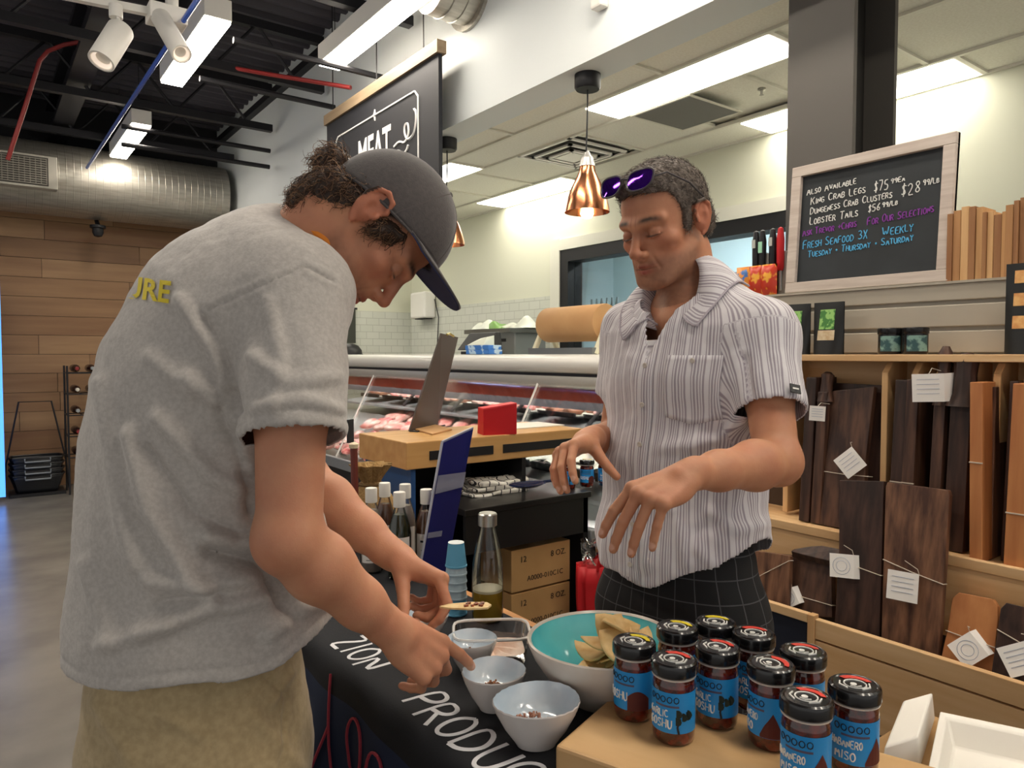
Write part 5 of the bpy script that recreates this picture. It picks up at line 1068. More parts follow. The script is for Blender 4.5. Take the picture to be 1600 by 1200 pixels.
# ================================================================== PEOPLE: small implicit-surface sculptor
def A3(v): return np.array((v[0], v[1], v[2]), float)
def nrm(v): v = np.asarray(v, float); return v/np.linalg.norm(v)
class Sculpt:
    def __init__(s, h): s.h = h; s.p = []; s.A = np.eye(3); s.t = np.zeros(3); s.sc = 1.0
    def frame(s, A, t, sc): s.A = np.asarray(A, float); s.t = A3(t); s.sc = sc      # columns of A = local axes
    def world(s): s.frame(np.eye(3), (0, 0, 0), 1)
    def tp(s, p): return s.A @ (np.asarray(p, float)*s.sc)+s.t
    def put(s, fn, c, R, k, op, cut=False): s.p.append((fn, np.asarray(c, float), R, k, op, cut))
    def cap(s, a, b, ra, rb=None, k=.01, op=0, flat=False):
        a, b = s.tp(a), s.tp(b); ra = ra*s.sc; rb = ra if rb is None else rb*s.sc; k = k*s.sc; d = b-a; L2 = max(d @ d, 1e-12)
        def fn(P):
            q = P-a; t = np.clip((q @ d)/L2, 0, 1); r = np.linalg.norm(q-t[..., None]*d, axis=-1)-(ra+(rb-ra)*t)
            if flat: r = np.maximum(r, ((P-b) @ d)/math.sqrt(L2))
            return r
        s.put(fn, (a+b)/2, math.sqrt(L2)/2+max(ra, rb), k, op)
    def el(s, c, r, k=.01, op=0, rot=None):
        c = s.tp(c); r = np.asarray(r, float)*s.sc; k = k*s.sc; Rm = s.A if rot is None else s.A @ np.asarray(rot, float)
        def fn(P):
            q = (P-c) @ Rm; k0 = np.linalg.norm(q/r, axis=-1); k1 = np.linalg.norm(q/(r*r), axis=-1)+1e-9; return k0*(k0-1)/k1
        s.put(fn, c, max(r), k, op)
    def ecap(s, a, b, ra, rb, xd, k=.03, op=0):
        a, b = s.tp(a), s.tp(b); d = b-a; L = np.linalg.norm(d); dn = d/L; xd = s.A @ np.asarray(xd, float); xd = nrm(xd-dn*(xd @ dn)); yd = np.cross(dn, xd)
        ra = np.asarray(ra, float)*s.sc; rb = np.asarray(rb, float)*s.sc
        def fn(P):
            q = P-a; t = np.clip((q @ dn)/L, 0, 1); w_ = q-t[..., None]*d; rx = ra[0]+(rb[0]-ra[0])*t; ry = ra[1]+(rb[1]-ra[1])*t; rm = np.minimum(rx, ry)
            x, y, z = (w_ @ xd), (w_ @ yd), (w_ @ dn); k0 = np.sqrt((x/rx)**2+(y/ry)**2+(z/rm)**2); k1 = np.sqrt((x/rx**2)**2+(y/ry**2)**2+(z/rm**2)**2)+1e-9
            return k0*(k0-1)/k1
        s.put(fn, (a+b)/2, L/2+max(*ra, *rb), k*s.sc, op)
    def ev(s, P, idx=None, C=None, rad=0):
        """P: (nb, n, 3); C: (nb,3) block centres for culling"""
        D = np.full(P.shape[:2], .25)
        for fn, c, R, k, op, cut in s.p:
            m = np.ones(len(P), bool) if C is None else (np.linalg.norm(C-c, axis=1) < R+k+rad+.01)
            if not m.any(): continue
            d = fn(P[m]); o = D[m]
            if op == 0:
                if k > 0: h = np.maximum(k-np.abs(o-d), 0)/k; D[m] = np.minimum(o, d)-h*h*k*.25
                else: D[m] = np.minimum(o, d)
            else:
                if k > 0: h = np.maximum(k-np.abs(o+d), 0)/k; D[m] = np.maximum(o, -d)+h*h*k*.25
                else: D[m] = np.maximum(o, -d)
        return D
    def extract(s, smooth=2):
        h = s.h; B = 12; bs = B*h
        lo = np.min([c-R for f, c, R, k, op, cut in s.p if op == 0], axis=0)-2*h; hi = np.max([c+R for f, c, R, k, op, cut in s.p if op == 0], axis=0)+2*h
        nb = np.ceil((hi-lo)/bs).astype(int); bi = np.stack(np.meshgrid(*[np.arange(n) for n in nb], indexing='ij'), -1).reshape(-1, 3)
        Cc = lo+(bi+.5)*bs; hd = bs*.87
        D = s.ev(Cc[:, None, :], None, Cc, hd)[:, 0]; act = np.abs(D) < hd*1.9; bi = bi[act]; Cc = Cc[act]
        g = np.stack(np.meshgrid(*[np.arange(B+1)]*3, indexing='ij'), -1).reshape(-1, 3)
        NX = nb*B+2; VK = []; VP = []; QA = []
        CH = 400
        for c0 in range(0, len(bi), CH):
            b = bi[c0:c0+CH]; G = (b[:, None, :]*B+g[None]); P = lo+G*h
            V = s.ev(P, None, Cc[c0:c0+CH], hd).reshape(len(b), B+1, B+1, B+1)
            neg = V < 0; cnt = sum(neg[:, i:B+i, j:B+j, k:B+k].astype(np.int8) for i in (0, 1) for j in (0, 1) for k in (0, 1)); mix = (cnt > 0) & (cnt < 8)
            w = np.argwhere(mix)
            if len(w) == 0: continue
            cor = {(i, j, k): V[w[:, 0], w[:, 1]+i, w[:, 2]+j, w[:, 3]+k] for i in (0, 1) for j in (0, 1) for k in (0, 1)}
            acc = np.zeros((len(w), 3)); n = np.zeros(len(w))
            for ax in range(3):
                for p in ((0, 0), (0, 1), (1, 0), (1, 1)):
                    a = list(p); a.insert(ax, 0); e = list(p); e.insert(ax, 1); va, vb = cor[tuple(a)], cor[tuple(e)]; cr = (va < 0) != (vb < 0)
                    t = np.where(cr, va/np.where(cr, va-vb, 1), 0); pt = np.tile(np.array(a, float), (len(w), 1)); pt[:, ax] += t; acc += pt*cr[:, None]; n += cr
            cell = b[w[:, 0]]*B+w[:, 1:]; VP.append(lo+(cell+acc/n[:, None])*h); key = (cell[:, 0]*NX[1]+cell[:, 1])*NX[2]+cell[:, 2]; VK.append(key)
            for ax in range(3):
                e = [0, 0, 0]; e[ax] = 1; va, vb = cor[(0, 0, 0)], cor[tuple(e)]; cr = (va < 0) != (vb < 0); ok = cr
                o1, o2 = [(1, 2), (2, 0), (0, 1)][ax]; ok = cr & (cell[:, o1] > 0) & (cell[:, o2] > 0)
                cc = cell[ok]; st = np.array([NX[1]*NX[2], NX[2], 1]); kk = cc @ st; q = np.stack([kk, kk-st[o1], kk-st[o1]-st[o2], kk-st[o2]], 1); fl = va[ok] >= 0
                q[fl] = q[fl][:, ::-1]; QA.append(q)
        VK = np.concatenate(VK); VP = np.concatenate(VP); VK, u = np.unique(VK, return_index=True); V = VP[u]; Q = np.concatenate(QA)
        ix = np.searchsorted(VK, Q); ix = np.clip(ix, 0, len(VK)-1); good = (VK[ix] == Q).all(1); F = ix[good]
        V = laplace(V, F, smooth)
        for fn, c, R, k, op, cut in s.p:
            if cut:
                d = np.abs(fn(V[None])[0]); on = (d < .75*h) if cut is True else (d < .42*h) & (np.linalg.norm(V-c, axis=1) < cut); F = F[~on[F].all(1)]
        keep = np.zeros(len(V), bool); keep[F.ravel()] = True; rm = np.cumsum(keep)-1
        return V[keep], rm[F]
def laplace(V, F, it, lam=.5):
    if it == 0: return V
    E = np.concatenate([F[:, [0, 1]], F[:, [1, 2]], F[:, [2, 3]], F[:, [3, 0]]])
    for _ in range(it):
        S_ = np.zeros_like(V); n = np.zeros(len(V)); np.add.at(S_, E[:, 0], V[E[:, 1]]); np.add.at(n, E[:, 0], 1); np.add.at(S_, E[:, 1], V[E[:, 0]]); np.add.at(n, E[:, 1], 1)
        V = V*(1-lam)+lam*S_/np.maximum(n, 1)[:, None]
    return V
def vnormals(V, F):
    n = np.cross(V[F[:, 2]]-V[F[:, 0]], V[F[:, 3]]-V[F[:, 1]]); N = np.zeros_like(V)
    for i in range(4): np.add.at(N, F[:, i], n)
    return N/(np.linalg.norm(N, axis=1)[:, None]+1e-12)
def proj(V):
    q = V-np.array(CP); d = q @ np.array(CF); return np.stack([800+F_PX*(q @ np.array(CR))/d, 600-F_PX*(q @ np.array(CU))/d], 1), d
def pl_dist(P, pl):
    best = np.full(len(P), 1e9)
    for a, b in zip(pl[:-1], pl[1:]):
        a = np.array(a, float); b = np.array(b, float); d = b-a; t = np.clip(((P-a) @ d)/(d @ d), 0, 1); best = np.minimum(best, np.linalg.norm(P-a-t[:, None]*d, axis=1))
    return best
def fnoise(V, sc, seed=0):
    out = np.empty(len(V)); n = mnoise.noise
    for i, v in enumerate(V*sc+seed): out[i] = n((v[0], v[1], v[2]))
    return out
def np_obj(name, V, F, m, parent, loc, col=None, uv=None, solid=0, smooth=True):
    me = bpy.data.meshes.new(name); W = V-np.asarray(loc, float)
    me.vertices.add(len(W)); me.vertices.foreach_set('co', W.astype(np.float32).ravel()); k = F.shape[1]
    me.loops.add(F.size); me.loops.foreach_set('vertex_index', F.astype(np.int32).ravel()); me.polygons.add(len(F)); me.polygons.foreach_set('loop_start', np.arange(0, F.size, k, dtype=np.int32)); me.polygons.foreach_set('loop_total', np.full(len(F), k, np.int32))
    me.update(calc_edges=True); me.polygons.foreach_set('use_smooth', np.full(len(F), smooth))
    if col is not None:
        at = me.attributes.new('Col', 'FLOAT_COLOR', 'POINT'); at.data.foreach_set('color', np.concatenate([col, np.ones((len(col), 1))], 1).astype(np.float32).ravel())
    if uv is not None:
        at = me.attributes.new('Fab', 'FLOAT_VECTOR', 'POINT'); at.data.foreach_set('vector', uv.astype(np.float32).ravel())
    me.materials.append(m); o = bpy.data.objects.new(name, me); COL.objects.link(o); o.parent = parent
    if solid: md = o.modifiers.new('solid', 'SOLIDIFY'); md.thickness = solid; md.offset = 1
    return o
def strands(V, F, n, length, flow, m, name, parent, loc, rad=.0006, seed=0, curl=0.0, lift=.35, seg=4, cols=None):
    rg = np.random.RandomState(seed); ar = np.linalg.norm(np.cross(V[F[:, 2]]-V[F[:, 0]], V[F[:, 3]]-V[F[:, 1]]), axis=1); f = rg.choice(len(F), n, p=ar/ar.sum())
    w_ = rg.dirichlet((1, 1, 1, 1), n); P = (V[F[f]]*w_[:, :, None]).sum(1); N = vnormals(V, F); Nn = (N[F[f]]*w_[:, :, None]).sum(1); Nn /= np.linalg.norm(Nn, axis=1)[:, None]
    D = flow(P, Nn)+rg.normal(0, .35, (n, 3)); D -= Nn*(D*Nn).sum(1)[:, None]; D /= np.linalg.norm(D, axis=1)[:, None]+1e-9; S_ = np.cross(Nn, D)
    L = length*rg.uniform(.6, 1.25, n); ph = rg.uniform(0, 6.28, n); rings = []
    for k in range(seg+1):
        t = k/seg; c = P-Nn*.001+D*(L*t)[:, None]+Nn*(L*lift*t*(1-.55*t))[:, None]+S_*(curl*L*np.sin(ph+5*t))[:, None]+Nn*(curl*.6*L*np.cos(ph+5*t)*t)[:, None]
        r = rad*(1-.75*t); rings.append(np.stack([c+(S_*math.cos(a)+Nn*math.sin(a))*r for a in (0, 2.094, 4.189)], 1))
    R_ = np.stack(rings, 1); Vs = R_.reshape(-1, 3); b = (np.arange(n)*(seg+1)*3)[:, None, None, None]; kk = (np.arange(seg)*3)[None, :, None, None]; q = np.array([[0, 1, 4, 3], [1, 2, 5, 4], [2, 0, 3, 5]])[None, None]
    Fs = (b+kk+q).reshape(-1, 4)
    cl_ = None
    if cols is not None:
        base = np.array([lin(c)[:3] for c in cols]); ci = base[rg.randint(0, len(base), n)]; cl_ = np.repeat(ci, (seg+1)*3, 0)
    o = np_obj(name, Vs, Fs, m, parent, loc, cl_); o['kind'] = 'stuff'; return o
# ------------------------------------------------------------------ anatomy
def head(s, O, f, u, jaw=1.0, slim=1.0, sc=.0105):
    f = nrm(f); u = np.asarray(u, float); u = nrm(u-f*(u @ f)); x = np.cross(f, u)
    s.frame(np.stack([x, f, u], 1), O, sc)
    el, cap = s.el, s.cap
    el((0, -1.2, 4.0), (7.4, 9.5, 8.0), 1)
    el((0, 3.2, -2.2), (5.9*slim, 5.7, 7.6), 2.5)
    el((0, 2.8, -6.8), (5.3*slim, 5.6, 3.9), 2.2)
    for sx in (-1, 1):
        cap((sx*5.6*slim, -.2, -4.6), (sx*2.6, 7.0, -9.4), 1.35, 1.2, 2.4)         # jaw line
        el((sx*4.5*slim, 5.3, -1.9), (1.8, 1.9, 1.4), 1.6)                          # cheekbone
    el((0, 7.5, -9.5), (2.3, 1.7, 1.6), 1.4)
    el((0, 7.0, -5.7), (2.9, 2.1, 2.8), 1.6)
    for sx in (-1, 1):
        cap((sx*.9, 8.35, 1.9), (sx*4.6, 6.6, 2.2), .95, .8, 1.3)                   # brow ridge
        s.el((sx*3.1, 8.95, .15), (1.85, 1.5, 1.2), .9, 1)                          # socket
    cap((0, 8.4, 1.4), (0, 10.7, -2.9), .68, .95, .9)
    el((0, 10.75, -3.15), (1.12, 1.05, .92), .5); el((0, 9.3, -4.2), (1.0, 1.1, .75), .5)
    for sx in (-1, 1):
        el((sx*1.25, 9.6, -3.55), (.72, 1.05, .72), .5)
        s.el((sx*.8, 10.1, -4.3), (.28, .45, .28), .1, 1)
        el((sx*3.1, 7.25, .15), (1.32, 1.25, 1.12), .25)                            # eyelids
        cap((sx*1.7, 8.35, -.55), (sx*3.1, 8.55, -.72), .22, .24, .35); cap((sx*3.1, 8.55, -.72), (sx*4.4, 7.8, -.4), .24, .2, .35)
        s.cap((sx*2.45, 8.75, -4.3), (sx*3.1, 8.1, -6.6), .08, .12, .5, 1)
    cap((-2.1, 8.2, -6.25), (-.55, 9.25, -5.85), .36, .46, .4); cap((2.1, 8.2, -6.25), (.55, 9.25, -5.85), .36, .46, .4); cap((-.55, 9.25, -5.85), (.55, 9.25, -5.85), .46, .46, .3)
    cap((-1.7, 8.2, -6.8), (0, 9.05, -7.05), .38, .52, .4); cap((1.7, 8.2, -6.8), (0, 9.05, -7.05), .38, .52, .4)
    s.cap((-2.3, 8.5, -6.42), (0, 9.75, -6.42), .1, .12, .18, 1); s.cap((2.3, 8.5, -6.42), (0, 9.75, -6.42), .1, .12, .18, 1)
    for sx in (-1, 1):                                                              # ear
        rt = np.array([[math.cos(sx*.35), -math.sin(sx*.35), 0], [math.sin(sx*.35), math.cos(sx*.35), 0], [0, 0, 1]])
        el((sx*7.75, -1.3, .2), (.85, 1.9, 3.0), .5, 0, rt)
        pts = [(-.3, 1.0, .2), (.2, 1.5, 1.6), (.6, .6, 3.0), (.9, -.9, 3.1), (.9, -2.1, 2.0), (.8, -2.2, .4), (.5, -1.5, -1.3), (.2, -.5, -2.6), (.0, .3, -3.1)]
        pts = [(sx*(7.8+a), -1.0+b, c+.1) for a, b, c in pts]
        for a, b in zip(pts[:-1], pts[1:]): cap(a, b, .38, .38, .2)
        s.el((sx*8.75, -.7, .25), (.62, .95, 1.45), .35, 1); s.el((sx*8.75, -1.2, 1.7), (.45, .7, .7), .3, 1)
        el((sx*8.05, .35, .0), (.35, .45, .75), .3)
    return x, f, u
NAILS = []
def hand(s, W, yd, zd, right, curls, spread=(8, 2, -4, -10), thumb=((35, 20), 12, 15), sc=1.0, tdir=None):
    yd = nrm(yd); zd = np.asarray(zd, float); zd = nrm(zd-yd*(zd @ yd)); xr = np.cross(yd, zd); T = -xr if right else xr
    s.frame(np.stack([T, yd, zd], 1), W, .01*sc); sg = 1
    kn = [(2.9, 8.7, .1), (.95, 9.2, .35), (-1.1, 8.7, .2), (-2.9, 7.7, -.15)]
    ln = [(4.4, 2.6, 2.1), (4.8, 3.0, 2.2), (4.4, 2.8, 2.1), (3.4, 2.0, 1.9)]; rd = [.96, .98, .92, .8]
    s.cap((0, -2.0, 0), (0, 1.5, 0), 2.5, 2.5, 1.0)
    for i, (a, b) in enumerate(zip(((1.5, .8, 0), (.5, .8, .1), (-.6, .8, .05), (-1.6, .9, -.1)), kn)):
        s.cap(a, b, 1.45, 1.12, .9)
    s.el((0, 5.0, -.55), (3.5, 4.2, 1.25), .8); s.el((1.9, 3.4, -1.2), (1.5, 2.6, 1.2), .8); s.el((-2.2, 3.6, -1.0), (1.2, 2.8, 1.1), .8)
    tips = []; nails = []
    for i in range(4):
        p = np.array(kn[i]); sp = math.radians(spread[i]); ang = 0
        s.el(tuple(p+np.array((0, 0, .15))), (.95, 1.0, .95), .5)
        for j in range(3):
            ang += math.radians(curls[i][j]); d = np.array((math.sin(sp)*math.cos(ang), math.cos(sp)*math.cos(ang), -math.sin(ang))); q = p+d*ln[i][j]
            r0 = rd[i]*(1-.09*j); s.cap(tuple(p), tuple(q-d*(r0*.5 if j == 2 else 0)), r0, r0*(.9 if j < 2 else .82), .22 if j else .35)
            if j == 2: s.el(tuple(q-d*.75+np.array((0, 0, 0))), (rd[i]*.72, rd[i]*.72, rd[i]*.72), .2); tips.append(s.tp(q)); nd_ = np.array((math.sin(sp)*math.sin(ang), math.cos(sp)*math.sin(ang), math.cos(ang))); NAILS.append((s.tp(q-d*.95+nd_*rd[i]*.75), s.A @ nd_))
            p = q
    (az, ay), c1, c2 = thumb; p = np.array((1.6, 1.8, -1.0)); d = np.array((math.sin(math.radians(az)), math.cos(math.radians(az)), -math.sin(math.radians(ay)))); d = nrm(d)
    if tdir is not None: d = nrm(np.array(tdir, float))
    q = p+d*4.0; s.cap(tuple(p), tuple(q), 1.5, 1.15, .9); ax = np.cross(d, (0, 0, 1)); p = q
    def rotd(d, a): a = math.radians(a); k = nrm(np.array((-.3, .2, -.9))); return nrm(d*math.cos(a)+np.cross(k, d)*math.sin(-a)*-1+k*(k @ d)*(1-math.cos(a)))
    d = rotd(d, c1); q = p+d*3.3; s.cap(tuple(p), tuple(q), 1.12, .98, .3); p = q; d = rotd(d, c2); q = p+d*2.5; s.cap(tuple(p), tuple(q), .98, .8, .25); tips.append(s.tp(q))
    s.world(); return tips
HS = .0105
def head_coords(V, O, x, f, u): q = (V-A3(O))/HS; return np.stack([q @ x, q @ f, q @ u], 1)
def skin_cols(V, base, red, dark, L=None, headmask=None, seed=0, stub=.0, brow='#3a2a22', hairc=None, hairfn=None):
    b, r_, d_ = [np.array(lin(c)[:3]) for c in (base, red, dark)]
    n = fnoise(V, 28, seed)*.5+.5; n2 = fnoise(V, 130, seed+5)*.5+.5
    C = b+(r_-b)*np.clip(n*.55+n2*.2-.1, 0, 1)[:, None]
    if L is not None:
        x, y, z = L.T; hm = headmask
        def mixc(c, w_): nonlocal C; w_ = (np.clip(w_, 0, 1)*hm)[:, None]; C = C*(1-w_)+np.array(lin(c)[:3])*w_
        g = lambda dx, dy, dz: np.exp(-(dx*dx+dy*dy+dz*dz))
        mixc(red, .75*g((np.abs(x)-4.3)/2.2, (y-6)/3, (z+2.2)/2)); mixc(red, .8*g(x/1.5, (y-10.6)/1.8, (z+3)/1.6)); mixc(red, .7*(np.abs(x) > 7.4)*(y < 2)*(y > -4)*(np.abs(z) < 4))
        if stub: mixc(dark, stub*np.clip((-z-4.2)/1.5, 0, 1)*np.clip((y+1)/2, 0, 1)*(.7+.5*n2)*(1-.8*g(x/2.4, 0, (z+6.4)/.85)*(y > 7)))
        mixc('#8f4238', .95*g(x/2.0, 0, (z+5.95)/.42)*(y > 7.6)); mixc('#a3524a', .95*g(x/1.7, 0, (z+7.0)/.48)*(y > 7.6)); mixc('#4a221c', .8*g(x/2.1, 0, (z+6.42)/.14)*(y > 8))
        mixc('#7d4a3a', .5*g(x/5.0, 0, (z-.2)/1.0)*(y > 6)); mixc('#8a5040', .5*np.exp(-((np.abs(np.abs(x)-.55))/.16)**2)*np.exp(-((z-2.6)/1.1)**2)*(y > 8))
        for sx in (-1, 1):
            bz = 2.55+.25*np.sin((x*sx-1)/4*3.1)-.05*(x*sx); mixc(brow, 1.1*np.exp(-((z-bz)/.5)**2)*np.exp(-((x*sx-3.1)/2.0)**4)*(y > 5)*(.65+.5*n2))
            mixc('#2a1a15', 1.0*np.exp(-((z+.52-.05*(x*sx-3.1)**2)/.17)**2)*np.exp(-((x*sx-3.1)/1.35)**4)*(y > 6.5))
        if hairfn is not None: mixc(hairc, hairfn(x, y, z))
    for c_n, n_n in NAILS:
        q = V-c_n; al = q @ n_n; r2 = np.linalg.norm(q-al[:, None]*n_n, axis=1); w_ = np.clip((.0062-r2)/.0012, 0, 1)*(np.abs(al) < .006)*(.85); C = C*(1-w_[:, None])+np.array(lin('#dfb09a')[:3])*w_[:, None]
    return C
def skinmat(name, rough=.5):
    m = mat(name, '#c08a70', rough, sss=.18, attr='Col', bump=.05, nscale=320, spec=.4); return m
m_skin = skinmat('skin')
def fabric_att(name, fn_nodes, base='#cccccc', rough=.85, sheen=.25):
    m = mat(name, base, rough, sheen=sheen, bump=.06, nscale=450); nt = m.node_tree; at = nt.nodes.new('ShaderNodeAttribute'); at.attribute_name = 'Fab'; sp = nt.nodes.new('ShaderNodeSeparateXYZ'); nt.links.new(at.outputs['Vector'], sp.inputs[0]); fn_nodes(nt, sp, nt.nodes['Principled BSDF']); return m
# ================================================================== PERSON IN THE GREY T-SHIRT
def D_(px, py, d): return A3(atD(px, py, d))
R3, U3, F3 = A3(CR), A3(CU), A3(CF)
Z3 = np.array((0, 0, 1.0))
a8 = math.radians(8); fw1 = np.array((math.cos(a8), -math.sin(a8), 0)); lf1 = np.array((math.sin(a8), math.cos(a8), 0))
pel1 = D_(312, 1150, 1.19); foot1 = np.array((pel1[0], pel1[1], 0.0))
P1 = thing('person', 'person in a grey T-shirt and dark cap bending over the sampling table', 'person', tuple(foot1))
s = Sculpt(.0024)
O1 = D_(583, 357, 1.165); th = math.radians(66)
hx1, hf1, hu1 = head(s, O1, math.cos(th)*R3-math.sin(th)*U3+.06*F3, math.sin(th)*R3+math.cos(th)*U3+.2*F3)
nb1 = D_(452, 412, 1.2)
s.cap((0, -2.6, -2), (0, -3.6, -5.5), 5.4, 5.7, 2.5); skull = s.tp((0, -3.6, -5.5)); s.world()
s.cap(skull, nb1, .058, .066, .03); s.cap(O1+hx1*.05-hf1*.015-hu1*.03, nb1+np.array((.02, -.03, -.03)), .02, .025, .02)
ch1 = D_(370, 560, 1.2); s.cap(nb1, ch1, .07, .1, .03); s.cap(ch1, D_(318, 900, 1.19), .1, .08, .04)
S1 = D_(458, 478, 1.045); E1 = D_(452, 845, 1.0); W1 = D_(606, 980, 1.115)
S1l = D_(372, 470, 1.36); E1l = D_(478, 752, 1.40); W1l = D_(612, 866, 1.32)
s.cap(nb1, S1, .06, .055, .04); s.cap(nb1, S1l, .06, .055, .04)
def arm(s, S, E, W, sc=1.0, out=None):
    S, E, W = map(A3, (S, E, W)); s.cap(S, S+(E-S)*.45, .052*sc, .049*sc, .02); s.cap(S+(E-S)*.45, E, .049*sc, .043*sc, .02)
    m = E+(W-E)*.28; s.cap(E, m, .042*sc, .046*sc, .02); s.cap(m, E+(W-E)*.7, .046*sc, .034*sc, .02); s.cap(E+(W-E)*.7, W, .034*sc, .027*sc, .02)
    s.el(E+nrm(E-W)*.008, (.04*sc, .04*sc, .04*sc), .02)
arm(s, S1, E1, W1, 1.02); arm(s, S1l, E1l, W1l)
yd1 = nrm(D_(690, 1040, 1.17)-W1)
tips1 = hand(s, W1+yd1*.012, yd1, -.72*F3+.60*U3+.28*R3, True, [(6, 10, 8), (36, 42, 22), (44, 46, 25), (48, 48, 25)], (4, 2, -3, -8), ((30, 40), 10, 10), 1.12)
yd1l = nrm(D_(696, 912, 1.31)-W1l)
tips1l = hand(s, W1l+yd1l*.01, yd1l, .70*U3+.55*R3+.30*F3, False, [(42, 48, 22), (58, 68, 38), (66, 74, 40), (70, 74, 40)], (2, 0, -2, -4), ((30, 62), 10, 8), 1.0, tdir=(.30, .62, -.72)) if 0 else hand(s, W1l+yd1l*.004, yd1l, .70*U3+.55*R3+.30*F3, False, [(42, 48, 22), (58, 68, 38), (66, 74, 40), (70, 74, 40)], (2, 0, -2, -4), ((30, 62), 10, 8), 1.08, tdir=(.30, .62, -.72))
V, Fq = s.extract(1)
L = head_coords(V, O1, hx1, hf1, hu1); hm = (np.linalg.norm(L-np.array((0, 1, 0)), axis=1) < 16).astype(float)
hair1 = lambda x, y, z: np.clip((z-(-.5+.5*(y > 2)*0)-np.where(y > -2, (y+2)*.75, (y+2)*.35))*1.2, 0, 1)*((np.abs(x) < 7.6)+(y < -3)*1.0 > 0)
C = skin_cols(V, '#cb9372', '#b66d54', '#6a4a3c', L, hm, 3, .45, '#3a2a20', '#33241c', hair1)
np_obj('body', V, Fq, m_skin, P1, foot1, C)
# T-shirt
t_ = Sculpt(.0042)
seg = [(338, 1090, 1.185, .215, .19), (330, 960, 1.185, .198, .185), (318, 820, 1.185, .172, .182), (316, 700, 1.185, .158, .182), (332, 585, 1.19, .152, .19), (368, 485, 1.19, .128, .19), (412, 420, 1.195, .088, .165)]
Sl1 = D_(459, 684, 1.005); El2 = S1l+(E1l-S1l)*.62
for sa_, q in ((D_(455, 470, 1.07), Sl1), (S1l, El2)):
    d = nrm(q-sa_); t_.cap(sa_, q+d*.03, .080, .070, .05)
    t_.put((lambda q, d: (lambda X: np.maximum((q-X) @ d, np.linalg.norm(X-q-d*.06, axis=-1)-.14)))(q, d), q, .24, 0, 1, .085)
c_ = [D_(a, b, d) for a, b, d, _, _ in seg]
for i in range(len(seg)-1): t_.ecap(c_[i], c_[i+1], (seg[i][4], seg[i][3]), (seg[i+1][4], seg[i+1][3]), lf1, .05)
t_.cap(D_(436, 428, 1.2), D_(452, 412, 1.2), .080, .076, .05)
t_.cap(D_(420, 430, 1.2), D_(455, 462, 1.08), .075, .08, .05); t_.cap(D_(420, 430, 1.2), S1l, .075, .08, .05)
hz = [D_(105, 1046, 1.2), D_(330, 1064, 1.1), D_(552, 955, 1.2)]
def hemf(X):
    side = (X-c_[0]) @ fw1; return X[..., 2]-(.862+.06*np.clip((side-.02)/.2, 0, 1)**1.5)+.004*np.sin(side*25)
t_.put(hemf, c_[0], .6, 0, 1, True)
nkd = nrm(O1-nb1+.0*Z3); t_.put((lambda q, d: (lambda X: np.maximum(np.linalg.norm(np.cross(X-q, d), axis=-1)-.079, (q-X) @ d+.015)))(nb1, nkd), nb1+nkd*.05, .25, 0, 1, True)
V, Fq = t_.extract(3)
N = vnormals(V, Fq); px, dep = proj(V); near = np.clip((1.28-dep)/.06, 0, 1)
folds = [([(207, 680), (237, 795), (297, 900), (330, 930)], 13, .010), ([(162, 600), (185, 760), (215, 880)], 14, .007), ([(285, 470), (335, 545), (352, 600)], 10, .008), ([(318, 500), (348, 560), (372, 640)], 9, -.006), ([(327, 862), (405, 880), (455, 960)], 13, -.015), ([(325, 838), (400, 848), (470, 880)], 12, .010),
         ([(235, 905), (305, 915), (417, 897)], 12, .008), ([(225, 985), (327, 950), (412, 935)], 12, .009), ([(250, 940), (340, 925)], 9, -.007), ([(160, 1010), (267, 975)], 12, .006), ([(300, 590), (350, 640), (385, 730)], 12, .008), ([(252, 652), (327, 742), (385, 768)], 12, .008), ([(230, 700), (300, 800), (370, 835)], 11, -.007),
         ([(345, 640), (378, 720), (392, 800)], 10, -.010), ([(420, 990), (480, 950), (540, 930)], 10, .008), ([(400, 560), (450, 600), (520, 590)], 11, .005), ([(405, 640), (470, 625), (525, 640)], 9, .005), ([(240, 560), (300, 610)], 12, .005), ([(140, 880), (170, 1000)], 12, .006), ([(420, 470), (440, 560), (430, 640)], 10, .004)]
disp = np.zeros(len(V))
for pl, w_, a in folds: disp += 1.7*a*np.exp(-(pl_dist(px, pl)/w_)**2)
seam = pl_dist(px, [(326, 486), (400, 452), (478, 416), (520, 440)]); disp += -.004*np.exp(-(seam/3.0)**2)+.002*np.exp(-((seam-6)/4)**2)
hemz = np.abs(hemf(V[None])[0]); disp += -.0025*np.exp(-((hemz-.02)/.004)**2)
sd = np.abs((V-Sl1) @ nrm(Sl1-D_(455, 470, 1.07))); disp += -.0022*np.exp(-((sd-.018)/.0035)**2)*(np.linalg.norm(V-Sl1, axis=1) < .12)
disp = disp*near+.006*fnoise(V, 7, 1)+.0042*fnoise(V*np.array((1, 1, .5)), 20, 4)+.0012*fnoise(V, 55, 9)
V = laplace(V+N*disp[:, None], Fq, 1, .3)
m_tee = mat('tshirt_grey', '#b4aea8', .9, col2='#c2bcb6', nscale=160, ndet=3, sheen=.3, bump=.08, bscale=300)
tee = np_obj('t_shirt', V, Fq, m_tee, P1, foot1, None, None, .003)
from mathutils.bvhtree import BVHTree
bv1 = BVHTree.FromPolygons([Vector(v) for v in V], [tuple(int(i) for i in f) for f in Fq])
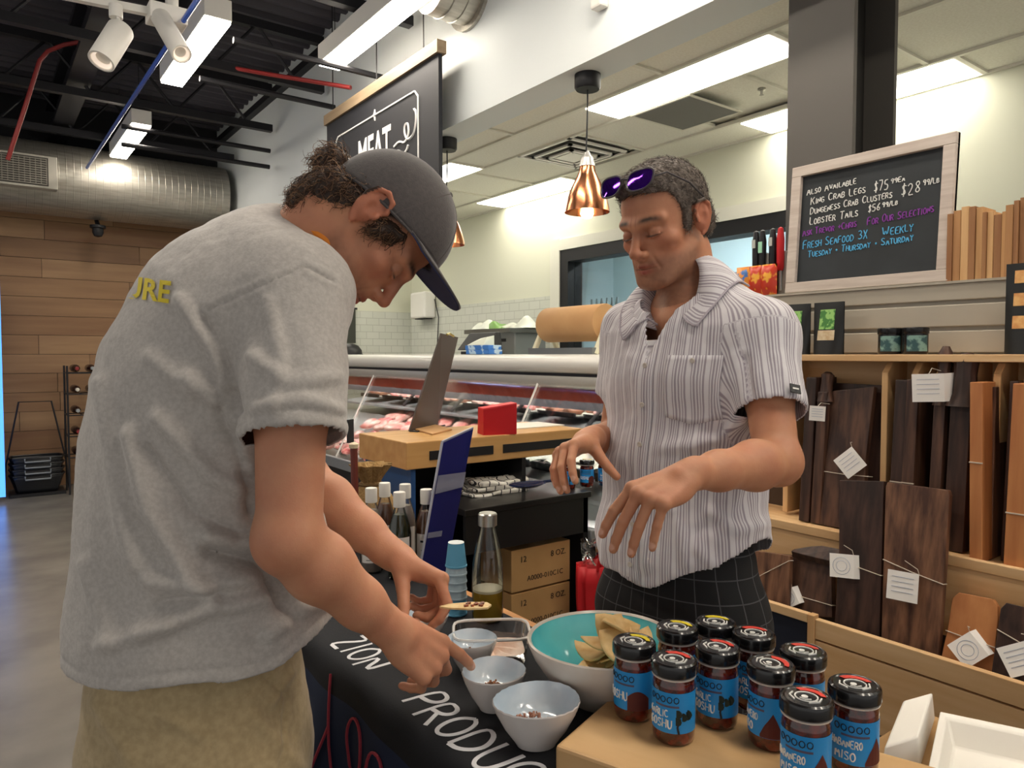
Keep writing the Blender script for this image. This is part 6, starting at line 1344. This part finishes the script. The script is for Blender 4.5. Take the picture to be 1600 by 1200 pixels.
# neck rib and lanyard follow the neck opening of the shirt
E_ = np.sort(np.concatenate([Fq[:, [0, 1]], Fq[:, [1, 2]], Fq[:, [2, 3]], Fq[:, [3, 0]]]), axis=1); Eu, En = np.unique(E_, axis=0, return_counts=True); bvx = np.unique(Eu[En == 1])
bp_ = V[bvx]; bp_ = bp_[np.linalg.norm(bp_-nb1-nkd*.02, axis=1) < .13]
e1 = nrm(np.cross(nkd, lf1)); e2 = np.cross(nkd, e1); an_ = np.arctan2((bp_-nb1) @ e2, (bp_-nb1) @ e1); rim = []
for a in np.linspace(-math.pi, math.pi, 49)[:-1]:
    dlt = np.abs((an_-a+math.pi) % (2*math.pi)-math.pi); k = dlt < .16
    if k.any(): rim.append((a, bp_[k].mean(0)))
rp_ = np.array([p for a, p in rim])
for _ in range(3): rp_ = (np.roll(rp_, 1, 0)+rp_*2+np.roll(rp_, -1, 0))/4
MB().tube([Vector(p) for p in rp_], .0065, 8, True).build('neck_rib', m_tee, P1, world=True)
cen_ = rp_.mean(0); bk_i = [i for i in range(len(rp_)) if (rp_[i]-cen_) @ (fw1*.9-Z3*.35) < .035]
g0 = [i for i in range(len(bk_i)) if (bk_i[i]-bk_i[i-1]) % len(rp_) != 1]; st_ = g0[0] if g0 else 0; bk_i = bk_i[st_:]+bk_i[:st_]
MB().tube([Vector(rp_[i]+nkd*.013+nrm(rp_[i]-cen_)*.0035) for i in bk_i], .0068, 8).build('lanyard', mat('orange_strap', '#e0862a', .6), P1, world=True)
# yellow print on the shoulder blades
tm = text_mesh('URE', 46, 0, 'LEFT', 1.2); OA = np.array((198, 452.0)); ex = np.array((.86, .10)); ey = np.array((.12, -1.0))
hv = []
for v in tm.vertices:
    r = ray(*(OA+ex*v.co.x+ey*v.co.y)).normalized(); h = bv1.ray_cast(CP, r); hv.append(h[0]+h[1]*.0045-r*.002 if h[0] is not None and h[3] < 1.5 else None)
q = MB(); ok = [tuple(p.vertices) for p in tm.polygons if all(hv[k] is not None for k in p.vertices)]
q.add([v if v is not None else Vector((0, 0, 0)) for v in hv], ok)
use = sorted({k for f in ok for k in f}); rm_ = {k: n for n, k in enumerate(use)}; q.v = [hv[k] for k in use]; q.f = [tuple(rm_[k] for k in f) for f in ok]
if q.v: q.build('shirt_print', mat('yellow_print', '#dcc62c', .7), tee, None, world=True)
# trousers + shoes
k_ = Sculpt(.005)
hip = D_(312, 1120, 1.19); k_.ecap(hip+Z3*.08, hip-Z3*.06, (.175, .165), (.185, .182), lf1, .03)
for sg in (-1, 1):
    h0 = hip+lf1*sg*.09-Z3*.06; kn_ = np.array((foot1[0]+.02, foot1[1], .48))+lf1*sg*.11; an = np.array((foot1[0]-.03, foot1[1], .07))+lf1*sg*.12
    k_.ecap(h0, h0*.5+kn_*.5, (.115, .13), (.095, .105), lf1, .05); k_.ecap(h0*.5+kn_*.5, kn_, (.095, .105), (.078, .085), lf1, .04); k_.ecap(kn_, an, (.078, .085), (.07, .085), lf1, .04)
V, Fq = k_.extract(2); N = vnormals(V, Fq); px, dep = proj(V); ds = np.zeros(len(V))
for pl, w_, a in (([(420, 1060), (450, 1090), (440, 1200)], 4, -.004), ([(330, 1070), (332, 1200)], 4, -.003), ([(150, 1100), (200, 1180)], 14, .006), ([(250, 1110), (310, 1150)], 12, .005), ([(400, 1120), (470, 1200)], 12, .006), ([(460, 1050), (425, 1100)], 5, .005)): ds += a*np.exp(-(pl_dist(px, pl)/w_)**2)
V = V+N*(ds+.005*fnoise(V, 9, 3)+.002*fnoise(V, 30, 8))[:, None]
tr = np_obj('trousers', V, Fq, mat('khaki', '#ab9670', .9, col2='#b9a47d', nscale=90, sheen=.2, bump=.08, bscale=350), P1, foot1)
def shoe(c, fw, lf, parent, m, nm='shoe'):
    k = Sculpt(.006); c = A3(c); k.ecap(c+fw*.15+Z3*.035, c-fw*.07+Z3*.05, (.047, .033), (.042, .045), lf, .02); k.cap(c-fw*.04+Z3*.05, c-fw*.04+Z3*.1, .045, .045, .02); V, Fq = k.extract(2); V[:, 2] = np.maximum(V[:, 2], .004); np_obj(nm, V, Fq, m, parent, parent.location)
m_shoe = mat('shoe_leather', '#3a2f28', .5)
for sg in (-1, 1): shoe(np.array((foot1[0]-.02, foot1[1], 0))+lf1*sg*.12, fw1, lf1, P1, m_shoe)
# cap, in head coordinates (cm)
HM = np.stack([hx1, hf1, hu1], 1)
hw1 = lambda x, y, z: Vector(HM @ (np.array((x, y, z))*HS)+O1)
m_capf = mat('cap_grey', '#4b4646', .9, col2='#544e4d', nscale=150, sheen=.3, bump=.1, bscale=400); m_capu = mat('cap_underside', '#2c3050', .85)
def dome(u_, v_, k=1.0):
    a = u_*2*math.pi; cz = 3.0; el_ = v_*math.pi/2
    x, y, z = 8.35*math.cos(a), 10.5*math.sin(a), 10.1
    yb = 10.5*math.sin(a); zb = 2.0+.42*(yb-.3); base = (zb-cz)/10.1; e0 = math.asin(max(-.95, min(.95, base*.98)))
    e = e0+(math.pi/2-e0)*v_; return hw1(8.35*k*math.cos(a)*math.cos(e), -.4+10.5*k*math.sin(a)*math.cos(e), cz+10.1*k*math.sin(e))
cap_o = MB().grid(dome, 60, 18, True).build('cap_crown', m_capf, P1, 80, world=True, solid=.002)
cr_ = cap_o
for k in range(6):
    a = (k+.5)/6; MB().tube([dome(a, v, 1.004) for v in np.linspace(.0, 1, 14)], .0012, 4).build('cap_seam', mat('cap_seam', '#3c3838', .9), cr_, world=True) if 0 else None
for k in range(3):
    a = .02+k/6+.0; MB().tube([dome(a, v, 1.006) for v in np.linspace(.02, 1, 14)], .0013, 4).build('cap_seam', mat('cap_seam', '#5a5453', .9), P1, world=True)
MB().tube([dome(u_, .015, 1.004) for u_ in np.linspace(0, 1, 49)[:-1]], .0022, 5, True).build('cap_band', m_capf, P1, world=True)
MB().lathe([(.006, 0), (.004, .004), (.001, .005)], 12, c=hw1(0, -.4, 13.1), R=Matrix(np.stack([hx1, hf1, hu1], 1).tolist())).build('cap_button', m_capf, P1, world=True)
def brim(s_, t, off=0):
    sa = s_*2-1; a = sa*1.12; rx, ry = 8.4*math.sin(a), 10.3*math.cos(a)*.93-.4
    ext_ = 7.4*(1-.55*abs(sa)**3.2); zr = 5.6-1.6*sa*sa-.3*(1-math.cos(a)); return hw1(rx*(1+.06*t), ry+ext_*t, zr+(1.8*t-1.0*t*sa*sa)-.5*t*t+off)
MB().grid(lambda a, b: brim(a, b, .22), 34, 10).build('cap_brim', m_capf, P1, 80, world=True, solid=.003)
MB().grid(lambda a, b: brim(a, b, 0), 34, 10).build('cap_brim_underside', m_capu, P1, 80, world=True, solid=.002)
# hair: tufts below the cap edge and the bun
hs = Sculpt(.004); hs.frame(HM, O1, HS)
for c, r in (((5.6, -3.6, -1.2), (1.6, 2.8, 2.6)), ((3.5, -7.4, -3.2), (3.2, 2.2, 2.6)), ((-3.5, -7.4, -3.2), (3.2, 2.2, 2.6)), ((0, -8.6, -4.2), (4.0, 2.2, 3.2)), ((4.2, -5.6, -4.6), (2.2, 2.4, 2.4)), ((0, -7.5, -7.0), (4.4, 2.2, 2.4)), ((2.5, -6.6, -7.6), (2.6, 1.9, 2.2)), ((6.7, 1.8, .6), (.8, 1.2, 2.2)), ((-6.7, 1.8, .6), (.8, 1.2, 2.2)), ((-5.6, -3.6, -1.2), (1.6, 2.8, 2.6)), ((6.2, 3.6, 1.8), (.7, 1.2, 1.8))): hs.el(c, r, 1.2)
hs.el((.6, -11.4, -1.6), (2.6, 2.0, 2.6), .8)
V, Fq = hs.extract(1); N = vnormals(V, Fq); V = V+N*(.004*fnoise(V, 60, 2)+.002*fnoise(V, 140, 3))[:, None]
m_hair1 = mat('hair_brown', '#3a2820', .55, attr='Col', spec=.5); cc = np.tile(np.array(lin('#3b2a20')[:3]), (len(V), 1))*(1+.5*fnoise(V, 80, 5))[:, None]
hb = np_obj('hair', V, Fq, m_hair1, P1, foot1, cc)
strands(V, Fq, 2600, .022, lambda P, Nn: np.tile(-hu1*.8-hf1*.25, (len(P), 1)), m_hair1, 'hair_strands', hb, P1.location*0+Vector(foot1), .0009, 4, .28, .5, 5, ('#4a3426', '#6b4b36', '#8a684a', '#33251d'))
# chip held between finger and thumb
cp_ = (tips1l[0]+tips1l[4])/2
tgt = D_(733, 948, float((cp_-A3(CP)) @ F3)-.01)
t = thing('held_chip', 'pale chip with dark topping pinched between finger and thumb', 'chip', tuple(tgt))
ex_, ey_ = nrm(R3+.02*U3), nrm(.35*F3*-1+.15*U3*0+np.cross(R3, F3)*0+F3*.8)
ez_ = np.cross(ex_, ey_); Mh = Matrix(np.stack([ex_, ey_, ez_], 1).tolist())
poly = [(-.05, -.004), (-.035, -.012), (.0, -.019), (.032, -.016), (.038, 0), (.03, .014), (0, .018), (-.035, .01)]
MB().prism(poly, .003, Mh.to_4x4()).build('chip', mat('chip_pale', '#dcb87c', .7, col2='#e9cf9c', nscale=40, bump=.2), t, None)
random.seed(4); bt = MB()
for _ in range(16): x, y = random.uniform(-.012, .026), random.uniform(-.01, .01); bt.box(Mh @ Vector((x, y, .004)), (.005, .004, .004), Matrix.Rotation(random.uniform(0, 3), 3, 'Z'))
bt.build('topping', mat('topping', '#5a2a22', .4, col2='#a5582c', nscale=200), t, None)['kind'] = 'stuff'
# ================================================================== PERSON IN THE STRIPED SHIRT
fw2 = nrm(np.array((-1, -.06, 0))); lf2 = np.array((fw2[1]*-1*-1, 0, 0)); lf2 = nrm(np.cross(Z3, fw2))
pel2 = D_(1062, 935, 1.52); foot2 = np.array((pel2[0], pel2[1], 0.0))
P2 = thing('person', 'person in a pale striped short sleeve shirt talking with open hands behind the table', 'person', tuple(foot2))
s = Sculpt(.0022)
O2 = D_(1038, 352, 1.5); toC = nrm((A3(CP)-O2)*np.array((1, 1, 0))); rgt = nrm(np.cross(toC, Z3)); lft_img = rgt*-1 if (rgt @ R3) > 0 else rgt
fh = math.cos(math.radians(37))*toC+math.sin(math.radians(37))*lft_img
pt = math.radians(20); f2 = math.cos(pt)*fh-math.sin(pt)*Z3; u2 = math.cos(pt)*Z3+math.sin(pt)*fh+.03*lft_img
hx2, hf2, hu2 = head(s, O2, f2, u2, slim=.97)
nb2 = D_(1085, 485, 1.535)
s.cap((0, -2.2, -3), (0, -2.8, -6.5), 5.3, 5.5, 2.2); skull = s.tp((0, -2.8, -6.5)); s.world()
s.cap(skull, nb2, .057, .064, .03)
ch2 = D_(1078, 600, 1.53); s.cap(nb2, ch2, .06, .095, .03); s.cap(ch2, D_(1070, 760, 1.53), .09, .08, .04)
s.el(nb2+fw2*.03-Z3*.03, (.07, .05, .05), .03)
S2 = D_(1190, 528, 1.39); E2 = D_(1214, 722, 1.27); W2 = D_(1078, 742, 1.115)
S2r = D_(990, 522, 1.65); E2r = D_(960, 690, 1.70); W2r = D_(922, 686, 1.49)
s.cap(nb2, S2, .055, .05, .04); s.cap(nb2, S2r, .055, .05, .04)
arm(s, S2, E2, W2, .88); arm(s, S2r, E2r, W2r, .86)
yd2 = nrm(D_(1006, 778, 1.07)-W2)
tips2 = hand(s, W2+yd2*.008, yd2, .78*U3-.45*F3-.18*R3, False, [(42, 14, 8), (52, 10, 6), (56, 8, 6), (58, 8, 6)], (9, 2, -6, -15), ((34, 34), 8, 10), .98)
yd2r = nrm(D_(874, 708, 1.41)-W2r)
tips2r = hand(s, W2r+yd2r*.006, yd2r, .74*U3-.12*F3-.62*R3, True, [(36, 22, 14), (40, 24, 14), (40, 26, 14), (38, 26, 14)], (7, 1, -5, -11), ((52, 44), 10, 10), .98, tdir=(.42, .42, -.80))
V, Fq = s.extract(1)
L = head_coords(V, O2, hx2, hf2, hu2); hm = (np.linalg.norm(L-np.array((0, 1, 0)), axis=1) < 16).astype(float)
def hair2(x, y, z):
    ax = np.abs(x)
    front = z > 6.6-.05*(x*x)+.35*np.maximum(0, 6-y)*-1
    line = np.where(y > 3.2, 7.4-.035*x*x, np.where(y > .9, 2.2+(y-.9)*2.2, np.where(y > -3.2, 3.2 if False else 2.6, -4.5)))
    sb = (ax > 6.2) & (y > .7) & (y < 2.9) & (z > -1.8)
    return np.clip((z-line)*2.5, 0, 1)+sb*.7
C = skin_cols(V, '#c99270', '#b26a50', '#6e5448', L, hm, 8, .5, '#4a382e', '#4e443c', hair2)
np_obj('body', V, Fq, m_skin, P2, foot2, C)
# hair cap
hs = Sculpt(.0028); HM2 = np.stack([hx2, hf2, hu2], 1); hs.frame(HM2, O2, HS)
hs.el((0, -1.3, 4.2), (7.85, 9.9, 8.5), 1); hs.el((0, 4.8, 9.1), (5.0, 3.4, 2.4), 1.8); 
for sx in (-1, 1): hs.el((sx*6.5, 1.7, 1.0), (.75, 1.15, 2.8), .8); hs.el((sx*5.6, -5.6, -.6), (1.5, 2.6, 3.4), 1.2)
hs.el((0, -7.2, -1.8), (5.0, 2.2, 3.2), 1.5)
hs.frame(np.eye(3), (0, 0, 0), 1)
def facecut(X):
    q = head_coords(X.reshape(-1, 3), O2, hx2, hf2, hu2); x, y, z = q.T; ax = np.abs(x)
    line = np.where(y > 4.5, 7.6-.03*x*x, np.where(y > 2.6, 2.4+(y-2.6)*2.6, np.where(y > .6, -1.9, np.where(y > -3.2, 2.9, -5.6))))
    return ((z-line)*HS).reshape(X.shape[:-1])
hs.put(facecut, O2, .3, .002, 1, False)
V, Fq = hs.extract(1); N = vnormals(V, Fq); V = V+N*(.002*fnoise(V, 90, 2)+.0016*fnoise(V, 200, 3))[:, None]
m_hair2 = mat('hair_grey_brown', '#4b4139', .6, attr='Col'); g_ = np.clip(fnoise(V, 100, 6)*.5+.5+.25*(head_coords(V, O2, hx2, hf2, hu2)[:, 1] > 5), 0, 1)[:, None]
cc = np.array(lin('#443a33')[:3])*(1-g_)+np.array(lin('#75685e')[:3])*g_
hb = np_obj('hair', V, Fq, m_hair2, P2, foot2, cc)
strands(V, Fq, 7000, .014, lambda P, Nn: np.tile(hf2*.8+hu2*.25, (len(P), 1)), m_hair2, 'hair_strands', hb, Vector(foot2), .0006, 6, .15, .6, 3, ('#443a33', '#5d5148', '#80746a', '#352d28', '#978b80'))
# sunglasses pushed up on the hair
sgl = thing('sunglasses', 'purple mirrored sunglasses pushed up on the short grey hair', 'sunglasses', tuple(O2+hu2*.12))
h2 = lambda x, y, z: Vector(HM2 @ (np.array((x, y, z))*HS)+O2)
m_lens = mat('purple_mirror', '#7a35d8', .06, metal=.9, col2='#3a1590', nscale=20); m_gfr = mat('glasses_frame', '#4b4648', .35)
for sx in (-1, 1):
    cx, cy, cz = sx*3.4, 8.9, 9.0; pw = lambda t: math.copysign(abs(t)**.72, t); fx = lambda a, rr=1.0: h2(cx+sx*.1+2.75*rr*pw(math.cos(a))*(1+.1*math.sin(a)), cy+.35-.10*(3.0*rr*math.cos(a)*sx+3.6)**1.5*.5-1.9*rr*pw(math.sin(a))*.62, cz+1.0+1.8*rr*pw(math.sin(a))*.95)
    ring = [fx(a) for a in np.linspace(0, 6.283, 29)[:-1]]
    MB().tube(ring, .0022, 6, True).build('rim', m_gfr, sgl, world=True)
    cen = fx(0, 0)+Vector(hf2*.004+hu2*.002); b = MB(); b.add([cen]+ring, [(0, 1+i, 1+(i+1) % 28) for i in range(28)]); b.build('lens', m_lens, sgl, 80, world=True)
    MB().tube([fx(0 if sx > 0 else math.pi), h2(sx*7.6, 6.0, 10.0), h2(sx*8.35, 1.0, 7.0), h2(sx*8.3, -2.4, 3.8), h2(sx*8.1, -3.4, 2.2)], .0019, 6).build('temple', m_gfr, sgl, world=True)
MB().tube([h2(-.9, 9.0, 10.6), h2(0, 9.3, 10.9), h2(.9, 9.0, 10.6)], .0022, 6).build('bridge', m_gfr, sgl, world=True)
# shirt
t_ = Sculpt(.0042)
seg = [(1062, 960, 1.515, .150, .200), (1062, 850, 1.52, .138, .185), (1066, 720, 1.52, .122, .170), (1076, 600, 1.525, .128, .182), (1082, 530, 1.53, .112, .182), (1086, 492, 1.535, .075, .12)]
c2_ = [D_(a, b, d) for a, b, d, _, _ in seg]
Sl2 = S2+(E2-S2)*.62; Sl2r = S2r+(E2r-S2r)*.58
for S_, Q in ((S2, Sl2), (S2r, Sl2r)):
    d = nrm(Q-S_); t_.cap(S_, Q+d*.03, .064, .062, .045)
    t_.put((lambda q, d: (lambda X: np.maximum((q-X) @ d, np.linalg.norm(X-q-d*.06, axis=-1)-.13)))(Q, d), Q, .24, 0, 1, .075)
for i in range(len(seg)-1): t_.ecap(c2_[i], c2_[i+1], (seg[i][4], seg[i][3]), (seg[i+1][4], seg[i+1][3]), lf2, .05)
for S_ in (S2, S2r): t_.cap(nb2-Z3*.035, S_, .066, .062, .04)
def hem2(X):
    sd = ((X-c2_[1]) @ lf2)/.19; return X[..., 2]-(.872+.10*np.clip(np.abs(sd), 0, 1.05)**2.2)+.006*np.sin(sd*9)
t_.put(hem2, c2_[0], .6, 0, 1, True)
nd2 = nrm(skull-nb2+.15*fw2); t_.put((lambda q, d: (lambda X: np.maximum(np.linalg.norm(np.cross(X-q, d), axis=-1)-.074, (q-X) @ d-.01)))(nb2, nd2), nb2, .25, 0, 1, True)
def vcut(X):
    sd = np.abs((X-nb2) @ lf2); z = X[..., 2]-(nb2[2]-.095); fr = (X-nb2) @ fw2
    return np.maximum(np.maximum(sd-.36*np.maximum(z, 0), .03-fr), -z)
t_.put(vcut, nb2, .3, 0, 1, True)
V, Fq = t_.extract(3); N = vnormals(V, Fq); px, dep = proj(V)
arm_m = lambda V, S_, E_: (np.linalg.norm(np.cross(V-S_, nrm(E_-S_)), axis=1) < .088) & (((V-S_) @ nrm(E_-S_)) > .0)
aL = arm_m(V, S2, E2) & (((V-nb2) @ lf2) > .135); aR = arm_m(V, S2r, E2r) & (((V-nb2) @ lf2) < -.135)
ctr = np.stack([np.interp(V[:, 2], [c[2] for c in c2_], [c[i] for c in c2_]) for i in (0, 1)], 1); qx = (V[:, :2]-ctr) @ lf2[:2]; qy = (V[:, :2]-ctr) @ fw2[:2]
u_ = np.arctan2(qx, qy)*.165
def armu(S_, E_): d = nrm(E_-S_); a = nrm(np.cross(d, fw2)); b = np.cross(d, a); r = V-S_; return np.arctan2(r @ a, r @ b)*.066
u_ = np.where(aL, armu(S2, E2), np.where(aR, armu(S2r, E2r), u_)); fab = np.stack([u_, V[:, 2], aL*1.0], 1)
disp = np.zeros(len(V))
for pl, w_, a in (([(1150, 560), (1120, 640), (1085, 700)], 12, .006), ([(1178, 640), (1130, 680), (1080, 700)], 10, .007), ([(960, 720), (1000, 800), (1010, 880)], 12, .007), ([(1110, 800), (1150, 830), (1190, 820)], 10, .008), ([(1180, 760), (1140, 810), (1090, 830)], 11, -.006), ([(1055, 800), (1075, 880)], 10, .006), ([(1165, 560), (1175, 620), (1172, 660)], 7, -.010), ([(990, 560), (1000, 640), (985, 720)], 11, .005), ([(1215, 560), (1240, 620)], 10, .004), ([(960, 800), (945, 880)], 9, .006), ([(1090, 860), (1130, 900)], 10, .006), ([(1040, 700), (1110, 690), (1170, 700)], 10, .006)): disp += a*np.exp(-(pl_dist(px, pl)/w_)**2)
disp = disp*np.clip((1.6-dep)/.08, 0, 1)+.005*fnoise(V, 8, 21)+.003*fnoise(V*np.array((1, 1, .5)), 24, 14)+.001*fnoise(V, 60, 19)
V = laplace(V+N*disp[:, None], Fq, 1, .3)
def stripes(nt, sp, b):
    N_ = nt.nodes; Lk = nt.links; tot = None
    for per, wd, off in ((.0165, .0022, .0), (.0165, .0012, .0052), (.033, .0018, .0105)):
        a = N_.new('ShaderNodeMath'); a.operation = 'ADD'; a.inputs[1].default_value = off+1; Lk.new(sp.outputs[0], a.inputs[0]); p = N_.new('ShaderNodeMath'); p.operation = 'PINGPONG'; p.inputs[1].default_value = per/2; Lk.new(a.outputs[0], p.inputs[0])
        c = N_.new('ShaderNodeMapRange'); c.inputs['From Min'].default_value = wd*.5; c.inputs['From Max'].default_value = wd; c.inputs['To Min'].default_value = 1; c.inputs['To Max'].default_value = 0; Lk.new(p.outputs[0], c.inputs['Value'])
        if tot is None: tot = c
        else: m_ = N_.new('ShaderNodeMath'); m_.operation = 'MAXIMUM'; Lk.new(tot.outputs[0], m_.inputs[0]); Lk.new(c.outputs[0], m_.inputs[1]); tot = m_
    mx = N_.new('ShaderNodeMix'); mx.data_type = 'RGBA'; mx.inputs[6].default_value = lin('#dcd8db'); mx.inputs[7].default_value = lin('#a198a1'); Lk.new(tot.outputs[0], mx.inputs[0]); Lk.new(mx.outputs[2], b.inputs['Base Color'])
m_str2 = fabric_att('striped_cotton', stripes)
sh = np_obj('shirt', V, Fq, m_str2, P2, foot2, None, fab, .0025)
bv2 = BVHTree.FromPolygons([Vector(v) for v in V], [tuple(int(i) for i in f) for f in Fq])
def patch(name, m, fn, nu, nv, off=.003, parent=None, stripe=True, solid=.002):
    """grid of points pressed on to the shirt from outside; fn(u,v)->(sideways m, height z)"""
    P = np.zeros((nu*nv, 3)); UV = np.zeros((nu*nv, 3)); F_ = []
    for i in range(nu):
        for j in range(nv):
            sx, z = fn(i/(nu-1), j/(nv-1)); c = np.array((*[np.interp(z, [c[2] for c in c2_], [c[k] for c in c2_]) for k in (0, 1)], z)); o_ = c+lf2*sx+fw2*.4
            hit = bv2.ray_cast(Vector(o_), Vector(-fw2)); hp = A3(hit[0]) if hit[0] is not None else c+lf2*sx+fw2*.12
            P[i*nv+j] = hp+fw2*off; UV[i*nv+j] = (sx*1.0+.004, z, 0)
            if i < nu-1 and j < nv-1: a = i*nv+j; F_.append((a, a+nv, a+nv+1, a+1))
    return np_obj(name, P, np.array(F_), m, parent or P2, foot2, None, UV, solid)
patch('placket', m_str2, lambda u, v: (-.017+.034*u, .875+(nb2[2]-.045-.875)*v), 5, 50, .0035)
m_but = mat('shirt_button', '#cfc6bc', .35)
for k in range(7):
    z = .91+k*.078; c = np.array((*[np.interp(z, [c[2] for c in c2_], [c[i] for c in c2_]) for i in (0, 1)], z)); hit = bv2.ray_cast(Vector(c+fw2*.4), Vector(-fw2))
    if hit[0] is not None:
        o = MB().lathe([(.0052, 0), (.0055, .0015), (.004, .0022), (.001, .0016)], 14, R=Vector(fw2).to_track_quat('Z', 'Y').to_matrix()).build('button', m_but, P2); o.location = hit[0]+Vector(fw2)*.0065-Vector(foot2)
zpk = D_(1080, 600, 1.42)[2]
patch('chest_pocket', m_str2, lambda u, v: (.045+.105*u, (zpk-.062-.014*(1-abs(2*u-1))*(1-v))+.118*v), 14, 14, .0035)
o = MB().lathe([(.0052, 0), (.0055, .0015), (.004, .0022), (.001, .0016)], 14, R=Vector(fw2).to_track_quat('Z', 'Y').to_matrix()).build('button', m_but, P2)
c = c2_[3]; hit = bv2.ray_cast(Vector(np.array((c[0], c[1], zpk+.046))+lf2*.097+fw2*.4), Vector(-fw2)); o.location = (hit[0] if hit[0] else Vector(c))+Vector(fw2)*.007-Vector(foot2)
# collar: stand + two leaves round the neck, open at the front
ca = nrm(fw2-nd2*(fw2 @ nd2)); cbv = np.cross(nd2, ca)        # ca front, cbv = sideways
def collar(u, v):
    w_ = (u-.5)*2; front = abs(w_); a = w_*math.radians(160)+math.pi
    ab = w_*math.radians(160-16*front**3)+math.pi
    dr = lambda q: ca*math.cos(q)+cbv*math.sin(q)
    top = nb2+nd2*(.108-.066*front**2)+dr(a)*(.0675+.004*front)
    inn = nb2+nd2*(.05-.06*front**2)+dr(a)*(.070+.004*front)
    if v < .25: k = v/.25; return Vector(inn*(1-k)+top*k)
    wd = .036+.034*front**3; o_ = nb2+dr(ab)*(.074+wd); r0 = Vector(o_+nd2*.2)
    hit = bv2.ray_cast(r0, Vector(-nd2)); out = A3(hit[0])+A3(hit[1])*.008 if hit[0] is not None else o_
    if (top-out) @ nd2 < .012: out = out*1.0
    k = (v-.25)/.75; p = top*(1-k)+out*k+(nd2*.5+dr(a))*(.013*math.sin(math.pi*k))
    h2_ = bv2.find_nearest(Vector(p))
    if h2_[0] is not None and (Vector(p)-h2_[0]).dot(h2_[1]) < .006 and k > .2: p = A3(h2_[0]+h2_[1]*.007)
    return Vector(p)
b = MB().grid(collar, 60, 12); Vc = np.array([A3(v) for v in b.v]); Fc = np.array(b.f); uvc = np.array([((i//12)/60*.42, Vc[i][2], 0) for i in range(len(Vc))])
np_obj('collar', Vc, Fc, m_str2, P2, foot2, None, uvc, .003)
edge_ = [collar(0, v) for v in np.linspace(.3, 1, 8)]+[collar(u, 1) for u in np.linspace(.02, .98, 50)]+[collar(1, v) for v in np.linspace(1, .3, 8)]
MB().tube(edge_, .0022, 6).build('collar_edge', mat('collar_edge', '#b3aab2', .85), P2, world=True)
# sleeve label
d2 = nrm(Sl2-S2); a_ = nrm(A3(CP)-Sl2); a_ = nrm(a_-d2*(a_ @ d2)); sd_ = np.cross(d2, a_)
for nm, m_, c, dx, dy in (('sleeve_label', m_black, Sl2-d2*.012+(a_*.80-sd_*.0+(sd_*.6 if (sd_ @ R3) > 0 else -sd_*.6))*.0735, .02, .017),):
    nn_ = nrm(c-Sl2+d2*.012); tx = np.cross(d2, nn_); q = [c+tx*sx*dx/2+d2*sy*dy/2 for sx, sy in ((-1, -1), (1, -1), (1, 1), (-1, 1))]
    MB().hexa([Vector(v) for v in q], [Vector(v+nn_*.002) for v in q]).build(nm, m_, P2, None, world=True)
    q = [c+tx*sx*.006+d2*sy*.0015+nn_*.002 for sx, sy in ((-1, -1), (1, -1), (1, 1), (-1, 1))]; MB().hexa([Vector(v) for v in q], [Vector(v+nn_*.0008) for v in q]).build('label_mark', m_white, P2, None, world=True)
# trousers
k_ = Sculpt(.005); hip = D_(1062, 915, 1.525); k_.ecap(hip+Z3*.07, hip-Z3*.06, (.165, .115), (.18, .13), lf2, .03)
for sg in (-1, 1):
    h0 = hip+lf2*sg*.088-Z3*.06; kn_ = np.array((foot2[0], foot2[1], .46))+lf2*sg*.1; an = np.array((foot2[0]+.02, foot2[1], .07))+lf2*sg*.11
    k_.ecap(h0, kn_, (.1, .11), (.072, .078), lf2, .05); k_.ecap(kn_, an, (.072, .078), (.068, .08), lf2, .04)
V, Fq = k_.extract(2); N = vnormals(V, Fq); V = V+N*(.004*fnoise(V, 9, 33)+.0015*fnoise(V, 30, 38))[:, None]
qx = (V[:, :2]-hip[:2]) @ lf2[:2]; qy = (V[:, :2]-hip[:2]) @ fw2[:2]; fab = np.stack([np.arctan2(qx, qy)*.16, V[:, 2], 0*qx], 1)
def checks(nt, sp, b):
    N_ = nt.nodes; Lk = nt.links; tot = None
    for ax in (0, 1):
        a = N_.new('ShaderNodeMath'); a.operation = 'ADD'; a.inputs[1].default_value = 1; Lk.new(sp.outputs[ax], a.inputs[0]); p = N_.new('ShaderNodeMath'); p.operation = 'PINGPONG'; p.inputs[1].default_value = .021; Lk.new(a.outputs[0], p.inputs[0])
        c = N_.new('ShaderNodeMath'); c.operation = 'LESS_THAN'; c.inputs[1].default_value = .0011; Lk.new(p.outputs[0], c.inputs[0])
        if tot is None: tot = c
        else: m_ = N_.new('ShaderNodeMath'); m_.operation = 'MAXIMUM'; Lk.new(tot.outputs[0], m_.inputs[0]); Lk.new(c.outputs[0], m_.inputs[1]); tot = m_
    mx = N_.new('ShaderNodeMix'); mx.data_type = 'RGBA'; mx.inputs[6].default_value = lin('#1b1b1d'); mx.inputs[7].default_value = lin('#4d4d50'); Lk.new(tot.outputs[0], mx.inputs[0]); Lk.new(mx.outputs[2], b.inputs['Base Color'])
np_obj('trousers', V, Fq, fabric_att('black_check', checks, sheen=0), P2, foot2, None, fab)
for sg in (-1, 1): shoe(np.array((foot2[0]+.02, foot2[1], 0))+lf2*sg*.11, fw2, lf2, P2, m_shoe)
